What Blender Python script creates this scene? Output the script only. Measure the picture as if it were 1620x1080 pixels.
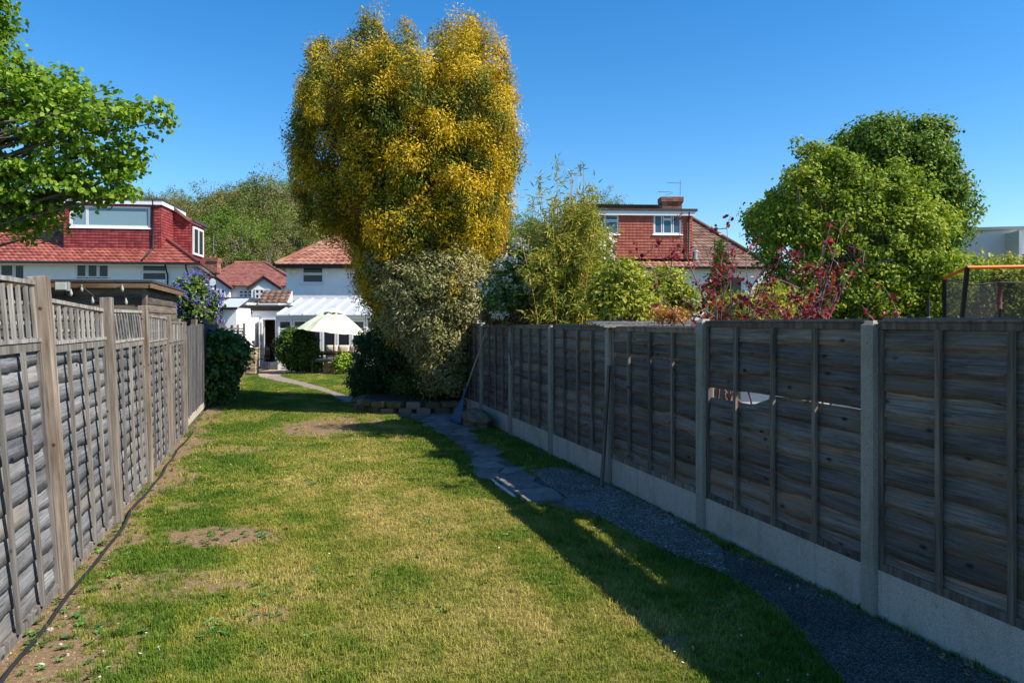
import bpy, math, random
import numpy as np
from mathutils import Vector, Matrix

for o in list(bpy.data.objects):
    bpy.data.objects.remove(o)
scene = bpy.context.scene
COL = scene.collection

# ------------------------------------------------------------------ camera, sky, sun, exposure
F, CX, HY, EYE = 1176.0, 810.0, 508.0, 1.86      # focal length (px of a 1620 px frame), horizon row, eye height
cam = bpy.data.cameras.new('camera')
cam.sensor_width = 36.0
cam.lens = F / 1620 * 36
cam.shift_y = -(540 - HY) / 1620
cam.clip_start = 0.05
cam.clip_end = 2000
cam_o = bpy.data.objects.new('camera', cam)
COL.objects.link(cam_o)
cam_o.location = (0, 0, EYE)
cam_o.rotation_euler = (math.radians(90), 0, 0)
scene.camera = cam_o

SUN = Vector((0.94, -0.315, 1.0)).normalized()
SUN_EL = math.asin(SUN.z)
SUN_AZ = math.atan2(SUN.x, SUN.y)
world = bpy.data.worlds.new('World')
scene.world = world
world.use_nodes = True
wn = world.node_tree.nodes
wl = world.node_tree.links
wn.clear()
sky = wn.new('ShaderNodeTexSky')
sky.sky_type = 'NISHITA'
sky.sun_disc = False
sky.sun_elevation = SUN_EL
sky.sun_rotation = SUN_AZ
sky.altitude = 0
sky.air_density = 1.0
sky.dust_density = 0.3
sky.ozone_density = 4.0
hs = wn.new('ShaderNodeHueSaturation')
hs.inputs['Saturation'].default_value = 1.34
bg = wn.new('ShaderNodeBackground')
bg.inputs['Strength'].default_value = 0.12
wo = wn.new('ShaderNodeOutputWorld')
wl.new(sky.outputs[0], hs.inputs['Color'])
wl.new(hs.outputs[0], bg.inputs['Color'])
wl.new(bg.outputs[0], wo.inputs['Surface'])
sun = bpy.data.lights.new('sun', 'SUN')
sun.energy = 5.0
sun.angle = math.radians(0.55)
sun.color = (1.0, 0.93, 0.82)
sun_o = bpy.data.objects.new('sun', sun)
COL.objects.link(sun_o)
sun_o.rotation_euler = SUN.to_track_quat('Z', 'Y').to_euler()
sun_o.location = (20, -8, 25)
vs = scene.view_settings
vs.view_transform = 'Standard'
vs.look = 'None'
vs.gamma = 1
vs.use_curve_mapping = False
vs.exposure = 0.72

# ------------------------------------------------------------------ helpers
rng = np.random.default_rng(11)
random.seed(5)

def P(px, py, Y):
    return Vector(((px - CX) / F * Y, Y, EYE + (HY - py) / F * Y))

def GP(px, py):
    Y = F * EYE / (py - HY)
    return Vector(((px - CX) / F * Y, Y, 0))

TH = math.atan((CX - 447) / F)
D = Vector((-math.sin(TH), math.cos(TH), 0))       # along the garden
N = Vector((math.cos(TH), math.sin(TH), 0))        # across it, to the right
def gd(t, s, z=0.0):
    return D * t + N * s + Vector((0, 0, z))

def tag(o, label=None, cat=None, group=None, kind=None):
    if label: o['label'] = label
    if cat: o['category'] = cat
    if group: o['group'] = group
    if kind: o['kind'] = kind
    return o

def thing(name, loc, label, cat, group=None):
    o = bpy.data.objects.new(name, None)
    o.empty_display_size = 0.1
    COL.objects.link(o)
    o.location = loc
    return tag(o, label, cat, group)

def root_loc(o):
    while o is not None and o.parent is not None:
        o = o.parent
    return Vector(o.location) if o is not None else Vector((0, 0, 0))

def link(name, me, mat, parent=None, M=None):
    """mesh in world coordinates (or local with matrix M) hung under parent"""
    o = bpy.data.objects.new(name, me)
    COL.objects.link(o)
    if mat is not None and len(me.materials) == 0:
        for m in (mat if isinstance(mat, (list, tuple)) else [mat]):
            me.materials.append(m)
    if parent is not None:
        o.parent = parent
        T = Matrix.Translation(-root_loc(parent))
        o.matrix_basis = T @ M if M is not None else T
        if parent.parent is not None:
            # parent part already carries the shift
            o.matrix_basis = parent.matrix_basis.inverted() @ o.matrix_basis
    elif M is not None:
        o.matrix_basis = M
    return o

class MB:
    def __init__(self):
        self.v = []; self.f = []; self.a = []; self.mi = []
    def add(self, vs, fs, a=0.0, mi=0):
        n = len(self.v)
        self.v.extend([tuple(x) for x in vs])
        for f in fs:
            self.f.append(tuple(i + n for i in f)); self.a.append(a); self.mi.append(mi)
        return self
    def quad(self, a, b, c, d, r=0.0, mi=0):
        return self.add([a, b, c, d], [(0, 1, 2, 3)], r, mi)
    def box(self, c, s, M=None, a=0.0, mi=0):
        hx, hy, hz = s[0] / 2, s[1] / 2, s[2] / 2
        c = Vector(c)
        vs = [c + Vector((x * hx, y * hy, z * hz)) for x in (-1, 1) for y in (-1, 1) for z in (-1, 1)]
        if M is not None: vs = [M @ v for v in vs]
        return self.add(vs, [(0, 1, 3, 2), (4, 6, 7, 5), (0, 4, 5, 1), (2, 3, 7, 6), (0, 2, 6, 4), (1, 5, 7, 3)], a, mi)
    def bar(self, p, q, w, h, up=(0, 0, 1), mi=0):
        p, q = Vector(p), Vector(q)
        d = (q - p); L = d.length; d.normalize()
        u = Vector(up)
        s = d.cross(u)
        if s.length < 1e-4: s = d.cross(Vector((1, 0, 0)))
        s.normalize(); u = s.cross(d)
        M = Matrix((d, s, u)).transposed().to_4x4(); M.translation = (p + q) / 2
        return self.box((0, 0, 0), (L, w, h), M, 0.0, mi)
    def tube(self, pts, rads, n=6, cap=True, mi=0):
        pts = [Vector(p) for p in pts]
        if not hasattr(rads, '__len__'): rads = [rads] * len(pts)
        vs = []; fs = []
        for i, p in enumerate(pts):
            d = pts[min(i + 1, len(pts) - 1)] - pts[max(i - 1, 0)]
            d.normalize()
            s = d.cross(Vector((0.13, 0.99, 0.05))) if abs(d.y) < 0.9 else d.cross(Vector((1, 0, 0)))
            s.normalize(); u = s.cross(d)
            for k in range(n):
                an = 2 * math.pi * k / n
                vs.append(p + (s * math.cos(an) + u * math.sin(an)) * rads[i])
        for i in range(len(pts) - 1):
            for k in range(n):
                fs.append((i * n + k, i * n + (k + 1) % n, (i + 1) * n + (k + 1) % n, (i + 1) * n + k))
        if cap:
            fs.append(tuple(range(n))); fs.append(tuple((len(pts) - 1) * n + k for k in reversed(range(n))))
        return self.add(vs, fs, 0.0, mi)
    def prism(self, poly, off, mi=0):
        """polygon (list of points) extruded by vector off"""
        n = len(poly); off = Vector(off)
        vs = [Vector(p) for p in poly] + [Vector(p) + off for p in poly]
        fs = [tuple(range(n)), tuple(reversed(range(n, 2 * n)))]
        for i in range(n):
            fs.append((i, i + n, (i + 1) % n + n, (i + 1) % n))
        return self.add(vs, fs, 0.0, mi)
    def mesh(self, name, smooth=False):
        me = bpy.data.meshes.new(name)
        me.from_pydata(self.v, [], self.f)
        if any(self.a):
            at = me.attributes.new('rnd', 'FLOAT', 'FACE')
            at.data.foreach_set('value', np.array(self.a, dtype=np.float32))
        if any(self.mi):
            me.polygons.foreach_set('material_index', np.array(self.mi, dtype=np.int32))
        if smooth:
            me.polygons.foreach_set('use_smooth', np.ones(len(self.f), dtype=bool))
        me.update()
        return me
    def build(self, name, mat, parent=None, smooth=False, bevel=0.0, M=None):
        me = self.mesh(name, smooth)
        o = link(name, me, mat, parent, M)
        if bevel:
            b = o.modifiers.new('bevel', 'BEVEL'); b.width = bevel; b.segments = 2; b.limit_method = 'ANGLE'
        return o

# ------------------------------------------------------------------ materials
def nodes(name):
    m = bpy.data.materials.new(name)
    m.use_nodes = True
    nt = m.node_tree
    nt.nodes.clear()
    out = nt.nodes.new('ShaderNodeOutputMaterial')
    b = nt.nodes.new('ShaderNodeBsdfPrincipled')
    nt.links.new(b.outputs[0], out.inputs['Surface'])
    return m, nt, b, out

def nd(nt, t, **kw):
    n = nt.nodes.new(t)
    for k, v in kw.items():
        if k.startswith('i_'):
            n.inputs[k[2:].replace('_', ' ')].default_value = v
        else:
            setattr(n, k, v)
    return n

def ramp(nt, src, stops):
    r = nt.nodes.new('ShaderNodeValToRGB')
    el = r.color_ramp.elements
    while len(el) > 1: el.remove(el[-1])
    el[0].position = stops[0][0]; el[0].color = (*stops[0][1], 1)
    for p, c in stops[1:]:
        e = el.new(p); e.color = (*c, 1)
    nt.links.new(src, r.inputs[0])
    return r

def mixc(nt, fac, a, b, mode='MIX'):
    m = nt.nodes.new('ShaderNodeMix'); m.data_type = 'RGBA'; m.blend_type = mode
    if isinstance(fac, (int, float)): m.inputs[0].default_value = fac
    else: nt.links.new(fac, m.inputs[0])
    for k, x in ((6, a), (7, b)):
        if isinstance(x, (tuple, list)): m.inputs[k].default_value = (*x, 1)
        else: nt.links.new(x, m.inputs[k])
    return m.outputs[2]

def bump(nt, b, src, strength, dist):
    bp = nt.nodes.new('ShaderNodeBump')
    bp.inputs['Strength'].default_value = strength
    bp.inputs['Distance'].default_value = dist
    nt.links.new(src, bp.inputs['Height'])
    nt.links.new(bp.outputs[0], b.inputs['Normal'])

def plain(name, c, rough=0.6, var=0.15, scale=3.0, bmp=0.0, bscale=60.0, metal=0.0, spec=0.3):
    """base colour with blotchy dirt and optional fine relief"""
    m, nt, b, out = nodes(name)
    tc = nd(nt, 'ShaderNodeNewGeometry')
    n1 = nd(nt, 'ShaderNodeTexNoise', i_Scale=scale, i_Detail=6.0, i_Roughness=0.6)
    nt.links.new(tc.outputs['Position'], n1.inputs['Vector'])
    d = tuple(x * (1 - var) for x in c); l = tuple(min(1, x * (1 + var * 0.7)) for x in c)
    r = ramp(nt, n1.outputs[0], [(0.3, d), (0.5, c), (0.7, l)])
    nt.links.new(r.outputs[0], b.inputs['Base Color'])
    b.inputs['Roughness'].default_value = rough
    b.inputs['Metallic'].default_value = metal
    b.inputs['Specular IOR Level'].default_value = spec
    if bmp:
        n2 = nd(nt, 'ShaderNodeTexNoise', i_Scale=bscale, i_Detail=4.0)
        nt.links.new(tc.outputs['Position'], n2.inputs['Vector'])
        bump(nt, b, n2.outputs[0], bmp, 0.01)
    return m

def wood(name, dark, mid, light, stretch=(2.2, 85, 85), knots=True, rough=0.85, stain=None):
    """weathered timber, grain along the object's own X axis"""
    m, nt, b, out = nodes(name)
    tc = nd(nt, 'ShaderNodeTexCoord')
    oi = nd(nt, 'ShaderNodeObjectInfo')
    add = nd(nt, 'ShaderNodeVectorMath', operation='ADD')
    mul = nd(nt, 'ShaderNodeVectorMath', operation='MULTIPLY')
    sc = nd(nt, 'ShaderNodeMath', operation='MULTIPLY'); sc.inputs[1].default_value = 71.0
    nt.links.new(oi.outputs['Random'], sc.inputs[0])
    nt.links.new(tc.outputs['Object'], add.inputs[0]); nt.links.new(sc.outputs[0], add.inputs[1])
    nt.links.new(add.outputs[0], mul.inputs[0]); mul.inputs[1].default_value = stretch
    w = nd(nt, 'ShaderNodeTexNoise', i_Scale=1.0, i_Detail=8.0, i_Roughness=0.66, i_Distortion=0.35)
    nt.links.new(mul.outputs[0], w.inputs['Vector'])
    r = ramp(nt, w.outputs[0], [(0.30, dark), (0.48, mid), (0.70, light)])
    blot = nd(nt, 'ShaderNodeTexNoise', i_Scale=1.0, i_Detail=3.0)
    mb_ = nd(nt, 'ShaderNodeVectorMath', operation='MULTIPLY'); mb_.inputs[1].default_value = tuple(1.6 if q < 5 else 9 for q in stretch)
    nt.links.new(add.outputs[0], mb_.inputs[0]); nt.links.new(mb_.outputs[0], blot.inputs['Vector'])
    br = ramp(nt, blot.outputs[0], [(0.32, (0.62, 0.60, 0.58)), (0.55, (1, 1, 1)), (0.75, (1.18, 1.15, 1.1))])
    col = mixc(nt, 1.0, r.outputs[0], br.outputs[0], 'MULTIPLY')
    if stain is not None:
        sn = nd(nt, 'ShaderNodeTexNoise', i_Scale=1.7, i_Detail=5.0)
        nt.links.new(add.outputs[0], sn.inputs['Vector'])
        sr = ramp(nt, sn.outputs[0], [(0.5, (0, 0, 0)), (0.72, (0.75, 0.75, 0.75))])
        col = mixc(nt, sr.outputs[0], col, stain)
    if knots:
        vo = nd(nt, 'ShaderNodeTexVoronoi', i_Scale=1.0)
        m2 = nd(nt, 'ShaderNodeVectorMath', operation='MULTIPLY'); m2.inputs[1].default_value = (3.2, 7, 7)
        nt.links.new(add.outputs[0], m2.inputs[0]); nt.links.new(m2.outputs[0], vo.inputs['Vector'])
        kr = ramp(nt, vo.outputs['Distance'], [(0.05, (1, 1, 1)), (0.13, (0, 0, 0))])
        col = mixc(nt, kr.outputs[0], col, tuple(x * 0.45 for x in dark))
    # board to board tone
    tr = ramp(nt, oi.outputs['Random'], [(0, (0.66, 0.67, 0.69)), (0.5, (0.95, 0.95, 0.95)), (1, (1.26, 1.22, 1.16))])
    col = mixc(nt, 1.0, col, tr.outputs[0], 'MULTIPLY')
    nt.links.new(col, b.inputs['Base Color'])
    b.inputs['Roughness'].default_value = rough
    b.inputs['Specular IOR Level'].default_value = 0.2
    bump(nt, b, w.outputs[0], 0.5, 0.006)
    return m

def leafmat(name, stops, trans=0.35, rough=0.45, scale=1.2, tip=None, spec=0.18):
    """stops: colours over leaf-to-leaf variation; tip: other colours blended by the mesh attribute 'tip'"""
    m, nt, b, out = nodes(name)
    g = nd(nt, 'ShaderNodeNewGeometry')
    n1 = nd(nt, 'ShaderNodeTexNoise', i_Scale=scale, i_Detail=3.0)
    nt.links.new(g.outputs['Position'], n1.inputs['Vector'])
    mm = nd(nt, 'ShaderNodeMath', operation='MULTIPLY_ADD'); mm.inputs[1].default_value = 0.75; mm.inputs[2].default_value = -0.28
    nt.links.new(g.outputs['Random Per Island'], mm.inputs[0])
    ad = nd(nt, 'ShaderNodeMath', operation='ADD'); nt.links.new(mm.outputs[0], ad.inputs[0]); nt.links.new(n1.outputs[0], ad.inputs[1])
    k = len(stops)
    r = ramp(nt, ad.outputs[0], [(0.15 + 0.8 * i / max(1, k - 1), c) for i, c in enumerate(stops)])
    col = r.outputs[0]
    if tip:
        k = len(tip)
        r2 = ramp(nt, ad.outputs[0], [(0.15 + 0.8 * i / max(1, k - 1), c) for i, c in enumerate(tip)])
        at = nd(nt, 'ShaderNodeAttribute', attribute_name='tip')
        col = mixc(nt, at.outputs['Fac'], col, r2.outputs[0])
    nt.links.new(col, b.inputs['Base Color'])
    b.inputs['Roughness'].default_value = rough
    b.inputs['Specular IOR Level'].default_value = spec
    t = nd(nt, 'ShaderNodeBsdfTranslucent')
    tcx = mixc(nt, 1.0, col, (1.25, 1.2, 0.55), 'MULTIPLY')
    nt.links.new(tcx, t.inputs['Color'])
    mx = nd(nt, 'ShaderNodeMixShader'); mx.inputs[0].default_value = trans
    nt.links.new(b.outputs[0], mx.inputs[1]); nt.links.new(t.outputs[0], mx.inputs[2])
    nt.links.new(mx.outputs[0], out.inputs['Surface'])
    return m

def tilemat(name, dark, mid, light, rough=0.6, moss=None, streak=0.0):
    m, nt, b, out = nodes(name)
    at = nd(nt, 'ShaderNodeAttribute', attribute_name='rnd')
    g = nd(nt, 'ShaderNodeNewGeometry')
    n1 = nd(nt, 'ShaderNodeTexNoise', i_Scale=2.0, i_Detail=6.0)
    nt.links.new(g.outputs['Position'], n1.inputs['Vector'])
    a2 = nd(nt, 'ShaderNodeMath', operation='MULTIPLY_ADD'); a2.inputs[1].default_value = 0.6; a2.inputs[2].default_value = -0.3
    nt.links.new(at.outputs['Fac'], a2.inputs[0])
    ad = nd(nt, 'ShaderNodeMath', operation='ADD'); nt.links.new(a2.outputs[0], ad.inputs[0]); nt.links.new(n1.outputs[0], ad.inputs[1])
    r = ramp(nt, ad.outputs[0], [(0.2, dark), (0.5, mid), (0.8, light)])
    col = r.outputs[0]
    if moss:
        n2 = nd(nt, 'ShaderNodeTexNoise', i_Scale=1.3, i_Detail=7.0)
        nt.links.new(g.outputs['Position'], n2.inputs['Vector'])
        mr = ramp(nt, n2.outputs[0], [(0.55, (0, 0, 0)), (0.7, (0.7, 0.7, 0.7))])
        col = mixc(nt, mr.outputs[0], col, moss)
    nt.links.new(col, b.inputs['Base Color'])
    b.inputs['Roughness'].default_value = rough
    b.inputs['Specular IOR Level'].default_value = 0.3
    return m

def glassmat(name, c=(0.02, 0.03, 0.04), rough=0.06):
    m, nt, b, out = nodes(name)
    b.inputs['Base Color'].default_value = (*c, 1)
    b.inputs['Roughness'].default_value = rough
    b.inputs['Specular IOR Level'].default_value = 0.3
    return m

M_ = {}
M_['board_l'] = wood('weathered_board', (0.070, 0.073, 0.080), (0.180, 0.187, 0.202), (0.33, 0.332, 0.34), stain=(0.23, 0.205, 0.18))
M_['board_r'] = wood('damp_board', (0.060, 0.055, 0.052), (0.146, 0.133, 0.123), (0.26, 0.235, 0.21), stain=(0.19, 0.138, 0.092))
M_['post_wood'] = wood('post_timber', (0.085, 0.068, 0.054), (0.20, 0.165, 0.132), (0.34, 0.30, 0.25), stretch=(28, 28, 1.6))
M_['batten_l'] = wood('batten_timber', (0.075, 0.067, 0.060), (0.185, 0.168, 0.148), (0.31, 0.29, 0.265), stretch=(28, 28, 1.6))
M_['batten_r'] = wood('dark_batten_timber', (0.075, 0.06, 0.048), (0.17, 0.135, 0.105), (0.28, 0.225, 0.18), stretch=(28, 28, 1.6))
M_['slat'] = wood('trellis_timber', (0.11, 0.10, 0.09), (0.27, 0.255, 0.235), (0.43, 0.41, 0.385), stretch=(28, 28, 1.6), knots=False)
M_['shed'] = wood('shed_timber', (0.05, 0.04, 0.032), (0.135, 0.11, 0.088), (0.24, 0.205, 0.17))
M_['shed_trim'] = wood('shed_trim_timber', (0.10, 0.065, 0.035), (0.19, 0.12, 0.07), (0.27, 0.18, 0.11))
def weathered(name, base, algae, dark):
    """cast concrete: aggregate specks, algae blotches and rain streaks"""
    m, nt, b, out = nodes(name)
    g = nd(nt, 'ShaderNodeNewGeometry')
    def noise(scale, detail=5.0, stretch=None):
        n = nd(nt, 'ShaderNodeTexNoise', i_Scale=scale, i_Detail=detail, i_Roughness=0.65)
        if stretch:
            mu = nd(nt, 'ShaderNodeVectorMath', operation='MULTIPLY'); mu.inputs[1].default_value = stretch
            nt.links.new(g.outputs['Position'], mu.inputs[0]); nt.links.new(mu.outputs[0], n.inputs['Vector'])
        else: nt.links.new(g.outputs['Position'], n.inputs['Vector'])
        return n.outputs[0]
    r = ramp(nt, noise(120, 2), [(0.3, tuple(x * .7 for x in base)), (0.5, base), (0.7, tuple(min(1, x * 1.25) for x in base))])
    col = mixc(nt, ramp(nt, noise(2.2, 6), [(0.48, (0, 0, 0)), (0.66, (.7, .7, .7))]).outputs[0], r.outputs[0], algae)
    col = mixc(nt, ramp(nt, noise(1.0, 4, (9, 9, .8)), [(0.52, (0, 0, 0)), (0.72, (.65, .65, .65))]).outputs[0], col, dark)
    col = mixc(nt, ramp(nt, noise(26, 3), [(0.62, (0, 0, 0)), (0.70, (.55, .55, .55))]).outputs[0], col, tuple(x * .45 for x in base))
    nt.links.new(col, b.inputs['Base Color']); b.inputs['Roughness'].default_value = 0.92; b.inputs['Specular IOR Level'].default_value = 0.2
    bump(nt, b, noise(150, 3), 0.7, 0.008)
    return m
M_['concrete'] = weathered('concrete_post', (0.33, 0.295, 0.245), (0.20, 0.20, 0.115), (0.17, 0.145, 0.12))
M_['gravel_board'] = weathered('gravel_board_concrete', (0.50, 0.44, 0.37), (0.33, 0.29, 0.20), (0.31, 0.255, 0.20))
M_['render'] = plain('white_render', (0.72, 0.72, 0.71), 0.8, 0.06, 1.5, 0.5, 25)
M_['render_rough'] = plain('rough_white_render', (0.74, 0.74, 0.73), 0.85, 0.08, 2.0, 1.0, 9)
M_['upvc'] = plain('white_frame', (0.74, 0.74, 0.74), 0.35, 0.03)
M_['glass'] = glassmat('window_glass')
M_['glass_blue'] = glassmat('frosted_window_glass', (0.20, 0.31, 0.36), 0.2)
M_['black'] = plain('black_plastic', (0.022, 0.022, 0.024), 0.5, 0.2)
M_['felt'] = plain('roof_felt', (0.055, 0.055, 0.06), 0.85, 0.3, 4.0, 0.4, 80)
M_['fascia'] = plain('dark_fascia', (0.05, 0.04, 0.035), 0.6, 0.2)
M_['tile_red'] = tilemat('red_roof_tile', (0.20, 0.055, 0.042), (0.275, 0.075, 0.055), (0.35, 0.115, 0.085))
M_['hang_red'] = tilemat('red_hanging_tile', (0.165, 0.025, 0.025), (0.23, 0.036, 0.035), (0.30, 0.060, 0.052))
M_['hang_orange'] = tilemat('orange_hanging_tile', (0.30, 0.068, 0.042), (0.36, 0.088, 0.052), (0.42, 0.12, 0.075))
M_['tile_brown'] = tilemat('brown_roof_tile', (0.12, 0.068, 0.048), (0.18, 0.105, 0.075), (0.25, 0.155, 0.115), moss=(0.20, 0.17, 0.10))
M_['tile_orange'] = tilemat('weathered_clay_tile', (0.20, 0.075, 0.05), (0.285, 0.115, 0.078), (0.37, 0.18, 0.12), moss=(0.28, 0.19, 0.11))
M_['tile_maroon'] = tilemat('maroon_roof_tile', (0.17, 0.058, 0.045), (0.235, 0.085, 0.062), (0.29, 0.12, 0.09), moss=(0.24, 0.13, 0.07))
M_['brick'] = tilemat('chimney_brick', (0.20, 0.07, 0.045), (0.30, 0.12, 0.075), (0.38, 0.18, 0.12), moss=(0.16, 0.13, 0.08))
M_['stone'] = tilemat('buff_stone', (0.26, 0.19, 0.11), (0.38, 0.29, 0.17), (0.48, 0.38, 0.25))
M_['bark'] = plain('bark', (0.13, 0.10, 0.075), 0.9, 0.4, 8.0, 0.8, 40)
M_['bark_grey'] = plain('grey_bark', (0.20, 0.17, 0.14), 0.9, 0.35, 8.0, 0.8, 40)
M_['twig_red'] = plain('purple_twig', (0.20, 0.13, 0.12), 0.8, 0.3, 8.0)
M_['steel'] = plain('galvanised_steel', (0.45, 0.46, 0.47), 0.4, 0.15, 5.0, metal=0.8)
M_['door_wood'] = plain('dark_brown_wood', (0.10, 0.045, 0.025), 0.5, 0.3, 6.0)
M_['table_wood'] = plain('varnished_table_wood', (0.20, 0.105, 0.06), 0.5, 0.3, 9.0)
M_['canvas'] = plain('pale_lime_canvas', (0.62, 0.64, 0.43), 0.85, 0.06, 2.0)
M_['cushion'] = plain('beige_cushion_fabric', (0.62, 0.53, 0.42), 0.95, 0.12, 12.0)
M_['polycarb'] = plain('polycarbonate_sheet', (0.44, 0.47, 0.52), 0.45, 0.08, 2.0)
# ------------------------------------------------------------------ terrain
def vnoise(x, y, seed, cell):
    r = np.random.default_rng(seed).random((256, 256))
    x = np.asarray(x) / cell + 1000; y = np.asarray(y) / cell + 1000
    xi = np.floor(x).astype(int); yi = np.floor(y).astype(int)
    fx = x - xi; fy = y - yi
    fx = fx * fx * (3 - 2 * fx); fy = fy * fy * (3 - 2 * fy)
    a = r[xi % 256, yi % 256]; b = r[(xi + 1) % 256, yi % 256]
    c = r[xi % 256, (yi + 1) % 256]; d = r[(xi + 1) % 256, (yi + 1) % 256]
    return (a * (1 - fx) + b * fx) * (1 - fy) + (c * (1 - fx) + d * fx) * fy
def fbm(x, y, seed, cell, oct=4):
    s = 0; w = 0; a = 1.0
    for i in range(oct):
        s = s + a * vnoise(x, y, seed + i, cell / 2 ** i); w += a; a *= 0.55
    return s / w

def hill(x, y):
    x = np.asarray(x, dtype=float); y = np.asarray(y, dtype=float)
    px = CX + F * x / np.maximum(y, 20)
    h = np.interp(px, [-800, 0, 200, 300, 420, 500, 830, 970, 1100, 1250, 1620, 2400], [8, 13, 15, 14, 17.5, 15, 11.5, 14.5, 6, 3, 2, 2])
    k = np.clip((y - 62) / 78, 0, 1); k = k * k * (3 - 2 * k)
    return h * k - 0.03

xs = np.concatenate([np.linspace(-900, -160, 12), np.linspace(-150, 150, 76), np.linspace(160, 900, 12)])
ys = np.concatenate([np.linspace(-60, 50, 6), np.linspace(56, 200, 48), np.linspace(240, 1300, 8)])
X, Y = np.meshgrid(xs, ys)
Z = hill(X, Y)
mb = MB()
mb.v = [tuple(p) for p in np.stack([X.ravel(), Y.ravel(), Z.ravel()], 1)]
w_ = len(xs)
mb.f = [(j * w_ + i, j * w_ + i + 1, (j + 1) * w_ + i + 1, (j + 1) * w_ + i) for j in range(len(ys) - 1) for i in range(w_ - 1)]
mb.a = [0] * len(mb.f); mb.mi = [0] * len(mb.f)
tag(mb.build('ground', plain('garden_earth', (0.085, 0.085, 0.035), 0.95, 0.5, 0.6, 0.5, 8), smooth=True), kind='structure')

# ------------------------------------------------------------------ lawn
S_L, S_R = -1.52, 3.56
def ell_mask(x, y, px, py, rx, ry, soft=0.5):
    c = GP(px, py)
    m = F / c.y
    rxm = rx / m
    rym = abs(GP(px, py - ry).y - GP(px, py + ry).y) / 2
    d = np.sqrt(((x - c.x) / rxm) ** 2 + ((y - c.y) / rym) ** 2)
    d = d + 1.3 * (fbm(x, y, 77, 0.4, 5) - 0.5) + 0.8 * (fbm(x, y, 79, 0.10, 2) - 0.5)
    return np.clip((1.0 + soft - d) / soft, 0, 1)
BARE = [(520, 674, 62, 13, .9), (385, 657, 45, 9, .6), (335, 848, 80, 13, .95), (255, 925, 95, 22, .72), (110, 1030, 110, 50, .62), (60, 1060, 80, 60, .8),
        (300, 800, 40, 8, .6), (420, 975, 35, 12, .6), (205, 775, 40, 10, .7), (1065, 1012, 22, 9, .8), (1270, 1040, 14, 9, .7), (590, 655, 30, 6, .5),
        (165, 845, 30, 16, .7), (365, 712, 40, 6, .7), (225, 690, 30, 8, .5), (660, 730, 15, 4, .4)]
def bare_mask(x, y):
    b = np.zeros_like(x)
    for px, py, rx, ry, k in BARE:
        b = np.maximum(b, k * ell_mask(x, y, px, py, rx, ry))
    s = x * N.x + y * N.y
    edge = np.clip((-1.08 - s + 0.75 * (fbm(x, y, 5, 0.5, 5) - 0.40)) / 0.22, 0, 1) * np.clip((y + 1.0) / 3.0, 0, 1)
    return np.maximum(b, edge * 0.9)
def dry_mask(x, y):
    t = x * D.x + y * D.y; s = x * N.x + y * N.y
    base = np.interp(s, [-1.5, -0.6, 0.0, 0.9, 1.6, 2.6, 3.5], [0.18, 0.15, 0.37, 0.54, 0.48, 0.18, 0.10])
    base = base * np.interp(t, [0, 9, 13, 18, 30], [1, 1, 0.8, 0.45, 0.5])
    return np.clip(base + 0.75 * (fbm(x + .3 * y, y - .2 * x, 31, 0.9, 5) - 0.5) + 0.65 * (fbm(x * .8 - y * .6, x * .6 + y * .8, 35, 0.22, 3) - 0.5) + 0.55 * (fbm(s * 3, t * 0.5, 41, 0.9) - 0.5), 0, 1)
def lawn_z(x, y):
    return 0.03 * (fbm(x, y, 91, 1.6, 3) - 0.5)

# path outlines, laid out on the ground
def ground_poly(pts): return [GP(*p) for p in pts]
ASPH = ground_poly([(1150, 912), (1225, 960), (1290, 1030), (1335, 1080)]) + [gd(1.5, 2.62), gd(0.3, 2.6), gd(0.3, 3.53), gd(3.0, 3.53), gd(4.62, 3.53), gd(5.30, 3.42)]
CONC = ground_poly([(838, 746), (872, 772), (925, 806), (990, 842), (1060, 876), (1150, 912)]) + [gd(5.28, 3.42), gd(6.2, 3.53), gd(8.0, 3.53), gd(9.05, 3.42)] + ground_poly([(905, 741), (868, 741)])
CRAZY_L = ground_poly([(985, 838), (905, 806), (845, 797), (800, 782), (762, 756), (735, 716), (705, 690), (668, 668), (630, 658), (590, 648), (556, 638), (520, 628)])
CRAZY_R = ground_poly([(960, 829), (905, 790), (868, 768), (836, 750), (790, 722), (765, 706), (742, 684), (760, 668), (690, 650), (640, 638), (590, 634), (545, 625)])
def inside(poly, x, y):
    r = np.zeros(np.shape(x), bool)
    n = len(poly)
    for i in range(n):
        a, b = poly[i], poly[(i + 1) % n]
        c = ((a.y > y) != (b.y > y)) & (x < (b.x - a.x) * (y - a.y) / (b.y - a.y + 1e-12) + a.x)
        r ^= c
    return r
CRAZY = CRAZY_L + CRAZY_R[::-1]
FARP_L = ground_poly([(548, 634), (500, 617), (455, 606), (412, 598), (415, 592)])
FARP_R = ground_poly([(560, 630), (515, 614), (478, 604), (446, 596), (446, 589)])
FARP = FARP_L + FARP_R[::-1]
PATIO = ground_poly([(408, 597), (452, 592), (452, 574), (408, 574)])
def on_path(x, y):
    return inside(ASPH, x, y) | inside(CONC, x, y) | inside(CRAZY, x, y) | inside(FARP, x, y) | inside(PATIO, x, y)

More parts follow.
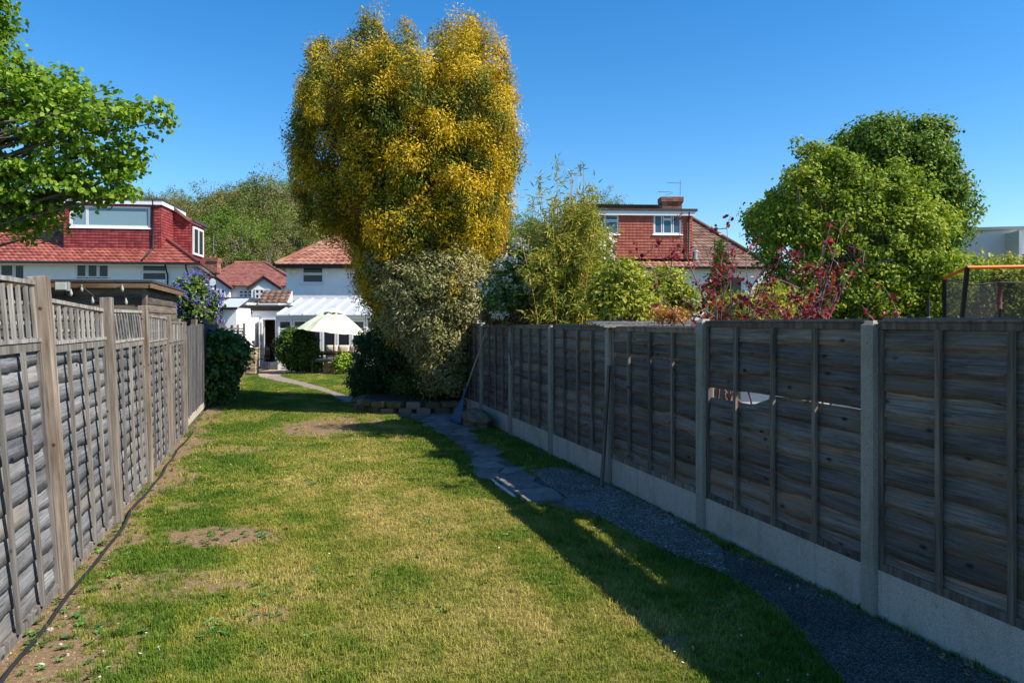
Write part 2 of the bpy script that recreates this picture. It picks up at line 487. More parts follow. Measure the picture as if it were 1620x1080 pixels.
m, nt, b, out = nodes('lawn_soil_and_thatch')
g = nd(nt, 'ShaderNodeNewGeometry')
n1 = nd(nt, 'ShaderNodeTexNoise', i_Scale=38.0, i_Detail=6.0, i_Roughness=0.7)
n2 = nd(nt, 'ShaderNodeTexNoise', i_Scale=140.0, i_Detail=3.0)
for n_ in (n1, n2): nt.links.new(g.outputs['Position'], n_.inputs['Vector'])
soil = ramp(nt, n1.outputs[0], [(0.3, (0.12, 0.075, 0.042)), (0.5, (0.22, 0.14, 0.085)), (0.72, (0.34, 0.25, 0.16))])
thatch = ramp(nt, n1.outputs[0], [(0.3, (0.045, 0.06, 0.014)), (0.5, (0.115, 0.14, 0.03)), (0.72, (0.22, 0.21, 0.06))])
straw = ramp(nt, n1.outputs[0], [(0.3, (0.14, 0.105, 0.035)), (0.5, (0.26, 0.20, 0.07)), (0.72, (0.38, 0.30, 0.12))])
a1 = nd(nt, 'ShaderNodeAttribute', attribute_name='bare')
a2 = nd(nt, 'ShaderNodeAttribute', attribute_name='dry')
c = mixc(nt, a2.outputs['Fac'], thatch.outputs[0], straw.outputs[0])
c = mixc(nt, a1.outputs['Fac'], c, soil.outputs[0])
nt.links.new(c, b.inputs['Base Color'])
b.inputs['Roughness'].default_value = 0.95
b.inputs['Specular IOR Level'].default_value = 0.1
bump(nt, b, n2.outputs[0], 0.8, 0.012)
lawn_mat = m

step = 0.07
tt = np.arange(-0.5, 27.2, step * 1.3); ss = np.arange(S_L, S_R + step, step)
T_, S_ = np.meshgrid(tt, ss, indexing='ij')
Xl = T_ * D.x + S_ * N.x; Yl = T_ * D.y + S_ * N.y
Zl = lawn_z(Xl, Yl)
Zl = np.where(on_path(Xl, Yl), np.minimum(Zl, -0.004), Zl)
me = bpy.data.meshes.new('lawn')
w_ = len(ss)
idx = np.arange(len(tt) * w_).reshape(len(tt), w_)
fq = np.stack([idx[:-1, :-1].ravel(), idx[:-1, 1:].ravel(), idx[1:, 1:].ravel(), idx[1:, :-1].ravel()], 1)
me.from_pydata(np.stack([Xl.ravel(), Yl.ravel(), Zl.ravel()], 1).tolist(), [], fq.tolist())
for nm, arr in (('bare', bare_mask(Xl, Yl)), ('dry', dry_mask(Xl, Yl))):
    at = me.attributes.new(nm, 'FLOAT', 'POINT'); at.data.foreach_set('value', arr.ravel().astype(np.float32))
me.polygons.foreach_set('use_smooth', np.ones(len(me.polygons), bool))
tag(link('lawn', me, lawn_mat), kind='structure')

# ---- scatter helper (one object of stuff made of instances)
def scatter(name, pts, scl, rot, sources, extra, mat_dummy=None):
    """one point-mesh object instancing the source meshes; extra: dict of float arrays"""
    me = bpy.data.meshes.new(name)
    me.from_pydata(pts.tolist(), [], [])
    k = len(pts)
    at = me.attributes.new('scl', 'FLOAT_VECTOR', 'POINT'); at.data.foreach_set('vector', scl.astype(np.float32).ravel())
    at = me.attributes.new('rot', 'FLOAT_VECTOR', 'POINT'); at.data.foreach_set('vector', rot.astype(np.float32).ravel())
    at = me.attributes.new('pick', 'INT', 'POINT'); at.data.foreach_set('value', rng.integers(0, len(sources), k).astype(np.int32))
    for nm, arr in extra.items():
        at = me.attributes.new(nm, 'FLOAT', 'POINT'); at.data.foreach_set('value', arr.astype(np.float32))
    o = bpy.data.objects.new(name, me); COL.objects.link(o)
    c = bpy.data.collections.new(name + '_sources')
    for i, (sm, smat) in enumerate(sources):
        so = bpy.data.objects.new('%s_source_%02d' % (name, i), sm)
        if len(sm.materials) == 0: sm.materials.append(smat)
        c.objects.link(so)
    ng = bpy.data.node_groups.new(name + '_nodes', 'GeometryNodeTree')
    ng.interface.new_socket('Geometry', in_out='INPUT', socket_type='NodeSocketGeometry')
    ng.interface.new_socket('Geometry', in_out='OUTPUT', socket_type='NodeSocketGeometry')
    gi = ng.nodes.new('NodeGroupInput'); go = ng.nodes.new('NodeGroupOutput')
    ci = ng.nodes.new('GeometryNodeCollectionInfo'); ci.inputs['Collection'].default_value = c
    ci.inputs['Separate Children'].default_value = True; ci.inputs['Reset Children'].default_value = True
    ip = ng.nodes.new('GeometryNodeInstanceOnPoints'); ip.inputs['Pick Instance'].default_value = True
    def attr(nm, ty):
        a = ng.nodes.new('GeometryNodeInputNamedAttribute'); a.data_type = ty; a.inputs['Name'].default_value = nm
        return a.outputs['Attribute']
    ng.links.new(gi.outputs[0], ip.inputs['Points'])
    ng.links.new(ci.outputs[0], ip.inputs['Instance'])
    ng.links.new(attr('pick', 'INT'), ip.inputs['Instance Index'])
    e2r = ng.nodes.new('FunctionNodeEulerToRotation')
    ng.links.new(attr('rot', 'FLOAT_VECTOR'), e2r.inputs[0]); ng.links.new(e2r.outputs[0], ip.inputs['Rotation'])
    ng.links.new(attr('scl', 'FLOAT_VECTOR'), ip.inputs['Scale'])
    ng.links.new(ip.outputs[0], go.inputs[0])
    md = o.modifiers.new('scatter', 'NODES'); md.node_group = ng
    o['kind'] = 'stuff'
    return o

# ---- grass
m, nt, b, out = nodes('grass_blades')
oi = nd(nt, 'ShaderNodeObjectInfo')
g = nd(nt, 'ShaderNodeNewGeometry')
a2 = nd(nt, 'ShaderNodeAttribute', attribute_name='dry', attribute_type='INSTANCER')
mm = nd(nt, 'ShaderNodeMath', operation='MULTIPLY_ADD'); mm.inputs[1].default_value = 0.55; mm.inputs[2].default_value = -0.27
nt.links.new(g.outputs['Random Per Island'], mm.inputs[0])
ad = nd(nt, 'ShaderNodeMath', operation='ADD'); nt.links.new(mm.outputs[0], ad.inputs[0]); nt.links.new(a2.outputs['Fac'], ad.inputs[1])
r = ramp(nt, ad.outputs[0], [(0.0, (0.065, 0.135, 0.014)), (0.28, (0.145, 0.228, 0.022)), (0.52, (0.285, 0.290, 0.042)), (0.85, (0.50, 0.405, 0.125))])
tr = ramp(nt, oi.outputs['Random'], [(0, (0.8, 0.8, 0.8)), (1, (1.2, 1.2, 1.2))])
col = mixc(nt, 1.0, r.outputs[0], tr.outputs[0], 'MULTIPLY')
nt.links.new(col, b.inputs['Base Color'])
b.inputs['Roughness'].default_value = 0.55; b.inputs['Specular IOR Level'].default_value = 0.25
t = nd(nt, 'ShaderNodeBsdfTranslucent'); nt.links.new(col, t.inputs['Color'])
mx = nd(nt, 'ShaderNodeMixShader'); mx.inputs[0].default_value = 0.25
nt.links.new(b.outputs[0], mx.inputs[1]); nt.links.new(t.outputs[0], mx.inputs[2]); nt.links.new(mx.outputs[0], out.inputs['Surface'])
grass_mat = m

def tuft_mesh(name, n, h, spread, width, seed, lean=0.7):
    r = np.random.default_rng(seed)
    mb = MB()
    for i in range(n):
        a = r.random() * 6.283; rr = spread * math.sqrt(r.random())
        bx, by = rr * math.cos(a), rr * math.sin(a)
        la = r.random() * 6.283; ln = lean * r.random()
        hh = h * (0.55 + 0.6 * r.random()); w = width * (0.7 + 0.6 * r.random())
        dx, dy = math.cos(la), math.sin(la)
        sx, sy = -dy * w / 2, dx * w / 2
        mx_, my_, mz = bx + dx * hh * 0.3 * ln, by + dy * hh * 0.3 * ln, hh * 0.6
        tx, ty, tz = bx + dx * hh * ln, by + dy * hh * ln, hh * (1 - 0.35 * ln)
        mb.add([(bx - sx, by - sy, -0.004), (bx + sx, by + sy, -0.004), (mx_ + sx * .8, my_ + sy * .8, mz), (mx_ - sx * .8, my_ - sy * .8, mz), (tx, ty, tz)],
               [(0, 1, 2, 3), (3, 2, 4)])
    return mb.mesh(name)
near_src = [(tuft_mesh('tuft_%d' % i, 16, 0.030, 0.034, 0.0036, 100 + i, 0.9), grass_mat) for i in range(5)]
far_src = [(tuft_mesh('tuft_far_%d' % i, 18, 0.036, 0.065, 0.0075, 200 + i, 0.9), grass_mat) for i in range(4)]
long_src = [(tuft_mesh('tuft_long_%d' % i, 22, 0.085, 0.04, 0.0045, 300 + i, 1.0), grass_mat) for i in range(4)]
def lawn_points(t0, t1, dens):
    n = int((t1 - t0) * (S_R - S_L) * dens)
    t = t0 + (t1 - t0) * rng.random(n); s = S_L + (S_R - S_L) * rng.random(n)
    x = t * D.x + s * N.x; y = t * D.y + s * N.y
    keep = ~on_path(x, y)
    bm = bare_mask(x, y)
    keep &= rng.random(n) > np.clip(bm * 1.06, 0, 0.985)
    # scalp thin turf where it is parched
    keep &= rng.random(n) > 0.35 * dry_mask(x, y)
    x, y = x[keep], y[keep]
    return x, y
def scat_grass(name, label, x, y, src, smin, smax, boost=0.0):
    k = len(x)
    dry = np.clip(dry_mask(x, y) + 0.25 * bare_mask(x, y) - boost, 0, 1)
    lush = 1.0 + 0.6 * np.clip(0.35 - dry, 0, 1)
    sc = (smin + (smax - smin) * rng.random(k))
    scl = np.stack([sc, sc, sc * lush], 1)
    rot = np.stack([0.2 * (rng.random(k) - .5), 0.2 * (rng.random(k) - .5), 6.283 * rng.random(k)], 1)
    o = scatter(name, np.stack([x, y, lawn_z(x, y)], 1), scl, rot, src, {'dry': dry})
    return tag(o, label, 'grass')
x, y = lawn_points(2.4, 8.5, 1500)
scat_grass('mown_grass', 'short mown grass, green and straw coloured, on the near half of the lawn', x, y, near_src, 0.5, 1.35)
x, y = lawn_points(8.5, 27.0, 420)
scat_grass('distant_mown_grass', 'short mown grass on the far half of the lawn towards the white house', x, y, far_src, 0.7, 1.2)
# longer tufts: along both edges, by the left fence and around the path
n = 5200
t = 2.5 + 22 * rng.random(n) ** 1.3; s = np.where(rng.random(n) < 0.5, -1.5 + 1.0 * rng.random(n) ** 1.2, 2.2 + 1.3 * rng.random(n))
x = t * D.x + s * N.x; y = t * D.y + s * N.y
keep = ~on_path(x, y) & (fbm(x, y, 61, 0.45) > 0.52) & (rng.random(n) > 0.75 * bare_mask(x, y))
x, y = x[keep], y[keep]
n = 4200
t = 2.6 + 14 * rng.random(n) ** 1.3; s = -1.3 + 4.6 * rng.random(n)
x2 = t * D.x + s * N.x; y2 = t * D.y + s * N.y
keep = ~on_path(x2, y2) & (fbm(x2, y2, 261, 0.3) > 0.58) & (rng.random(n) > bare_mask(x2, y2))
scat_grass('grass_clumps', 'scattered taller clumps of grass standing in the mown lawn', x2[keep], y2[keep], long_src, 0.28, 0.62, 0.2)
scat_grass('long_grass', 'longer green grass tufts along the edges of the lawn', x, y, long_src, 0.4, 0.95, 0.35)

# ------------------------------------------------------------------ paths
def flat_poly(name, poly, z0, z1, mat):
    mb = MB()
    from mathutils.geometry import tessellate_polygon
    top = [p + Vector((0, 0, z1)) for p in poly]; n = len(top)
    for tri in tessellate_polygon([top]):
        a, b_, c = [top[i] for i in tri]
        if (b_ - a).cross(c - a).z < 0: tri = tri[::-1]
        mb.add([top[i] for i in tri], [(0, 1, 2)])
    for i in range(n):
        a, b_ = top[i], top[(i + 1) % n]
        mb.quad(a, b_, b_ + Vector((0, 0, z0 - z1)), a + Vector((0, 0, z0 - z1)))
    return mb.build(name, mat)
def speckle(name, base, dark, light, scale, pos=(0.35, 0.5, 0.68), bm=1.0, bd=0.006):
    m, nt, b, out = nodes(name)
    g = nd(nt, 'ShaderNodeNewGeometry')
    v = nd(nt, 'ShaderNodeTexVoronoi', i_Scale=scale)
    n1 = nd(nt, 'ShaderNodeTexNoise', i_Scale=2.5, i_Detail=6.0)
    for q in (v, n1): nt.links.new(g.outputs['Position'], q.inputs['Vector'])
    sp = nd(nt, 'ShaderNodeSeparateColor'); nt.links.new(v.outputs['Color'], sp.inputs[0])
    r = ramp(nt, sp.outputs[0], [(pos[0], dark), (pos[1], base), (pos[2], base), (0.93, light)])
    br = ramp(nt, n1.outputs[0], [(0.3, (0.65, 0.65, 0.65)), (0.7, (1.25, 1.22, 1.18))])
    nt.links.new(mixc(nt, 1.0, r.outputs[0], br.outputs[0], 'MULTIPLY'), b.inputs['Base Color'])
    b.inputs['Roughness'].default_value = 0.9; b.inputs['Specular IOR Level'].default_value = 0.2
    bump(nt, b, v.outputs['Distance'], bm, bd)
    return m
tag(flat_poly('asphalt_path', ASPH, -0.05, 0.014, speckle('asphalt', (0.098, 0.088, 0.076), (0.052, 0.046, 0.040), (0.26, 0.24, 0.21), 150)), kind='structure')
tag(flat_poly('concrete_path', CONC, -0.05, 0.018, speckle('exposed_aggregate', (0.19, 0.16, 0.128), (0.085, 0.072, 0.056), (0.42, 0.39, 0.345), 95, bm=0.8, bd=0.006)), kind='structure')
# pebbles standing proud of the worn concrete
n = 2600
x = rng.random(n) * 4 - 0.6; y = 5.2 + rng.random(n) * 5.2
keep = inside(CONC, x, y) & (fbm(x, y, 15, 0.5) > 0.42); x, y = x[keep], y[keep]
def pebble(name, seed):
    r = np.random.default_rng(seed); mb = MB()
    ring = [(math.cos(a) * (0.8 + .4 * r.random()), math.sin(a) * (0.6 + .4 * r.random())) for a in np.linspace(0, 6.283, 8)[:-1]]
    vs = [(p[0], p[1], -0.3) for p in ring] + [(p[0] * .7, p[1] * .7, 0.35) for p in ring] + [(0, 0, 0.5)]
    mb.add(vs, [(i, (i + 1) % 7, 7 + (i + 1) % 7, 7 + i) for i in range(7)] + [(7 + i, 7 + (i + 1) % 7, 14) for i in range(7)])
    return mb.mesh(name, True)
m, nt, b, out = nodes('pebble_stone')
oi = nd(nt, 'ShaderNodeObjectInfo')
r = ramp(nt, oi.outputs['Random'], [(0, (0.12, 0.10, 0.08)), (0.4, (0.24, 0.21, 0.18)), (0.8, (0.36, 0.33, 0.29)), (1, (0.55, 0.53, 0.5))])
nt.links.new(r.outputs[0], b.inputs['Base Color']); b.inputs['Roughness'].default_value = 0.8
pebble_mat = m
sc = 0.004 + 0.010 * rng.random(len(x)) ** 2.5
o = scatter('path_pebbles', np.stack([x, y, np.full(len(x), 0.019)], 1), np.stack([sc, sc, sc], 1), np.stack([0 * x, 0 * x, 6.28 * rng.random(len(x))], 1), [(pebble('pebble_%d' % i, i), pebble_mat) for i in range(3)], {})
tag(o, 'small pale pebbles showing in the worn concrete path by the fence', 'pebbles')

# crazy paving: bed with separate stones on it
path = tag(flat_poly('stone_path', CRAZY, -0.05, 0.006, plain('mortar_bed', (0.12, 0.10, 0.08), 0.95, 0.4, 9, 0.6, 60)), kind='structure')
slate = []
for i, c in enumerate([(0.155, 0.146, 0.135), (0.195, 0.18, 0.162), (0.235, 0.212, 0.185), (0.17, 0.158, 0.145)]):
    slate.append(plain('paving_slate_%d' % i, c, 0.75, 0.35, 7.0, 0.5, 40))
def voronoi_cells(poly, cell, seed, gap):
    """clip voronoi cells of jittered seeds to the strip; returns list of polygons"""
    r = np.random.default_rng(seed)
    x0, x1 = min(p.x for p in poly), max(p.x for p in poly); y0, y1 = min(p.y for p in poly), max(p.y for p in poly)
    seeds = []
    for gx in np.arange(x0 - cell, x1 + cell, cell):
        for gy in np.arange(y0 - cell, y1 + cell, cell):
            seeds.append((gx + cell * r.random(), gy + cell * r.random()))
    seeds = np.array(seeds)
    res = []
    for i, s in enumerate(seeds):
        pg = [(s[0] - cell * 2, s[1] - cell * 2), (s[0] + cell * 2, s[1] - cell * 2), (s[0] + cell * 2, s[1] + cell * 2), (s[0] - cell * 2, s[1] + cell * 2)]
        d = np.hypot(seeds[:, 0] - s[0], seeds[:, 1] - s[1])
        for j in np.argsort(d)[1:24]:
            q = seeds[j]; mx_, my_ = (s[0] + q[0]) / 2, (s[1] + q[1]) / 2
            nx, ny = q[0] - s[0], q[1] - s[1]; L = math.hypot(nx, ny); nx /= L; ny /= L
            off = mx_ * nx + my_ * ny - gap / 2
            new = []
            for k in range(len(pg)):
                a, b_ = pg[k], pg[(k + 1) % len(pg)]
                da = a[0] * nx + a[1] * ny - off; db = b_[0] * nx + b_[1] * ny - off
                if da <= 0: new.append(a)
                if (da < 0) != (db < 0):
                    f = da / (da - db); new.append((a[0] + (b_[0] - a[0]) * f, a[1] + (b_[1] - a[1]) * f))
            pg = new
            if len(pg) < 3: break
        if len(pg) < 3: continue
        cx_, cy_ = np.mean([p[0] for p in pg]), np.mean([p[1] for p in pg])
        if inside(poly, np.array([cx_]), np.array([cy_]))[0]:
            res.append(pg)
    return res
r_ = np.random.default_rng(3)
for pg in voronoi_cells(CRAZY, 0.36, 8, 0.022):
    mb = MB()
    n = len(pg); zt = 0.020 + 0.010 * r_.random(); cx_, cy_ = np.mean([p[0] for p in pg]), np.mean([p[1] for p in pg])
    tx, ty = 0.03 * (r_.random() - .5), 0.03 * (r_.random() - .5)
    def zz(p): return zt + tx * (p[0] - cx_) + ty * (p[1] - cy_)
    inn = [(cx_ + (p[0] - cx_) * .95, cy_ + (p[1] - cy_) * .95) for p in pg]
    vs = [(p[0], p[1], -0.01) for p in pg] + [(p[0], p[1], zz(p) - 0.005) for p in pg] + [(p[0], p[1], zz(p)) for p in inn]
    fs = [(i, (i + 1) % n, n + (i + 1) % n, n + i) for i in range(n)] + [(n + i, n + (i + 1) % n, 2 * n + (i + 1) % n, 2 * n + i) for i in range(n)] + [tuple(range(2 * n, 3 * n))]
    mb.add(vs, fs)
    mb.build('paving_stone', slate[r_.integers(0, 4)], path)
# far stretch of the path and the brick patio by the door
fp = tag(flat_poly('garden_path', FARP, -0.05, 0.010, plain('worn_path', (0.24, 0.195, 0.155), 0.9, 0.35, 6, 0.5, 40)), kind='structure')
pat = tag(flat_poly('patio', PATIO, -0.05, 0.012, plain('patio_paving', (0.36, 0.26, 0.19), 0.9, 0.3, 5, 0.3, 30)), kind='structure')
# ------------------------------------------------------------------ fences
def board_mesh(name, L, h, seed, wave, bulge, bays, topcut=None, botcut=None, nx=28, tilt=0.016, th=0.008):
    """waney-edged lap board: x along, z up from its bottom edge, y towards the viewer"""
    r = np.random.default_rng(seed)
    x = np.linspace(0, L, nx + 1)
    ph = r.random(5) * 6.28
    low = wave * (0.55 * np.sin(x * 3.1 + ph[0]) + 0.35 * np.sin(x * 7.7 + ph[1]) + 0.22 * np.sin(x * 17 + ph[2]))
    kn = np.zeros_like(x)
    for _ in range(3):
        c = r.random() * L; kn += -wave * 0.9 * (r.random() - 0.3) * np.exp(-((x - c) / 0.05) ** 2)
    low = low + kn
    if botcut is not None: low = low + botcut(x)
    top = np.full_like(x, h)
    if topcut is not None: top = top + topcut(x)
    # cupping between the battens
    u = np.zeros_like(x)
    amp = bulge * (0.4 + 0.9 * r.random(len(bays) - 1))
    for i in range(len(bays) - 1):
        a, b = bays[i], bays[i + 1]
        k = (x >= a) & (x < b)
        u[k] = amp[i] * np.sin(np.pi * (x[k] - a) / (b - a)) ** 0.8
    zs = [0.0, 0.35, 0.75, 1.0]
    vs = []
    for j, f in enumerate(zs):
        for i in range(nx + 1):
            zz = low[i] + (top[i] - low[i]) * f
            yy = tilt * (1 - f) + u[i] * (1 - f) + 0.0015 * math.sin(x[i] * 40 + j * 2 + ph[3])
            vs.append((x[i], yy, zz))
    m = nx + 1
    nb = len(vs)
    for i in range(m):   # lower back edge: gives the board its thickness
        vs.append((x[i], tilt + u[i] - th, low[i]))
    fs = []
    for j in range(len(zs) - 1):
        for i in range(nx):
            fs.append((j * m + i, j * m + i + 1, (j + 1) * m + i + 1, (j + 1) * m + i))
    for i in range(nx):
        fs.append((nb + i, nb + i + 1, i + 1, i))
    mb = MB(); mb.add(vs, fs)
    me = mb.mesh(name)
    sm = np.zeros(len(fs), bool); sm[:nx * (len(zs) - 1)] = True
    me.polygons.foreach_set('use_smooth', sm)
    return me

def frame_M(o, x, y, lean=0.0):
    """matrix with local x along the fence, y towards the lawn, z up, leaning back by lean"""
    z = Vector((0, 0, 1))
    M = Matrix((x, y, z)).transposed().to_4x4(); M.translation = o
    return M @ Matrix.Rotation(lean, 4, 'X')

fr = np.random.default_rng(44)
# ---- left fence: timber posts, lap panels with a trellis on top
lf = thing('lap_fence', gd(5.8, -1.44), 'weathered grey lap fence with brown timber posts and trellis tops', 'fence')
LT = [3.97, 5.80, 7.63, 9.46, 11.29, 13.12]
def s_left(t): return -1.44 - 0.010 * max(0, t - 5.8)
LEAN = [0.075, 0.070, 0.042, 0.030, 0.020, 0.015]
PTOP = [2.25, 2.22, 2.13, 2.09, 1.99, 1.90]
PW = [0.12, 0.118, 0.10, 0.10, 0.095, 0.09]
for i, t in enumerate(LT):
    M = frame_M(gd(t, s_left(t), -0.05), -D, N, LEAN[i])
    # a slightly worn post: top chamfered by weather
    mb = MB(); w = PW[i]
    mb.box((0, 0, PTOP[i] / 2), (w, w, PTOP[i]))
    mb.build('fence_post', M_['post_wood'], lf, bevel=0.006, M=M)
Lp = 1.72
BAYS = [0.0, 0.43, 0.86, 1.29, Lp]
boards_l = [board_mesh('waney_board_%d' % i, Lp, 0.185, 500 + i, 0.019, 0.006, BAYS, tilt=0.013, th=0.006) for i in range(12)]
RAIL = [1.72, 1.69, 1.645, 1.60, 1.55]
TREL = [0.40, 0.32, 0.31, 0.33, 0.30]
for i in range(5):
    t0, t1 = LT[i], LT[i + 1]
    base = gd(t1 - 0.055, s_left((t0 + t1) / 2) - 0.025, 0.03)
    lean = (LEAN[i] + LEAN[i + 1]) / 2
    M = frame_M(base, -D, N, lean)
    H = RAIL[i] - 0.03
    mb = MB()
    mb.box((Lp / 2, 0.0, H - 0.028), (Lp, 0.05, 0.056)); mb.box((Lp / 2, 0.0, 0.03), (Lp, 0.045, 0.06))
    for x in (0.02, Lp - 0.02): mb.box((x, 0.002, H / 2), (0.038, 0.05, H - 0.12))
    pan = mb.build('panel', M_['batten_l'], lf, bevel=0.003, M=M)
    nb = 12; pitch = (H - 0.19) / (nb - 1)
    for k in range(nb):
        z = 0.045 + k * pitch
        Mb = M @ Matrix.Translation((0, -0.012 + 0.004 * fr.random(), z)) @ Matrix.Rotation(0.014 * (fr.random() - .5), 4, 'Y')
        link('board', boards_l[fr.integers(0, 12)], M_['board_l'], pan, Mb)
    bm_ = MB(); bm_.box((0, 0, (H - 0.10) / 2), (0.036, 0.022, H - 0.10)); bme = bm_.mesh('batten')
    for x in BAYS[1:-1]:
        o = link('batten', bme, M_['batten_l'], pan, M @ Matrix.Translation((x + 0.02 * (fr.random() - .5), 0.036, 0.05)) @ Matrix.Rotation(0.02 * (fr.random() - .5), 4, 'Y'))
    # timber kick board at the foot
    mb = MB(); mb.box((Lp / 2, -0.01, 0.0), (Lp, 0.028, 0.13))
    mb.build('kick_board', M_['post_wood'], lf, M=M)
    # trellis
    Ht = TREL[i]
    drop = [0.0, 0.05, -0.01, 0.03, 0.02][i]
    Mt = M @ Matrix.Translation((0, 0, H + 0.004))
    mb = MB()
    mb.bar((0, 0, Ht - drop), (Lp, 0, Ht), 0.045, 0.028); mb.box((Lp / 2, 0.008, 0.013), (Lp, 0.05, 0.026))
    for z in (0.33, 0.66): mb.bar((0, -0.016, (Ht - drop) * z), (Lp, -0.016, Ht * z), 0.012, 0.022)
    trl = mb.build('trellis', M_['slat'], lf, M=Mt)
    ns = [13, 11, 13, 10, 10][i]
    for k in range(ns):
        x = 0.03 + (Lp - 0.06) * k / (ns - 1)
        hh = Ht - drop * (1 - x / Lp) - 0.03
        sk = 0.12 * (fr.random() - .5) * 0.35
        if i == 2: sk = 0.42                        # this one has racked over
        sb = MB(); x2 = x + sk * hh
        x2 = min(max(x2, 0.015), Lp - 0.015)
        sb.bar((x, 0.006, 0.026), (x2, 0.006, hh), 0.016 + 0.004 * fr.random(), 0.030 + 0.008 * fr.random(), up=(1, 0, 0))
        sb.build('slat', M_['slat'], trl, M=Mt)
# ---- close-boarded fence, shade put into its colour, continuing down to the house
cf = thing('close_board_fence', gd(13.4, -1.60), 'dark close-boarded fence beyond the trellis-topped one, behind the glossy bush', 'fence')
M_['shaded_fence'] = wood('shade_toned_timber', (0.045, 0.045, 0.05), (0.10, 0.10, 0.108), (0.17, 0.165, 0.165), stretch=(28, 28, 1.6))  # timber colour darkened for the shade of bush and tree
bb = MB(); bb.box((0, 0, 0.84), (0.142, 0.018, 1.64)); bme = bb.mesh('pale')
for k in range(68):
    t = 13.3 + k * 0.145
    link('pale', bme, M_['shaded_fence'], cf, frame_M(gd(t, -1.60 + 0.008 * (k % 2), 0.13 + 0.02 * math.sin(k * .7)), -D, N))
mb = MB(); mb.bar(gd(13.2, -1.60, 0.09), gd(23.2, -1.60, 0.09), 0.03, 0.14); mb.build('gravel_board', M_['gravel_board'], cf)
for k in range(5):
    mb = MB(); p = gd(13.25 + k * 2.45, -1.65); mb.box((p.x, p.y, 0.95), (0.09, 0.09, 1.9)); mb.build('fence_post', M_['post_wood'], cf)
mb = MB()
for z in (0.5, 1.5): mb.bar(gd(13.2, -1.63, z), gd(23.2, -1.63, z), 0.04, 0.07)
mb.build('rail', M_['shaded_fence'], cf)

# ---- right fence: concrete posts and gravel boards, lap panels
rf = thing('concrete_post_fence', gd(3.84, 3.6), 'dark brown lap fence with concrete posts and pale concrete gravel boards', 'fence')
RT = [-0.05, 1.91, 3.84, 5.83, 7.80, 9.72, 11.62, 13.50, 15.4, 17.3, 19.2]
RTOP = [1.87, 1.87, 1.865, 1.88, 1.79, 1.80, 1.80, 1.80, 1.80, 1.80, 1.80]
def conc_post(h):
    mb = MB(); w = 0.105
    mb.box((0, 0, (h - 0.03) / 2), (w, 0.12, h - 0.03))
    a = [(-w / 2, -.06, h - .03), (w / 2, -.06, h - .03), (w / 2, .06, h - .03), (-w / 2, .06, h - .03)]
    b_ = [(-w / 5, -.03, h), (w / 5, -.03, h), (w / 5, .03, h), (-w / 5, .03, h)]
    mb.add(a + b_, [(0, 1, 5, 4), (1, 2, 6, 5), (2, 3, 7, 6), (3, 0, 4, 7), (4, 5, 6, 7)])
    return mb.mesh('fence_post')
for i, t in enumerate(RT):
    link('fence_post', conc_post(RTOP[i] + 0.06), M_['concrete'], rf, frame_M(gd(t, 3.60, -0.06), D, -N))
nbd = 11
var_r = {}
for i in range(len(RT) - 1):
    t0, t1 = RT[i], RT[i + 1]
    L = t1 - t0 - 0.11
    key = round(L, 2)
    bays = [0, L * .25, L * .5, L * .75, L]
    if key not in var_r:
        var_r[key] = [board_mesh('lap_board_%d_%d' % (i, k), L, 0.185, 700 + i * 20 + k, 0.019, 0.013, bays, tilt=0.021, th=0.012) for k in range(9)]
    gb = 0.30
    top = 1.85 if i <= 2 else 1.79
    M = frame_M(gd(t0 + 0.055, 3.60, gb), D, -N)
    mb = MB(); mb.box((L / 2, 0.0, gb / 2 - 0.03), (L, 0.05, gb + 0.06))
    link('gravel_board', mb.mesh('gravel_board'), M_['gravel_board'], rf, frame_M(gd(t0 + 0.055, 3.60, 0.0), D, -N))
    H = top - gb
    mb = MB()
    mb.box((L / 2, 0.0, H - 0.02), (L, 0.05, 0.042)); mb.box((L / 2, 0.002, 0.02), (L, 0.042, 0.062))
    for x in (0.018, L - 0.018): mb.box((x, 0.0, H / 2), (0.034, 0.046, H - 0.09))
    mb.box((L / 2, 0.0, H + 0.008), (L, 0.066, 0.014))
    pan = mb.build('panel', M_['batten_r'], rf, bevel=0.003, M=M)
    pitch = (H - 0.185) / (nbd - 1)
    for k in range(nbd):
        z = -0.004 + k * (pitch + 0.003)
        me = var_r[key][fr.integers(0, 9)]
        if i == 2 and k == 6:      # split board that lets the light through
            me = board_mesh('split_board', L, 0.185, 901, 0.012, 0.010, bays, topcut=lambda x: -0.034 - 0.095 * np.clip((x - 0.50 * L) / (0.16 * L), 0, 1))
        if i == 2 and k == 7:
            me = board_mesh('split_board', L, 0.185, 902, 0.008, 0.008, bays, botcut=lambda x: 0.012 + 0.012 * np.sin(x * 2))
        if i == 3 and k == 8:
            me = board_mesh('split_board', L, 0.185, 903, 0.005, 0.008, bays, topcut=lambda x: -0.058 - 0.034 * np.clip((x - 0.40 * L) / (0.25 * L), 0, 1))
        if i == 3 and k == 9:
            me = board_mesh('split_board', L, 0.185, 904, 0.004, 0.004, bays, botcut=lambda x: 0.004 + 0 * x)
        flip = Matrix.Identity(4)
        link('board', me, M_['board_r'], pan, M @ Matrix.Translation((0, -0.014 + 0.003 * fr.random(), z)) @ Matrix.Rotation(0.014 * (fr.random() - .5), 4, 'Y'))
    bm_ = MB(); bm_.box((0, 0, (H - 0.05) / 2), (0.034, 0.024, H - 0.05)); bme = bm_.mesh('batten')
    for x in bays[1:-1]:
        link('batten', bme, M_['batten_r'], pan, M @ Matrix.Translation((x + 0.02 * (fr.random() - .5), 0.030, 0.01)) @ Matrix.Rotation(0.008 * (fr.random() - .5), 4, 'Y'))
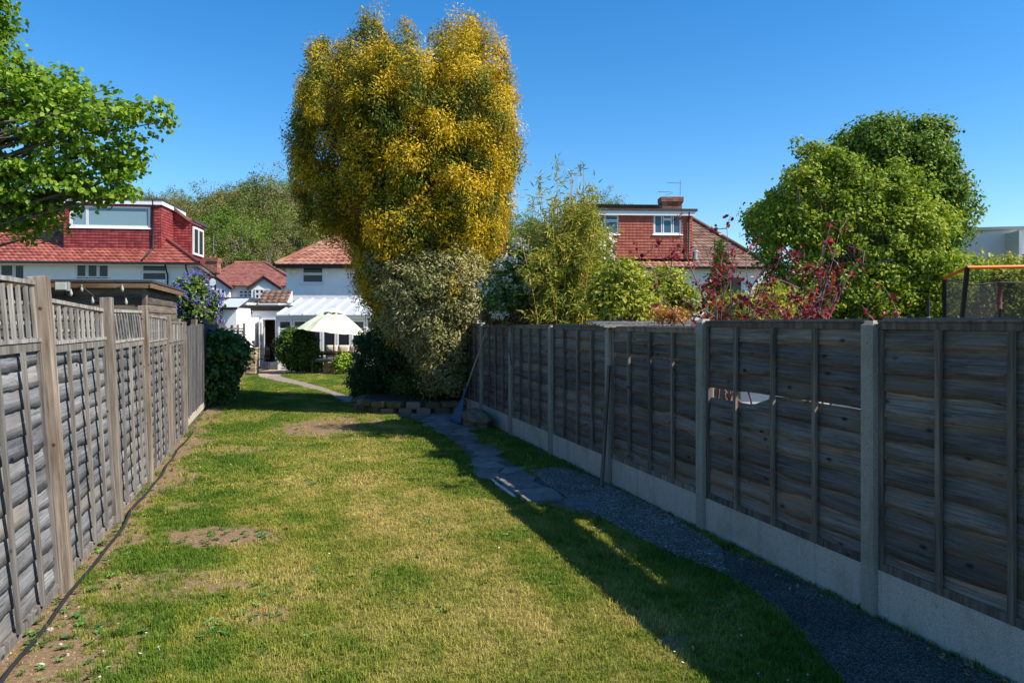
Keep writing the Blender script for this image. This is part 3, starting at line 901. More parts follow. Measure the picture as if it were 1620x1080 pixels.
# a wooden prop leaning on one post
mb = MB(); mb.bar((0, 0, 0), (0, 0.0, 1.2), 0.03, 0.03)
pr = MB(); a = gd(7.62, 3.40, 0.02); b_ = gd(7.70, 3.525, 1.36)
pr.bar(a, b_, 0.032, 0.032)
tag(pr.build('timber_prop', M_['batten_r']), 'slim timber prop leaning on a concrete fence post', 'prop')

# ---- the black pipe along the foot of the left fence
pts = []
for k in range(60):
    t = 1.5 + k * 0.2
    s = s_left(t) + 0.085 + 0.014 * math.sin(t * 2.1) + 0.008 * math.sin(t * 5.3)
    pts.append(gd(t, s, 0.022 + 0.012 * math.sin(t * 3.3) + 0.01))
mb = MB(); mb.tube(pts, 0.012, 8)
tag(mb.build('hose_pipe', M_['black'], smooth=True), 'thin black pipe lying along the foot of the trellis-topped fence', 'pipe')

# ---- a few stones on the bare soil
r_ = np.random.default_rng(9)
def stone_mesh(seed, s):
    r = np.random.default_rng(seed)
    import bmesh
    bm = bmesh.new(); bmesh.ops.create_icosphere(bm, subdivisions=2, radius=1)
    ax = (1 + .4 * r.random(), .7 + .4 * r.random(), .5 + .3 * r.random()); ph = r.random(3) * 6
    for v in bm.verts:
        k = 1 + .16 * math.sin(v.co.x * 3 + ph[0]) + .14 * math.sin(v.co.y * 4 + ph[1]) + .1 * math.sin(v.co.z * 5 + ph[2])
        v.co = Vector((v.co.x * ax[0], v.co.y * ax[1], v.co.z * ax[2])) * k * s
    me = bpy.data.meshes.new('stone'); bm.to_mesh(me); bm.free()
    return me
M_['flint'] = plain('flint', (0.40, 0.35, 0.27), 0.85, 0.3, 20, 0.5, 60)
for k, (px, py, s) in enumerate([(76, 998, .022), (63, 1052, .018), (106, 1036, .012), (133, 990, .013), (95, 1020, .010), (60, 1018, .009), (150, 1015, .010), (233, 777, .014), (246, 768, .010), (120, 1010, .009)]):
    p = GP(px, py); p.z = lawn_z(p.x, p.y) + s * 0.35
    o = link('stone', stone_mesh(k, s), M_['flint'], None, Matrix.Translation(p))
    if k == 0: tag(o, 'largest pale flint stone on the bare soil by the trellis-topped fence', 'stone', 'stones on the bare soil')
    else: tag(o, 'small pale stone lying on the bare soil beside the trellis-topped fence', 'stone', 'stones on the bare soil')
# soil crumbs there as stuff
n = 2600
t = 2.6 + 8 * rng.random(n) ** 1.5; s = -1.5 + 1.0 * rng.random(n) ** 1.3
x = t * D.x + s * N.x; y = t * D.y + s * N.y
keep = bare_mask(x, y) > 0.45; x, y = x[keep], y[keep]
m2, nt, b, out = nodes('soil_crumb')
oi = nd(nt, 'ShaderNodeObjectInfo')
r = ramp(nt, oi.outputs['Random'], [(0, (0.10, 0.06, 0.035)), (0.6, (0.22, 0.145, 0.09)), (0.9, (0.34, 0.26, 0.17)), (1, (0.5, 0.45, 0.36))])
nt.links.new(r.outputs[0], b.inputs['Base Color']); b.inputs['Roughness'].default_value = 0.95
sc = 0.003 + 0.009 * rng.random(len(x)) ** 2.5
o = scatter('soil_crumbs', np.stack([x, y, lawn_z(x, y) + 0.001], 1), np.stack([sc, sc, sc], 1), np.stack([0 * x, 0 * x, 6.28 * rng.random(len(x))], 1), [(pebble('crumb_%d' % i, 40 + i), m2) for i in range(3)], {})
tag(o, 'crumbs of soil and grit on the bare earth patches', 'soil')
# broad-leaved weeds and clover in the turf
def rosette(name, seed, n, w):
    r = np.random.default_rng(seed); mb = MB()
    for k in range(n):
        a = 6.283 * k / n + .5 * r.random(); L = .6 + .6 * r.random(); c, s_ = math.cos(a), math.sin(a)
        mb.add([(0, 0, .05), (c * L * .5 - s_ * w, s_ * L * .5 + c * w, .32), (c * L, s_ * L, .18), (c * L * .5 + s_ * w, s_ * L * .5 - c * w, .32)], [(0, 1, 2), (0, 2, 3)])
    return mb.mesh(name)
n = 2600
t = 2.8 + 11 * rng.random(n) ** 1.4; s = -1.45 + 4.6 * rng.random(n) ** 1.5
x = t * D.x + s * N.x; y = t * D.y + s * N.y
keep = ~on_path(x, y) & (fbm(x, y, 166, 0.6) > 0.56); x, y = x[keep], y[keep]
sc = 0.018 + 0.03 * rng.random(len(x)) ** 2
o = scatter('turf_weeds', np.stack([x, y, lawn_z(x, y) + 0.012], 1), np.stack([sc, sc, sc], 1), np.stack([.3 * rng.random(len(x)), .3 * rng.random(len(x)), 6 * rng.random(len(x))], 1), [(rosette('weed_%d' % i, i, 5 + i, .16 + .06 * i), plain('weed_leaf_%d' % i, [(.07, .15, .02), (.10, .20, .03), (.05, .12, .02)][i], .5, .3, 30)) for i in range(3)], {})
tag(o, 'low broad-leaved weeds and clover scattered through the turf', 'weeds')
# dead leaves caught along the concrete gravel boards
n = 900
t = 2.5 + 10.5 * rng.random(n); s = 3.545 - .22 * rng.random(n) ** 2.2
x = t * D.x + s * N.x; y = t * D.y + s * N.y
lm_ = MB(); lm_.add([(-1, 0, 0), (-.2, .5, .25), (1, 0, .1), (-.2, -.5, .3)], [(0, 1, 2), (0, 2, 3)])
sc = 0.008 + 0.016 * rng.random(n)
o = scatter('leaf_litter', np.stack([x, y, np.full(n, .022)], 1), np.stack([sc, sc, sc], 1), np.stack([.8 * rng.random(n), .8 * rng.random(n), 6 * rng.random(n)], 1), [(lm_.mesh('dead_leaf_%d' % i), plain('litter_%d' % i, [(.16, .10, .06), (.27, .19, .10), (.10, .07, .05)][i], .9, .3, 30)) for i in range(3)], {})
tag(o, 'dead leaves and dirt along the foot of the concrete gravel boards', 'leaf litter')
# daisies and clover heads
n = 260
t = 3 + 12 * rng.random(n); s = -1.1 + 4.4 * rng.random(n)
x = t * D.x + s * N.x; y = t * D.y + s * N.y
keep = ~on_path(x, y) & (fbm(x, y, 66, 0.7) > 0.62); x, y = x[keep], y[keep]
dm = MB()
dm.add([(math.cos(a) * (1 if k % 2 else .55), math.sin(a) * (1 if k % 2 else .55), 0.1) for k, a in enumerate(np.linspace(0, 6.283, 17)[:-1])] + [(0, 0, 0.25)], [(k, (k + 1) % 16, 16) for k in range(16)])
dm.add([(-.1, 0, 0.1), (.1, 0, 0.1), (.1, 0, -3), (-.1, 0, -3)], [(0, 1, 2, 3)])
sc = 0.007 + 0.004 * rng.random(len(x))
o = scatter('daisies', np.stack([x, y, lawn_z(x, y) + 0.034], 1), np.stack([sc, sc, sc], 1), np.stack([.4 * rng.random(len(x)), .4 * rng.random(len(x)), 6 * rng.random(len(x))], 1), [(dm.mesh('daisy'), plain('daisy_white', (0.78, 0.76, 0.72), 0.7, 0.05))], {})
tag(o, 'tiny white daisies sprinkled in the lawn', 'daisies')
# ------------------------------------------------------------------ houses
def tiles(mb, O, U, V, nrm, v0, v1, xl, xr, rowh, colw, amp, stp, holes=(), seed=1, mi=0):
    """courses of tiles on the plane O + U*u + V*v, proud along nrm, from v0 up to v1, between xl(v) and xr(v)"""
    O, U, V, nrm = Vector(O), Vector(U).normalized(), Vector(V).normalized(), Vector(nrm).normalized()
    nr = max(1, int(round((v1 - v0) / rowh)))
    for i in range(nr):
        a = v0 + (v1 - v0) * i / nr; b = v0 + (v1 - v0) * (i + 1) / nr
        segs = [(xl(a), xr(a), xl(b), xr(b))]
        for (hx0, hx1, hv0, hv1) in holes:
            if b > hv0 + 1e-4 and a < hv1 - 1e-4:
                new = []
                for (p, q, pt, qt) in segs:
                    if hx0 > p and hx0 < q: new.append((p, hx0, pt, hx0))
                    elif hx0 >= q: new.append((p, q, pt, qt))
                    if hx1 < q and hx1 > p: new.append((hx1, q, hx1, qt))
                    elif hx1 <= p: new.append((p, q, pt, qt))
                segs = new
        for (p, q, pt, qt) in segs:
            if q - p < 0.02: continue
            sh = 0.0
            k0 = math.floor((p - sh) / colw); k1 = math.ceil((q - sh) / colw)
            us = [p]
            for k in range(k0, k1 + 1):
                for f in (0.0, 0.3, 0.5, 0.7):
                    u = (k + f) * colw + sh
                    if p + 0.005 < u < q - 0.005: us.append(u)
            us.append(q)
            def wv(u):
                f = ((u - sh) / colw) % 1.0
                return amp * (0.5 + 0.5 * math.cos(2 * math.pi * (f - 0.5)))
            lo = []; up = []; lip = []
            for u in us:
                ut = pt + (qt - pt) * (u - p) / (q - p)
                lo.append(O + U * u + V * (a - 0.01) + nrm * (stp + wv(u)))
                lip.append(O + U * u + V * (a - 0.01) - nrm * 0.01)
                up.append(O + U * ut + V * b + nrm * (0.003 + wv(u)))
            n = len(us)
            base = len(mb.v)
            mb.v.extend([tuple(x) for x in lip + lo + up])
            for k in range(n - 1):
                um = (us[k] + us[k + 1]) / 2
                rr = 0.02 + 0.98 * ((math.sin((math.floor(um / colw) * 12.9898 + (i + seed * 31) * 78.233)) * 43758.5453) % 1.0)
                mb.f.append((base + n + k, base + n + k + 1, base + 2 * n + k + 1, base + 2 * n + k)); mb.a.append(rr); mb.mi.append(mi)
                mb.f.append((base + k, base + k + 1, base + n + k + 1, base + n + k)); mb.a.append(rr); mb.mi.append(mi)

def tile_part(name, parent, mat, *args, **kw):
    mb = MB(); tiles(mb, *args, **kw)
    o = mb.build(name, mat, parent); o['kind'] = 'stuff'
    return o

def wall_open(mb, O, U, V, w, h, holes, depth, nrm):
    """rectangular wall face with real window openings and reveals"""
    O, U, V, nrm = Vector(O), Vector(U), Vector(V), Vector(nrm)
    us = sorted({0.0, w, *[x for hh in holes for x in hh[:2]]}); vs = sorted({0.0, h, *[x for hh in holes for x in hh[2:]]})
    for i in range(len(us) - 1):
        for j in range(len(vs) - 1):
            um, vm = (us[i] + us[i + 1]) / 2, (vs[j] + vs[j + 1]) / 2
            if any(a < um < b and c < vm < d for a, b, c, d in holes): continue
            mb.quad(O + U * us[i] + V * vs[j], O + U * us[i + 1] + V * vs[j], O + U * us[i + 1] + V * vs[j + 1], O + U * us[i] + V * vs[j + 1])
    for a, b, c, d in holes:
        pts = [O + U * a + V * c, O + U * b + V * c, O + U * b + V * d, O + U * a + V * d]
        for k in range(4):
            p, q = pts[k], pts[(k + 1) % 4]
            mb.quad(p, q, q - nrm * depth, p - nrm * depth)

def window(parent, O, U, V, nrm, rect, lights, rec=0.07, fw=0.055, glass=None, sill=True, fmat=None):
    """framed window in a rectangle; lights: list of (x0,x1,z0,z1) fractions, each one a pane with its own sash"""
    O, U, V, nrm = Vector(O), Vector(U), Vector(V), Vector(nrm)
    a, b, c, d = rect; w, h = b - a, d - c
    fmat = fmat or M_['upvc']
    o0 = O + U * a + V * c - nrm * rec
    mb = MB()
    def fbar(x0, z0, x1, z1, proud, th):
        p = o0 + U * x0 + V * z0; q = o0 + U * x1 + V * z1
        vs = [p, o0 + U * x1 + V * z0, q, o0 + U * x0 + V * z1]
        mb.prism([v + nrm * proud for v in vs], -nrm * th)
    fbar(0, 0, w, fw, 0.03, 0.08); fbar(0, h - fw, w, h, 0.03, 0.08)
    fbar(0, fw, fw, h - fw, 0.03, 0.08); fbar(w - fw, fw, w, h - fw, 0.03, 0.08)
    win = mb.build('window', fmat, parent)
    for (x0, x1, z0, z1) in lights:
        X0, X1, Z0, Z1 = x0 * w, x1 * w, z0 * h, z1 * h
        mb = MB(); s = fw * 0.8
        fbar(X0, Z0, X1, Z0 + s, 0.022, 0.05); fbar(X0, Z1 - s, X1, Z1, 0.022, 0.05); fbar(X0, Z0 + s, X0 + s, Z1 - s, 0.022, 0.05); fbar(X1 - s, Z0 + s, X1, Z1 - s, 0.022, 0.05)
        mb.build('sash', fmat, win)
        mb = MB()
        p = o0 + U * (X0 + s) + V * (Z0 + s); q = o0 + U * (X1 - s) + V * (Z0 + s)
        mb.prism([p + nrm * 0.004, q + nrm * 0.004, q + V * (Z1 - Z0 - 2 * s) + nrm * 0.004, p + V * (Z1 - Z0 - 2 * s) + nrm * 0.004], -nrm * 0.012)
        mb.build('pane', glass or M_['glass'], win)
    if sill:
        mb = MB(); p = O + U * (a - 0.06) + V * (c - 0.05); q = O + U * (b + 0.06) + V * (c - 0.05)
        mb.prism([p + nrm * 0.07, q + nrm * 0.07, q + V * 0.05 + nrm * 0.05, p + V * 0.05 + nrm * 0.05], -nrm * 0.10)
        mb.build('sill', fmat, win)
    return win

UPZ = Vector((0, 0, 1))
def axes(deg):
    a = math.radians(deg)
    U = Vector((math.cos(a), math.sin(a), 0)); nrm = Vector((math.sin(a), -math.cos(a), 0))
    return U, nrm
def downpipe(parent, pts, r=0.035):
    mb = MB(); mb.tube(pts, r, 8); mb.build('downpipe', M_['black'], parent, smooth=True)
def chimney(parent, c, w, d, h, pots=1):
    c = Vector(c)
    mb = MB(); rr = np.random.default_rng(int(abs(c.x * 100)))
    z = 0; k = 0
    bk = 0.075
    n = int(h / bk)
    for i in range(n):
        ex = 0.0
        if i >= n - 4: ex = 0.05 * min(2, i - (n - 5)) * 0.5 + 0.02
        # one course of bricks, each brick a block
        off = 0.11 if i % 2 else 0.0
        for side in range(4):
            L = (w if side % 2 == 0 else d) + 2 * ex
            m = max(2, int(L / 0.225))
            for j in range(m):
                u0 = -L / 2 + L * j / m + 0.005; u1 = -L / 2 + L * (j + 1) / m - 0.005
                uc, ul = (u0 + u1) / 2, u1 - u0
                hw = ((d if side % 2 == 0 else w) / 2 + ex)
                if side == 0: p = (uc, -hw + 0.04, 0); s = (ul, 0.10, bk - 0.012)
                elif side == 2: p = (uc, hw - 0.04, 0); s = (ul, 0.10, bk - 0.012)
                elif side == 1: p = (hw - 0.041, uc, 0); s = (0.10, ul, bk - 0.012)
                else: p = (-hw + 0.041, uc, 0); s = (0.10, ul, bk - 0.012)
                mb.box((c.x + p[0], c.y + p[1], c.z + i * bk + bk / 2), s, a=0.02 + 0.98 * rr.random())
    mb.box((c.x, c.y, c.z + h / 2), (w - 0.07, d - 0.07, h - 0.02), a=0.1)
    o = mb.build('chimney', M_['brick'], parent); o['kind'] = 'stuff'
    for k in range(pots):
        mb = MB(); x = c.x + (k - (pots - 1) / 2) * 0.32
        mb.tube([(x, c.y, c.z + h - 0.02), (x, c.y, c.z + h + 0.16), (x, c.y, c.z + h + 0.2)], [0.11, 0.09, 0.105], 10)
        mb.build('chimney_pot', M_['tile_orange'], o, smooth=True)
    return o

# ============ house on the left: red tiled roof, wide dormer
U, nr = axes(8.0)
hc = P(303, 508, 33.0); hc.z = 0                     # front right corner
hl = thing('red_roof_house', hc, 'white house with bright red tiled roof and red tile-hung dormer behind the timber shed', 'house')
Wd = 15.0; O = hc - U * Wd; ez = 4.50
def hx(px, Yc=33.0):
    # distance along the facade at which a picture column meets it
    k = (px - CX) / F
    return (k * O.y - O.x) / (U.x - k * U.y)
def hz(px, py):
    x = hx(px); Yp = O.y + U.y * x
    return EYE + (HY - py) / F * Yp
def rect(px0, px1, py0, py1):
    return (hx(px0), hx(px1), hz((px0 + px1) / 2, py1), hz((px0 + px1) / 2, py0))
wins = [rect(-2, 39, 417, 462), rect(118, 173, 417, 462), rect(223, 264, 418, 444)]
mb = MB(); wall_open(mb, O, U, UPZ, Wd, ez, wins, 0.12, nr)
depth_h = 7.5; SD = D.copy()
mb.quad(O + U * Wd, O + U * Wd + SD * depth_h, O + U * Wd + SD * depth_h + UPZ * ez, O + U * Wd + UPZ * ez)
mb.quad(O, O + SD * depth_h, O + SD * depth_h + UPZ * ez, O + UPZ * ez)
mb.quad(O + SD * depth_h, O + U * Wd + SD * depth_h, O + U * Wd + SD * depth_h + UPZ * ez, O + SD * depth_h + UPZ * ez)
for (a, b_, c, d) in wins: mb.quad(O + U * (a - .1) + UPZ * (c - .1) - nr * 0.3, O + U * (b_ + .1) + UPZ * (c - .1) - nr * 0.3, O + U * (b_ + .1) + UPZ * (d + .1) - nr * 0.3, O + U * (a - .1) + UPZ * (d + .1) - nr * 0.3)
mb.build('wall', M_['render'], hl)
window(hl, O, U, UPZ, nr, wins[0], [(0.03, .55, .55, .97), (.03, .55, .03, .53), (.58, .97, .03, .97)])
window(hl, O, U, UPZ, nr, wins[1], [(x, x + .3, z, z + .45) for x in (.03, .35, .67) for z in (.03, .52)])
window(hl, O, U, UPZ, nr, wins[2], [(.03, .97, .55, .97), (.03, .97, .03, .53)])
# roof: front slope with a hip at the right end
pitch = math.radians(33)
ovh = 0.40
V = (UPZ * math.sin(pitch) - nr * math.cos(pitch))
Rn = (UPZ * math.cos(pitch) + nr * math.sin(pitch))
E0 = O + nr * ovh + UPZ * (ez - 0.10)
slope = 4.6
hip_k = math.cos(pitch)
mbr = MB()
tile_part('roof', hl, M_['tile_red'], E0, U, V, Rn, 0, slope, lambda v: 0.0, lambda v: Wd + ovh - v * hip_k, 0.27, 0.21, 0.022, 0.04)
E1 = O + U * (Wd + ovh) + nr * ovh + UPZ * (ez - 0.10)
V2 = (UPZ * math.sin(pitch) - U * math.cos(pitch)); R2 = (UPZ * math.cos(pitch) + U * math.sin(pitch))
tile_part('roof', hl, M_['tile_red'], E1, SD, V2, R2, 0, slope, lambda v: v * hip_k, lambda v: depth_h + 2 * ovh - v * hip_k, 0.27, 0.21, 0.022, 0.04, seed=3)
V3 = (UPZ * math.sin(pitch) + nr * math.cos(pitch)); R3 = (UPZ * math.cos(pitch) - nr * math.sin(pitch))
mb = MB(); E3 = O + SD * (depth_h + ovh) + UPZ * (ez - 0.1)
mb.quad(E3, E3 + U * (Wd + ovh), E3 + U * (Wd + ovh - slope * hip_k) + V3 * slope, E3 + V3 * slope); mb.build('roof', M_['tile_red'], hl)
mb = MB(); mb.tube([E1 + Rn * 0.03, E1 - U * slope * hip_k + V * 0 - nr * slope * hip_k + UPZ * slope * math.sin(pitch) + Rn * 0.05], 0.10, 8); mb.build('hip_tiles', M_['tile_red'], hl, smooth=True)
mb = MB(); mb.tube([E0 + nr * 0.05 - UPZ * 0.02, E1 + nr * 0.05 + U * .05 - UPZ * 0.02, E1 + SD * (depth_h + .8) + U * .05 - UPZ * 0.02], 0.055, 8); mb.build('gutter', M_['black'], hl, smooth=True)
mb = MB(); sof = O + nr * (ovh - .02) + UPZ * (ez - 0.22)
mb.prism([sof, sof + U * (Wd + ovh - .02), sof + U * (Wd + ovh - .02) + UPZ * 0.10, sof + UPZ * 0.10], -nr * 0.03)
q = O + U * (Wd + ovh - .02) + UPZ * (ez - .22) + nr * (ovh - .02)
mb.prism([q, q + SD * (depth_h + .7), q + SD * (depth_h + .7) + UPZ * .1, q + UPZ * .1], -U * 0.03)
mb.prism([O + UPZ * (ez - .14), O + UPZ * (ez - .14) + nr * (ovh - .02), O + U * (Wd + .35) + UPZ * (ez - .14) + nr * (ovh - .02), O + U * (Wd + .35) + UPZ * (ez - .14)], UPZ * 0.02)
mb.build('fascia', M_['upvc'], hl)
# rear dormer: tile-hung box standing 1.5 m up the slope
dset = 0.62
def dz(px, py, setb): # height seen at a plane set back from the facade
    k = (px - CX) / F; Ob = O - nr * setb
    x = (k * Ob.y - Ob.x) / (U.x - k * U.y)
    return x, EYE + (HY - py) / F * (Ob.y + U.y * x)
dx0, zb = dz(101, 384, dset); dx1, _ = dz(254, 384, dset); _, zt = dz(180, 316, dset); zb -= 0.25
DO = O - nr * dset + UPZ * zb
DH = zt - zb
wr0, wz1 = dz(110, 325, dset); wr1, wz0 = dz(238, 361, dset)
drect = (wr0, wr1, wz0 - zb, wz1 - zb)
mb = MB(); wall_open(mb, DO + U * dx0, U, UPZ, dx1 - dx0, DH, [(wr0 - dx0, wr1 - dx0, drect[2], drect[3])], 0.15, nr)
Dd = 3.6
for x in (dx0, dx1): mb.quad(DO + U * x, DO + U * x - nr * Dd, DO + U * x - nr * Dd + UPZ * DH, DO + U * x + UPZ * DH)
mb.quad(DO + U * wr0 - nr * .3 + UPZ * drect[2], DO + U * wr1 - nr * .3 + UPZ * drect[2], DO + U * wr1 - nr * .3 + UPZ * drect[3], DO + U * wr0 - nr * .3 + UPZ * drect[3])
dw = mb.build('dormer', M_['hang_red'], hl)
tile_part('hanging_tiles', dw, M_['hang_red'], DO, U, UPZ, nr, 0, DH - 0.02, lambda v: dx0, lambda v: dx1, 0.125, 0.165, 0.004, 0.026, holes=[drect], seed=5)
tile_part('hanging_tiles', dw, M_['hang_red'], DO + U * dx1, -nr, UPZ, U, 0, DH - 0.02, lambda v: 0, lambda v: Dd, 0.125, 0.165, 0.004, 0.026, seed=6)
window(hl, DO, U, UPZ, nr, drect, [(.02, .21, .06, .97), (.215, .985, .06, .97)], glass=M_['glass_blue'], rec=0.03)
mb = MB(); p = DO + U * (dx0 - .12) + nr * .14 + UPZ * DH
mb.prism([p, p + U * (dx1 - dx0 + .26), p + U * (dx1 - dx0 + .26) - nr * (Dd + .2), p - nr * (Dd + .2)], UPZ * 0.07)
mb.build('dormer_roof', M_['felt'], hl)
mb = MB(); p = DO + U * (dx0 - .08) + nr * .11 + UPZ * (DH - .20)
mb.prism([p, p + U * (dx1 - dx0 + .18), p + U * (dx1 - dx0 + .18) + UPZ * .2, p + UPZ * .2], -nr * .03)
p = DO + U * (dx1 + .10) + nr * .10 + UPZ * (DH - .2); mb.prism([p, p - nr * Dd, p - nr * Dd + UPZ * .2, p + UPZ * .2], -U * .03)
mb.build('dormer_fascia', M_['upvc'], hl)
pp, _ = dz(243, 384, dset)
downpipe(hl, [DO + U * pp + nr * .09 + UPZ * DH, DO + U * pp + nr * .07 + UPZ * .15, DO + U * (pp - .02) + nr * .2 + UPZ * .02])
q = E0 + U * pp
mb = MB(); mb.tube([q + V * 1.3 + Rn * .10, q + U * -.15 + V * 0.05 + Rn * .10], 0.045, 8); mb.build('downpipe', M_['black'], hl, smooth=True)
# side dormer with a raking top and a white window turned to the side
sd = 2.4
def sp(px, py):
    x, z = dz(px, py, sd); return O - nr * sd + U * x + UPZ * z
poly = [sp(254, 395), sp(254, 322), sp(268, 327), sp(301, 352), sp(303, 412)]
mb = MB(); mb.prism(poly, -nr * 2.4); sdm = mb.build('side_dormer', M_['hang_red'], hl)
fx0 = dz(254, 395, sd)[0]; fz = [(dz(a, b, sd)) for a, b in ((254, 395), (268, 327), (301, 352), (303, 412))]
def rake_xr(v):
    z = v + fz[3][1]
    if z > fz[2][1]:
        return fz[1][0] + (fz[2][0] - fz[1][0]) * np.clip((fz[1][1] - z) / (fz[1][1] - fz[2][1]), 0, 1)
    return fz[3][0]
tile_part('hanging_tiles', sdm, M_['hang_red'], O - nr * sd + UPZ * fz[3][1], U, UPZ, nr, 0.05, fz[1][1] - fz[3][1] - .02, lambda v: fx0, rake_xr, 0.125, 0.165, 0.004, 0.026, seed=8)
mb = MB(); mb.bar(sp(266, 322) + nr * .1, sp(303, 351) + nr * .1, 0.2, 0.10); mb.build('verge', M_['tile_orange'], sdm)
a = sp(303, 402) + U * .02; t_ = sp(302, 354) + U * .02
window(hl, Vector((a.x, a.y, a.z)) - nr * .15, -nr, UPZ, U, (0, 1.7, 0, t_.z - a.z - .1), [(.02, .49, .04, .96), (.51, .98, .04, .96)], rec=-0.03, sill=False)
mb = MB(); p = sp(304, 351) + nr * .05; mb.prism([p, p + UPZ * .12, p + UPZ * .12 - nr * 2.5, p - nr * 2.5], U * .12); mb.build('side_dormer_roof', M_['felt'], hl)
for xx in (hx(266), hx(298)):
    w0 = O + U * xx
    downpipe(hl, [w0 + nr * (ovh + .02) + UPZ * (ez - .14), w0 + nr * (ovh - .05) + UPZ * (ez - .3), w0 + nr * .07 + UPZ * (ez - .6), w0 + nr * .06 + UPZ * 0.1])
# side windows
sO = O + U * Wd
window(hl, sO, SD, UPZ, N, (1.6, 2.5, 3.2, 4.1), [(.04, .5, .04, .96), (.5, .96, .04, .96)], rec=-0.02)
chimney(hl, O + U * hx(128) - nr * 3.8 + UPZ * 6.2, 0.9, 0.55, 1.85, 2)

# ============ pair of houses in the middle: the home this garden belongs to
U, nr = axes(1.5)
mc = P(453, 508, 33.0); mc.z = 0
hm = thing('hipped_roof_house', mc, 'white rendered house with hipped clay roof behind the golden conifer', 'house')
O = mc; Wd = 9.85; ez = 4.42
wins = [rect(477, 512, 422, 448), (4.6, 6.0, 2.95, 3.95)]
mb = MB(); wall_open(mb, O, U, UPZ, Wd, ez, wins, 0.12, nr)
dpt = 7.5
for x in (0, Wd): mb.quad(O + U * x, O + U * x - nr * dpt, O + U * x - nr * dpt + UPZ * ez, O + U * x + UPZ * ez)
mb.quad(O - nr * dpt, O + U * Wd - nr * dpt, O + U * Wd - nr * dpt + UPZ * ez, O - nr * dpt + UPZ * ez)
for (a, b_, c, d) in wins: mb.quad(O + U * (a - .1) + UPZ * (c - .1) - nr * 0.3, O + U * (b_ + .1) + UPZ * (c - .1) - nr * 0.3, O + U * (b_ + .1) + UPZ * (d + .1) - nr * 0.3, O + U * (a - .1) + UPZ * (d + .1) - nr * 0.3)
mb.build('wall', M_['render'], hm)
window(hm, O, U, UPZ, nr, wins[0], [(.03, .97, .58, .97), (.03, .97, .03, .56)])
window(hm, O, U, UPZ, nr, wins[1], [(.03, .49, .03, .97), (.51, .97, .03, .97)])
z0, z1 = hz(480, 476), hz(480, 455)
mb = MB(); mb.prism([O + UPZ * z0, O + U * Wd + UPZ * z0, O + U * Wd + UPZ * z1, O + UPZ * z1], nr * .05); mb.build('render_band', M_['render_rough'], hm)
pitch = math.radians(34); V = UPZ * math.sin(pitch) - nr * math.cos(pitch); Rn = UPZ * math.cos(pitch) + nr * math.sin(pitch); hip_k = math.cos(pitch)
E0 = O - U * ovh + nr * ovh + UPZ * (ez - .08); slope = 4.7
tile_part('roof', hm, M_['tile_orange'], E0, U, V, Rn, 0, slope, lambda v: v * hip_k, lambda v: Wd + ovh, 0.30, 0.25, 0.035, 0.03)
V2 = UPZ * math.sin(pitch) + U * math.cos(pitch); R2 = UPZ * math.cos(pitch) - U * math.sin(pitch)
E2 = E0 - nr * (dpt + 2 * ovh)
tile_part('roof', hm, M_['tile_orange'], E2, nr, V2, R2, 0, slope, lambda v: v * hip_k, lambda v: dpt + 2 * ovh - v * hip_k, 0.30, 0.25, 0.035, 0.03, seed=4)
mb = MB(); mb.tube([E0 + Rn * .03, E0 + V * slope + U * slope * hip_k + Rn * .03], 0.10, 8); mb.build('hip_tiles', M_['tile_orange'], hm, smooth=True)
mb = MB(); q = E0 + V * slope; e3 = E0 - nr * (dpt + 2 * ovh)
mb.quad(q + U * slope * hip_k, q + U * (Wd + ovh), e3 + U * (Wd + ovh), e3 + U * 0); mb.build('roof', M_['tile_orange'], hm)
mb = MB(); mb.tube([E2 - U * .05 - UPZ * .02, E0 - U * .05 + nr * .05 - UPZ * .02, E0 + U * (Wd + ovh) + nr * .05 - UPZ * .02], 0.055, 8); mb.build('gutter', M_['black'], hm, smooth=True)
mb = MB(); p = O - U * (ovh - .03) + nr * (ovh - .03) + UPZ * (ez - .24)
mb.prism([p, p + U * (Wd + ovh), p + U * (Wd + ovh) + UPZ * .14, p + UPZ * .14], -nr * .03); mb.build('fascia', M_['fascia'], hm)
# burglar alarm box
ax_ = hx(465); az = hz(465, 431)
mb = MB(); mb.prism([O + U * (ax_ + dx) + UPZ * (az + dz_) for dx, dz_ in ((-.13, .12), (.13, .12), (.15, .02), (0, -.16), (-.15, .02))], nr * .07)
mb.build('alarm_box', plain('pale_yellow_plastic', (0.72, 0.70, 0.36), 0.4, .05), hm, bevel=.01)
# dormer at the right hand end
x0, x1 = hx(690), hx(801); zb, zt = hz(780, 400), hz(780, 326)
DO = O + nr * 0.05
mb = MB(); mb.box((0, 0, 0), (1, 1, 1)) ; mb = MB()
mb.prism([DO + U * x0 + UPZ * zb, DO + U * x1 + UPZ * zb, DO + U * x1 + UPZ * zt, DO + U * x0 + UPZ * zt], -nr * 4.0)
dw = mb.build('dormer', M_['hang_red'], hm)
tile_part('hanging_tiles', dw, M_['hang_red'], DO + UPZ * zb, U, UPZ, nr, 0, zt - zb - .02, lambda v: x0, lambda v: x1, 0.125, 0.165, 0.004, 0.026, seed=15)
tile_part('hanging_tiles', dw, M_['hang_red'], DO + U * x1 + UPZ * zb, -nr, UPZ, U, 0, zt - zb - .02, lambda v: 0, lambda v: 4.0, 0.125, 0.165, 0.004, 0.026, seed=16)
mb = MB(); p = DO + U * (x0 - .1) + nr * .14 + UPZ * zt; mb.prism([p, p + U * (x1 - x0 + .24), p + U * (x1 - x0 + .24) - nr * 4.3, p - nr * 4.3], UPZ * .08); mb.build('dormer_roof', M_['felt'], hm)
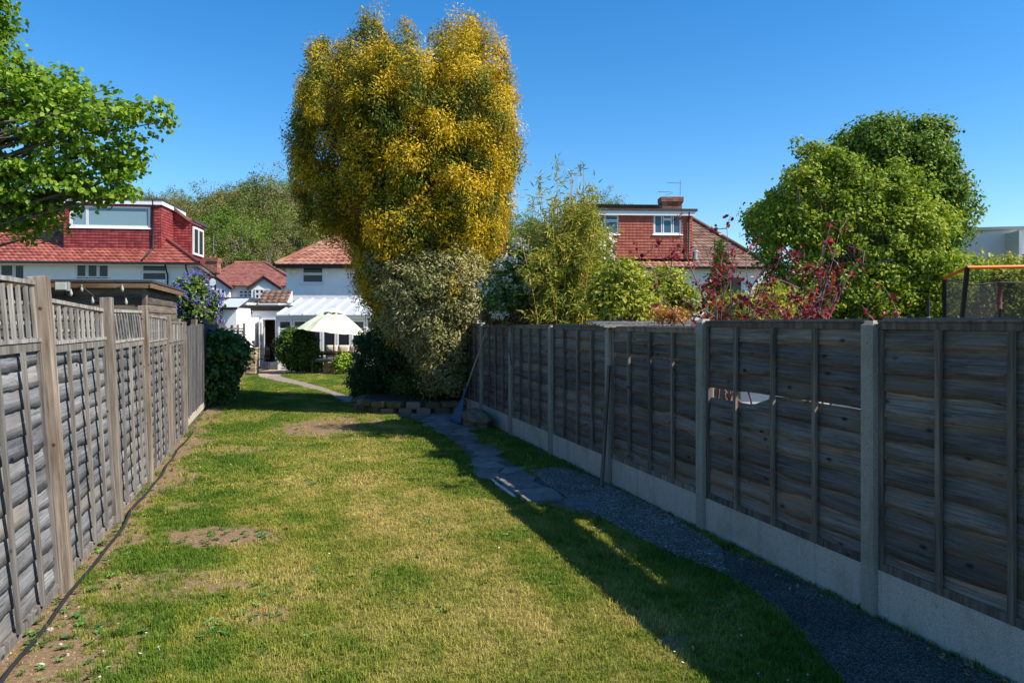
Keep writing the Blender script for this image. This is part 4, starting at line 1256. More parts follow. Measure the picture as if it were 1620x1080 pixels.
mb = MB(); p = DO + U * (x0 - .06) + nr * .11 + UPZ * (zt - .12); mb.prism([p, p + U * (x1 - x0 + .16), p + U * (x1 - x0 + .16) + UPZ * .12, p + UPZ * .12], -nr * .03); mb.build('dormer_fascia', M_['upvc'], hm)
xx = hx(797); downpipe(hm, [DO + U * xx + nr * .08 + UPZ * zt, DO + U * xx + nr * .08 + UPZ * (zb + .2), DO + U * xx + nr * .12 + UPZ * 0.1])

# ---- flat-roofed kitchen extension with the open back door
Y2 = 29.6
def q2(px, py, Y=Y2): return P(px, py, Y)
k0, k1 = q2(375, 508), q2(455, 508); k0.z = k1.z = 0
kx = thing('kitchen_extension', k0, 'white flat-roofed extension with open brown back door', 'extension')
Ue, ne = Vector((1, 0, 0)), Vector((0, -1, 0))
wk = k1.x - k0.x; hk = q2(400, 485).z
dr = (q2(414, 508).x - k0.x, q2(438, 508).x - k0.x, 0.10, q2(420, 503).z)
mb = MB(); wall_open(mb, k0, Ue, UPZ, wk, hk, [dr], 0.2, ne)
for x in (0, wk): mb.quad(k0 + Ue * x, k0 + Ue * x - ne * 3.2, k0 + Ue * x - ne * 3.2 + UPZ * hk, k0 + Ue * x + UPZ * hk)
mb.build('wall', M_['render'], kx)
mb = MB()   # room behind the door
p = k0 + Ue * (dr[0] - .6); 
mb.quad(k0 + Ue * (dr[0] - .6) - ne * 2.2, k0 + Ue * (dr[1] + .6) - ne * 2.2, k0 + Ue * (dr[1] + .6) - ne * 2.2 + UPZ * 2.4, k0 + Ue * (dr[0] - .6) - ne * 2.2 + UPZ * 2.4)
mb.quad(k0 + Ue * .05 + UPZ * .1, k0 + Ue * (wk - .05) + UPZ * .1, k0 + Ue * (wk - .05) - ne * 2.2 + UPZ * .1, k0 + Ue * .05 - ne * 2.2 + UPZ * .1)
mb.build('room_wall', plain('brown_interior', (0.20, 0.10, 0.055), 0.7, 0.3, 2), kx)
for z in (0.35, 0.62, 0.89):
    mb = MB(); mb.box((k0.x + (dr[0] + dr[1]) / 2 + .05, Y2 + 1.9, z), (0.42, 0.5, 0.24)); mb.build('drawer', M_['door_wood'], kx, bevel=.01)
mb = MB(); mb.box((k0.x + (dr[0] + dr[1]) / 2, Y2 + 2.1, 1.55), (0.5, 0.35, 0.6)); mb.build('cupboard', M_['door_wood'], kx, bevel=.01)
mb = MB()
for (a, b_, c, d) in ((dr[0], dr[0] + .06, dr[2], dr[3]), (dr[1] - .06, dr[1], dr[2], dr[3]), (dr[0] + .06, dr[1] - .06, dr[3] - .06, dr[3]), (dr[0] + .06, dr[1] - .06, dr[2], dr[2] + .14)):
    mb.prism([k0 + Ue * a + UPZ * c, k0 + Ue * b_ + UPZ * c, k0 + Ue * b_ + UPZ * d, k0 + Ue * a + UPZ * d], ne * .04)
mb.build('door_frame', M_['upvc'], kx)
mb = MB(); hp = k0 + Ue * (dr[0] + .02) + ne * .05; dd = (ne * .97 + Ue * .24).normalized()
mb.prism([hp + UPZ * .12, hp + dd * .78 + UPZ * .12, hp + dd * .78 + UPZ * (dr[3] - .04), hp + UPZ * (dr[3] - .04)], -Ue * .045)
dl = mb.build('door', M_['upvc'], kx)
mb = MB(); mb.prism([hp + dd * .12 + UPZ * 1.05 + Ue * .004, hp + dd * .66 + UPZ * 1.05 + Ue * .004, hp + dd * .66 + UPZ * (dr[3] - .18) + Ue * .004, hp + dd * .12 + UPZ * (dr[3] - .18) + Ue * .004], Ue * .006); mb.build('pane', M_['glass'], dl)
mb = MB(); mb.box((hp + dd * .70 + UPZ * 1.02 + Ue * .04), (0.03, 0.12, 0.03)); mb.build('handle', M_['steel'], dl)
mb = MB(); p = k0 - Ue * .1 + ne * .15 + UPZ * hk; mb.prism([p, p + Ue * (wk + .2), p + Ue * (wk + .2) - ne * 3.4, p - ne * 3.4], UPZ * .07); mb.build('flat_roof', M_['felt'], kx)
mb = MB(); p = k0 - Ue * .06 + ne * .10 + UPZ * (hk - .17); mb.prism([p, p + Ue * (wk + .12), p + Ue * (wk + .12) + UPZ * .168, p + UPZ * .168], -ne * .03); mb.build('fascia', M_['fascia'], kx)
mb = MB(); vp = q2(397, 495) + ne * .01; mb.tube([vp, vp + ne * .03], 0.05, 10); mb.build('vent', M_['black'], kx)
mb = MB(); sl = q2(414, 588); mb.box((k0.x + (dr[0] + dr[1]) / 2, Y2 - .22, 0.06), (1.0, 0.42, 0.12)); mb.build('doorstep', M_['gravel_board'], kx, bevel=.01)
# small tiled lean-to roof above it
a = q2(409, 479, 30.6); pitch = math.radians(38); Vt = UPZ * math.sin(pitch) - ne * math.cos(pitch); Rt = UPZ * math.cos(pitch) + ne * math.sin(pitch)
wr = q2(455, 479, 30.6).x - a.x
tile_part('lean_to_roof', kx, M_['tile_brown'], a, Ue, Vt, Rt, 0, 0.85, lambda v: 0, lambda v: wr, 0.20, 0.25, 0.035, 0.03, seed=21)
mb = MB(); mb.prism([a, a + Vt * .85, a + Vt * .85 - UPZ * .5], Ue * wr); mb.build('lean_to_wall', M_['render'], kx)

# ---- conservatory
Y3 = 28.4
def q3(px, py, Y=Y3): return P(px, py, Y)
c0 = q3(440, 508); c0.z = 0; c1 = q3(625, 508); c1.z = 0
cv = thing('conservatory', c0, 'white framed lean-to conservatory with ribbed pale roof beside the back door', 'conservatory')
wc = c1.x - c0.x; hcv = q3(450, 500).z
hb = P(450, 487, 31.5).z
nb_ = 9
sheet0 = c0 + ne * .18 + UPZ * (hcv + .02); rise = (Vector((c0.x, 31.5, hb + .35)) - Vector((c0.x, sheet0.y, sheet0.z)))
mb = MB(); mb.prism([sheet0 - Ue * .05, sheet0 + Ue * (wc + .05), sheet0 + Ue * (wc + .05) + rise, sheet0 - Ue * .05 + rise], UPZ * .03); cr = mb.build('conservatory_roof', M_['polycarb'], cv)
for k in range(nb_ + 1):
    s = sheet0 + Ue * (wc * k / nb_) + UPZ * .05
    mb = MB(); mb.bar(s, s + rise, 0.06, 0.05); mb.build('glazing_bar', M_['upvc'], cr)
mb = MB(); mb.box((c0.x + wc / 2, Y3 - .06, hcv - .06), (wc + .1, .14, .14)); mb.build('eaves_beam', plain('cream_beam', (0.62, 0.58, 0.52), 0.5, .08), cv)
mb = MB(); mb.box((c0.x + wc / 2, Y3 + .02, 0.25), (wc, .12, .5)); mb.build('dwarf_wall', M_['render'], cv)
mb = MB(); mb.prism([c0 + Vector((0, .08, .5)), c0 + Vector((0, 2.9, .5)), c0 + Vector((0, 2.9, hcv)), c0 + Vector((0, .08, hcv - .13))], Ue * .05); mb.build('side_frame', M_['upvc'], cv)
for k in range(8):
    xa = wc * k / 8 + .01; xb = wc * (k + 1) / 8 - .01
    door = k in (3, 4)
    window(cv, c0, Ue, UPZ, ne, (xa, xb, .5, hcv - .14), [(.06, .94, .03, .72), (.06, .94, .74, .98)] if not door else [(.06, .94, .03, .97)], rec=-.02, sill=False, glass=M_['glass_brown'] if 'glass_brown' in M_ else None)
mb = MB(); mb.quad(c0 + Vector((.1, 1.6, 0)), c0 + Vector((wc, 1.6, 0)), c0 + Vector((wc, 1.6, 2.3)), c0 + Vector((.1, 1.6, 2.3))); mb.build('blind_wall', plain('brown_room', (0.22, 0.14, 0.09), .8, .3, 1), cv)

# ---- neighbour's white outbuilding to the left of it
Y4 = 28.0
n0 = P(338, 508, Y4); n0.z = 0
ob = thing('white_outbuilding', n0, 'small white outbuilding with white sloping sheet roof and black downpipe behind the lilac', 'outbuilding')
wO = P(374, 508, Y4).x - n0.x; hO = P(340, 487, Y4).z
mb = MB(); mb.box((n0.x + wO / 2, Y4 + 1.5, hO / 2), (wO, 3.0, hO)); mb.build('wall', M_['render'], ob)
p = n0 + Vector((-.15, -.15, hO)); mb = MB(); mb.prism([p, p + Ue * (wO + .25), p + Vector((wO + .25, 1.2, .36)), p + Vector((0.35, 1.2, .36))], UPZ * .03); mb.build('sheet_roof', M_['polycarb'], ob)
mb = MB(); mb.box((n0.x + wO / 2 - .3, Y4 + 2.2, hO + .40), (wO + .4, 1.6, .10)); mb.build('flat_roof', M_['felt'], ob)
mb = MB(); mb.box((n0.x + wO / 2 - .3, Y4 + 2.3, hO + .17), (wO + .2, 1.3, .36)); mb.build('parapet', M_['render'], ob)
mb = MB(); mb.tube([p + Vector((0, -.04, -.02)), p + Vector((wO + .25, -.04, -.02))], .05, 8); mb.build('gutter', M_['black'], ob)
dx = P(350, 508, Y4).x - n0.x
downpipe(ob, [n0 + Vector((dx + .1, -.18, hO - .05)), n0 + Vector((dx, -.06, hO - .3)), n0 + Vector((dx, -.06, 0.05))], .045)
# white side wall with a raked coping running out from the extension
sw = thing('raked_garden_wall', P(405, 508, 28), 'white rendered side wall with steeply raked coping beside the open back door', 'wall')
sw.location.z = 0
far_ = P(409, 504, 29.5); nearp = P(386, 534, 27.2)
mb = MB(); mb.prism([Vector((far_.x, far_.y, 0)), far_, nearp, Vector((nearp.x, nearp.y, 0))], Vector((-.45, 0, 0))); mb.build('wall', M_['render'], sw)
cw = MB(); cw.prism([far_ + UPZ * .003, nearp + UPZ * .003, nearp + Vector((-.52, 0, .003)), far_ + Vector((-.52, 0, .003))], Vector((0.03, 0, .05))); cw.build('coping', M_['render'], sw)

# ============ house in the gap with maroon roof and two gablets
g0 = P(322, 508, 52); g0.z = 0
hg = thing('maroon_roof_house', g0, 'white house with maroon hipped roof and two dark-edged gables seen between the houses', 'house')
U, nr = axes(4); O = g0 - U * .6; Wd = P(470, 508, 52).x - O.x
ez = P(400, 451, 52).z
wins = [rect(335, 352, 456, 470), rect(354, 367, 456, 470), rect(378, 399, 459, 470), rect(410, 441, 457, 471)]
mb = MB(); wall_open(mb, O, U, UPZ, Wd, ez, wins, .1, nr)
for x in (0, Wd): mb.quad(O + U * x, O + U * x - nr * 8, O + U * x - nr * 8 + UPZ * ez, O + U * x + UPZ * ez)
for (a, b_, c, d) in wins: mb.quad(O + U * a + UPZ * c - nr * .3, O + U * b_ + UPZ * c - nr * .3, O + U * b_ + UPZ * d - nr * .3, O + U * a + UPZ * d - nr * .3)
mb.build('wall', M_['render'], hg)
for w, k in zip(wins, (2, 2, 3, 3)):
    window(hg, O, U, UPZ, nr, w, [(.02 + i / k * .97, .98 * (i + 1) / k, z, z + .45) for i in range(k) for z in (.03, .51)], fw=.07, rec=.03)
rz = P(370, 413, 55).z
ru = hz and None
apx0, apx1 = hx(345), hx(398)
ev = O + nr * .35 + UPZ * (ez - .05)
Lr = Vector((0, 0, rz - ez)) - nr * 4.2; sl = Lr.length; V = Lr.normalized(); Rn = U.cross(V)
if Rn.z < 0: Rn = -Rn
def xr(v): return (Wd + .3) + (apx1 - Wd - .3) * v / sl
def xl(v): return -.3 + (apx0 + .3) * v / sl
tile_part('roof', hg, M_['tile_maroon'], ev, U, V, Rn, 0, sl, xl, xr, .28, .22, .012, .02, seed=9)
mb = MB(); e1 = ev + U * (Wd + .3); t1 = ev + V * sl + U * apx1; mb.quad(e1, e1 - nr * 8.5, t1 - nr * .5, t1); e0 = ev - U * .3; t0 = ev + V * sl + U * apx0; mb.quad(e0, e0 - nr * 8.5, t0 - nr * .5, t0); mb.quad(e0 - nr * 8.5, e1 - nr * 8.5, t1 - nr * .5, t0 - nr * .5); mb.build('roof', M_['tile_maroon'], hg)
mb = MB(); mb.tube([ev + U * (Wd + .3) + Rn * .03, t1 + Rn * .03, t0 + Rn * .03], .10, 8); mb.build('ridge_tiles', M_['tile_orange'], hg, smooth=True)
for (pa, pb, pt, ya, yt) in ((326, 366, 342, 455, 440), (401, 443, 421, 455, 443)):
    a, b_, t_ = hx(pa), hx(pb), hx(pt); za, zt_ = hz(pt, ya), hz(pt, yt) + .1
    f = O + nr * .55
    mb = MB(); mb.prism([f + U * a + UPZ * (za - 1.6), f + U * b_ + UPZ * (za - 1.6), f + U * b_ + UPZ * za, f + U * t_ + UPZ * zt_, f + U * a + UPZ * za], -nr * 1.2)
    gb_ = mb.build('gable', M_['render'], hg)
    mb = MB()
    mb.bar(f + nr * .12 + U * (a - .25) + UPZ * (za - .14), f + nr * .12 + U * t_ + UPZ * (zt_ + .04), .08, .17)
    mb.bar(f + nr * .12 + U * t_ + UPZ * (zt_ + .04), f + nr * .12 + U * (b_ + .25) + UPZ * (za - .14), .08, .17)
    mb.build('bargeboard', M_['fascia'], gb_)
    mb = MB()
    for (s0, s1) in ((a - .25, t_), (t_, b_ + .25)):
        zs0 = za - .05 if s0 < t_ else zt_ + .13; zs1 = zt_ + .13 if s1 <= t_ else za - .05
        p = f + nr * .2 + U * s0 + UPZ * zs0; q = f + nr * .2 + U * s1 + UPZ * zs1
        mb.prism([p, q, q - nr * 3.2, p - nr * 3.2], UPZ * .06)
    mb.build('gable_roof', M_['tile_maroon'], gb_)
    window(gb_, f, U, UPZ, nr, (a + (b_ - a) * .2, a + (b_ - a) * .85, za - .85, za - .2), [(.02 + i * .32, .02 + (i + 1) * .32, z, z + .45) for i in range(3) for z in (.03, .51)], fw=.07, rec=-.03) if False else None
    for i in range(2):
        w0 = a + (b_ - a) * (.14 + .38 * i)
        mbw = window(hg, f, U, UPZ, nr, (w0, w0 + (b_ - a) * .34, za - .80, za - .12), [(.03, .49, .03, .49), (.51, .97, .03, .49), (.03, .49, .51, .97), (.51, .97, .51, .97)], fw=.07, rec=-.03)
mb = MB(); dc = O + nr * .62 + U * hx(341) + UPZ * hz(341, 447); mb.tube([dc, dc + nr * .08], [.22, .26], 14); mb.build('satellite_dish', M_['upvc'], hg)
downpipe(hg, [O + nr * .75 + U * hx(346) + UPZ * hz(346, 452), O + nr * .75 + U * hx(346) + UPZ * .1], .06)
chimney(hg, P(336, 432, 53.5), 0.95, .7, 1.1, 2)
mb = MB(); c_ = P(338, 402, 53.5); mb.tube([c_, c_ + UPZ * 1.3], .02, 5); mb.build('aerial_mast', M_['steel'], hg)

# ============ house on the right with the orange tile-hung dormer
U, nr = axes(3.0)
r0 = P(935, 508, 33.0); r0.z = 0
hr = thing('orange_dormer_house', r0, 'house with orange tile-hung dormer, brown hipped roof and chimney behind the golden bamboo', 'house')
O = r0; Wd = 8.0; ez = hz(1000, 420)
wins = [(1.2, 2.6, 2.8, 3.9), (5.4, 6.9, 2.8, 3.9)]
mb = MB(); wall_open(mb, O, U, UPZ, Wd, ez, wins, .12, nr)
for x in (0, Wd): mb.quad(O + U * x, O + U * x - nr * 7.5, O + U * x - nr * 7.5 + UPZ * ez, O + U * x + UPZ * ez)
for (a, b_, c, d) in wins: mb.quad(O + U * a + UPZ * c - nr * .3, O + U * b_ + UPZ * c - nr * .3, O + U * b_ + UPZ * d - nr * .3, O + U * a + UPZ * d - nr * .3)
mb.build('wall', M_['render'], hr)
for w in wins: window(hr, O, U, UPZ, nr, w, [(.03, .49, .03, .97), (.51, .97, .03, .97)])
x0, x1 = hx(945), hx(1094); zb, zt = hz(1000, 409), hz(1000, 336)
DO = O + nr * .10
def rr_(px0, px1, py0, py1): return (hx(px0), hx(px1), hz((px0 + px1) / 2, py1) - zb, hz((px0 + px1) / 2, py0) - zb)
dwin = [rr_(955, 978, 340, 371), rr_(1033, 1077, 340, 371)]
mb = MB(); wall_open(mb, DO + U * x0 + UPZ * zb, U, UPZ, x1 - x0, zt - zb, [(a - x0, b_ - x0, c, d) for a, b_, c, d in dwin], .15, nr)
for x in (x0, x1): mb.quad(DO + U * x + UPZ * zb, DO + U * x + UPZ * zb - nr * 4, DO + U * x - nr * 4 + UPZ * zt, DO + U * x + UPZ * zt)
for (a, b_, c, d) in dwin: mb.quad(DO + U * a + UPZ * (zb + c) - nr * .3, DO + U * b_ + UPZ * (zb + c) - nr * .3, DO + U * b_ + UPZ * (zb + d) - nr * .3, DO + U * a + UPZ * (zb + d) - nr * .3)
dw = mb.build('dormer', M_['hang_orange'], hr)
tile_part('hanging_tiles', dw, M_['hang_orange'], DO + UPZ * zb, U, UPZ, nr, 0, zt - zb - .02, lambda v: x0, lambda v: x1, .125, .165, .004, .026, holes=dwin, seed=31)
tile_part('hanging_tiles', dw, M_['hang_red'], DO + U * x0 + UPZ * zb, -nr, UPZ, -U, 0, zt - zb - .02, lambda v: 0, lambda v: 4, .125, .165, .004, .026, seed=32)
M_['glass_sky'] = glassmat('sky_tinted_glass', (0.05, 0.12, 0.18), .05)  # blue of the reflected sky put into the pane colour
window(hr, DO + UPZ * zb, U, UPZ, nr, dwin[0], [(.05, .95, .70, .97), (.05, .95, .03, .68)], rec=.03, glass=M_['glass_sky'])
window(hr, DO + UPZ * zb, U, UPZ, nr, dwin[1], [(.03, .31, .03, .97), (.34, .66, .03, .75), (.34, .66, .77, .97), (.69, .97, .03, .97)], rec=.03, glass=M_['glass_sky'])
mb = MB(); p = DO + U * (x0 - .15) + nr * .18 + UPZ * (zt + .04); mb.prism([p, p + U * (x1 - x0 + .35), p + U * (x1 - x0 + .35) - nr * 4.3, p - nr * 4.3], UPZ * .10); mb.build('dormer_roof', M_['felt'], hr)
mb = MB(); p = DO + U * (x0 - .10) + nr * .13 + UPZ * (zt - .16); mb.prism([p, p + U * (x1 - x0 + .2), p + U * (x1 - x0 + .2) + UPZ * .2, p + UPZ * .2], -nr * .03); p = DO + U * (x0 - .11) + nr * .1 + UPZ * (zt - .16); mb.prism([p, p - nr * 4, p - nr * 4 + UPZ * .2, p + UPZ * .2], U * .03); mb.build('dormer_fascia', M_['upvc'], hr)
xx = hx(1088); downpipe(hr, [DO + U * xx + nr * .12 + UPZ * zt, DO + U * xx + nr * .08 + UPZ * (zt - .4), DO + U * xx + nr * .08 + UPZ * zb])
# roof
pitch = math.radians(37); V = UPZ * math.sin(pitch) - nr * math.cos(pitch); Rn = UPZ * math.cos(pitch) + nr * math.sin(pitch); hip_k = math.cos(pitch)
E0 = O + nr * .4 + UPZ * (ez - .08); slope = 5.75
xe = hx(1206) + .3; xt = hx(1094) + 0.05
xs_ = x1
tile_part('roof', hr, M_['tile_orange'], E0, U, V, Rn, 0, 0.42, lambda v: -.3, lambda v: x1 + .02, .21, .24, .035, .03, seed=33)
tile_part('roof', hr, M_['tile_brown'], E0 + U * .03, U, V, Rn, 0, slope, lambda v: x1 + .02, lambda v: xe - (xe - xt) * v / slope, .27, .22, .025, .035, seed=34)
tile_part('roof', hr, M_['tile_brown'], E0, U, V, Rn, .42, slope, lambda v: -.3, lambda v: x0, .27, .22, .035, .03, seed=35)
top = E0 + U * xt + V * slope; e1 = E0 + U * xe
mb = MB(); mb.quad(e1, e1 - nr * 8, top - nr * .4, top); mb.quad(E0 - U * .3 + V * slope, top, e1 - nr * 8, E0 - U * .3 - nr * 8); mb.build('roof', M_['tile_brown'], hr)
mb = MB(); mb.tube([e1 + Rn * .04, top + Rn * .04], .11, 8); mb.tube([E0 + U * x1 + V * slope + Rn * .04, top + Rn * .05], .11, 8); mb.build('hip_tiles', M_['tile_brown'], hr, smooth=True)
mb = MB(); mb.tube([E0 - U * .3 + nr * .05 - UPZ * .03, e1 + nr * .05 - UPZ * .03], .055, 8); mb.build('gutter', M_['black'], hr, smooth=True)
mb = MB(); v0 = E0 + U * hx(1100) + V * .55 + Rn * .03; mb.tube([v0, v0 + UPZ * .35], .11, 10); mb.tube([v0 + UPZ * .35, v0 + UPZ * .42], [.17, .1], 10); mb.build('roof_vent', M_['steel'], hr)
chimney(hr, DO - nr * 2.0 + U * (hx(1071) + .22) + UPZ * (zt - .3), .92, .65, 1.30, 0)
ct = P(1071, 306, 34.9)
mb = MB(); mb.tube([ct + Vector((.15, 0, -.1)), ct + Vector((.16, 0, .62))], .018, 6)
mb.tube([ct + Vector((-.45, 0, .50)), ct + Vector((.2, 0, .48))], .012, 5)
for k in range(6): mb.tube([ct + Vector((-.42 + k * .09, -.14, .50)), ct + Vector((-.42 + k * .09, .14, .50))], .006, 4)
mb.tube([ct + Vector((-.55, 0, -.1)), ct + Vector((-.2, 0, .02))], .012, 5); mb.tube([ct + Vector((-.9, 0, .08)), ct + Vector((-.2, 0, .06))], .012, 5)
for k in range(6): mb.tube([ct + Vector((-.88 + k * .1, -.16, .08)), ct + Vector((-.88 + k * .1, .16, .08))], .006, 4)
mb.build('television_aerial', M_['steel'], hr)

# ============ flat-roofed white building far right
fw0 = P(1500, 508, 40); fw0.z = 0
hf = thing('flat_roof_building', fw0, 'white flat-roofed building behind the trampoline', 'building')
U, nr = axes(-12); O = fw0; Wd = 9; ez = P(1560, 366, 40).z
mb = MB(); wq = [(hx(1601), hx(1601) + 1.3, hz(1605, 424), hz(1605, 400))]; wall_open(mb, O, U, UPZ, Wd, ez, wq, .12, nr)
mb.quad(O, O - nr * 7, O - nr * 7 + UPZ * ez, O + UPZ * ez); mb.quad(O + U * Wd, O + U * Wd - nr * 7, O + U * Wd - nr * 7 + UPZ * ez, O + U * Wd + UPZ * ez)
a, b_, c, d = wq[0]; mb.quad(O + U * a + UPZ * c - nr * .3, O + U * b_ + UPZ * c - nr * .3, O + U * b_ + UPZ * d - nr * .3, O + U * a + UPZ * d - nr * .3)
mb.build('wall', M_['render'], hf)
mb = MB(); p = O - U * .15 + nr * .2 + UPZ * ez; mb.prism([p, p + U * (Wd + .3), p + U * (Wd + .3) - nr * 7.4, p - nr * 7.4], UPZ * .16); mb.build('flat_roof', plain('grey_roof_edge', (.33, .34, .36), .7, .1), hf)
window(hf, O, U, UPZ, nr, wq[0], [(.03, .49, .03, .97), (.51, .97, .03, .97)])
mb = MB(); p = O + U * hx(1590) + nr * .02; mb.prism([p + UPZ * 0, p + U * .15, p + U * .15 + UPZ * (ez - .2), p + UPZ * (ez - .2)], nr * 1.6); mb.build('wing_wall', M_['render'], hf)

# ============ white cottage far up the slope
fc = P(828, 508, 128); fc.z = float(hill(fc.x, fc.y)) - .3
hf2 = thing('hillside_cottage', fc, 'tiny white gabled cottage with brown roof up on the wooded slope', 'house')
zb = fc.z
def cb(dx, dy, dz_): return fc + Vector((dx, dy, dz_))
mb = MB(); mb.prism([cb(-2.6, 0, 0), cb(0.2, 0, 0), cb(.2, 0, 2.7), cb(-1.2, 0, 4.1), cb(-2.6, 0, 2.7)], (0, 6, 0)); mb.build('wall', M_['render'], hf2)
mb = MB(); mb.prism([cb(-2.9, -.3, 2.5), cb(-1.2, -.3, 4.25), cb(-1.2, -.3, 4.4), cb(-3.0, -.3, 2.6)], (0, 6.5, 0)); mb.prism([cb(-1.2, -.3, 4.25), cb(.5, -.3, 2.5), cb(.6, -.3, 2.6), cb(-1.2, -.3, 4.4)], (0, 6.5, 0)); mb.build('roof', M_['tile_brown'], hf2)
mb = MB(); mb.prism([cb(.3, 1, 0), cb(4.5, 1, 0), cb(4.5, 1, 2.0), cb(.3, 1, 2.0)], (0, 4, 0)); mb.build('annexe', M_['tile_brown'], hf2)
mb = MB(); mb.prism([cb(.2, .8, 1.9), cb(4.8, .8, 1.9), cb(3.8, 3, 3.4), cb(.8, 3, 3.4)], (0, .1, .1)); mb.build('annexe_roof', M_['tile_brown'], hf2)
window(hf2, cb(-2.6, 0, 0), Vector((1, 0, 0)), UPZ, Vector((0, -1, 0)), (.9, 1.9, 1.5, 2.5), [(.03, .97, .03, .97)], rec=-.02, sill=False)
mb = MB(); mb.box(cb(2.2, 3, 3.6), (.7, .7, 1.4)); mb.build('chimney', M_['brick'], hf2)
# ------------------------------------------------------------------ timber shed behind the left fence
U, nr = axes(6); 
sc0 = P(229, 508, 11.2); sc0.z = 0
shed = thing('timber_shed', sc0, 'low brown timber shed with felt roof behind the trellis-topped fence', 'shed')
hS = P(229, 444, 11.2).z - .06; O = sc0; Ls = 5.5
sideD = D
bh = 0.125
for k in range(int(hS / bh)):
    z = k * bh
    mb = MB(); mb.prism([(0, 0.010, 0), (0, 0.026, 0), (0, 0.012, bh + .012), (0, 0.0, bh + .012)], (Ls, 0, 0))
    M = Matrix((-U, nr, UPZ)).transposed().to_4x4(); M.translation = O + UPZ * z
    link('board', mb.mesh('board'), M_['shed'], shed, M)
    mb = MB(); mb.prism([(0, 0.010, 0), (0, 0.026, 0), (0, 0.012, bh + .012), (0, 0.0, bh + .012)], (3.4, 0, 0))
    M = Matrix((-sideD, N, UPZ)).transposed().to_4x4(); M.translation = O + sideD * 3.4 + UPZ * (z)
    link('board', mb.mesh('board'), M_['shed'], shed, M)
mb = MB(); mb.prism([O + UPZ * 0, O - U * Ls, O - U * Ls + sideD * 3.4, O + sideD * 3.4], UPZ * (hS - .01)); mb.build('shed_core', M_['shed'], shed)
mb = MB(); mb.box((O.x + .01, O.y - .02, hS / 2), (.06, .06, hS)); mb.build('corner_post', M_['shed'], shed)
p = O + nr * .16 + N * .16 + UPZ * hS
poly = [p, p - U * (Ls + .3), p - U * (Ls + .3) + sideD * 3.8, p + sideD * 3.8]
mb = MB(); mb.prism([v + UPZ * .03 for v in poly], UPZ * .035); mb.build('shed_roof', M_['felt'], shed)
mb = MB(); mb.bar(p - U * .03 + nr * -.02 - UPZ * .02, p - U * Ls - nr * .02 - UPZ * .02, .025, .07); mb.bar(p - N * .02 - UPZ * .02, p + sideD * 3.7 - N * .02 - UPZ * .02, .025, .07); mb.build('fascia_board', M_['shed_trim'], shed)
# floodlight on the shed, facing the garden
fl = P(97, 453, 10.78)
flo = thing('floodlight', fl, 'square grey outdoor floodlight on a bracket in front of the shed', 'floodlight')
def fbx(name, c, s, mat, par=flo, bv=.004):
    mb = MB(); mb.box(fl + Vector(c), s); return mb.build(name, mat, par, bevel=bv)
fbx('housing', (0, .03, 0), (.19, .07, .13), plain('grey_alloy', (.22, .22, .22), .5, .1))
fbx('lens', (0, -.012, .004), (.16, .012, .105), plain('lamp_glass', (.55, .58, .55), .15, .15))
fbx('bracket', (0, .09, -.09), (.03, .03, .10), M_['black']); fbx('mount', (0, .26, -.12), (.03, .36, .03), M_['black'])
# festoon lights: a cable with separate bulbs
lamps = [(112, 462), (129, 455), (146, 474), (193, 455), (199, 476)]
path3 = [P(60, 470, 10.9), P(100, 468, 10.85), P(112, 460, 10.9), P(129, 452, 10.85), P(150, 470, 10.9), P(193, 452, 10.9), P(199, 474, 10.95), P(232, 462, 11.0)]
mb = MB(); mb.tube(path3, .006, 5)
fes = tag(mb.build('festoon_cable', M_['black']), 'black festoon light cable looped across the front of the shed', 'cable')
for k, (px, py) in enumerate(lamps):
    c = P(px, py, 10.86)
    mb = MB(); mb.tube([c + Vector((.0, 0, .05)), c + Vector((0, 0, .03)), c + Vector((.004, 0, .01)), c + Vector((.006, 0, -.02)), c + Vector((.006, 0, -.045)), c + Vector((.006, 0, -.055))], [.010, .011, .014, .022, .017, .004], 10)
    mb.build('bulb', plain('frosted_bulb', (.36, .35, .31), .2, .08) if k == 0 else bpy.data.materials['frosted_bulb'], fes, smooth=True)

# ------------------------------------------------------------------ parasol
pb = P(528, 588, 26.6); pb.z = 0
um = thing('parasol', pb, 'pale lime green garden parasol open over the picnic table', 'parasol')
mb = MB(); mb.tube([pb, pb + Vector((0, 0, 1.0)), pb + Vector((.02, 0, 1.9)), pb + Vector((.03, 0, 2.32))], .024, 8); mb.build('pole', M_['table_wood'], um, smooth=True)
mb = MB(); mb.tube([pb, pb + Vector((0, 0, .45))], .032, 8); mb.build('ground_sleeve', M_['steel'], um)
tilt = Matrix.Rotation(math.radians(6), 4, 'Y')
topc = pb + Vector((.03, 0, 2.28))
def umb(r, z, a): return topc + tilt @ Vector((r * math.cos(a), r * math.sin(a), z))
ns_ = 8
mb = MB()
for k in range(ns_):
    a0 = math.radians(22.5) + k * 2 * math.pi / ns_; a1 = a0 + 2 * math.pi / ns_
    prev = None
    for j, f in enumerate((.22, .45, .7, 1.0)):
        r = 1.24 * f; z = -.80 * f ** 1.35
        sag = .05 * math.sin(math.pi * f) if f < 1 else .0
        am = (a0 + a1) / 2
        row = [umb(r, z, a0), umb(r * .955, z - sag * .6 - .01, a0 + (am - a0) * .5), umb(r * .935, z - sag - .012 + (.03 if f == 1 else 0), am), umb(r * .955, z - sag * .6 - .01, am + (a1 - am) * .5), umb(r, z, a1)]
        if prev:
            for i in range(4): mb.quad(prev[i], row[i], row[i + 1], prev[i + 1])
        prev = row
mb.build('canopy', M_['canvas'], um)
mb = MB()
for k in range(ns_):
    a0 = math.radians(22.5) + k * 2 * math.pi / ns_; a1 = a0 + 2 * math.pi / ns_
    mb.quad(umb(0.02, .06, a0), umb(.36, -.10, a0), umb(.36, -.10, a1), umb(.02, .06, a1))
mb.build('vent_cap', M_['canvas'], um)
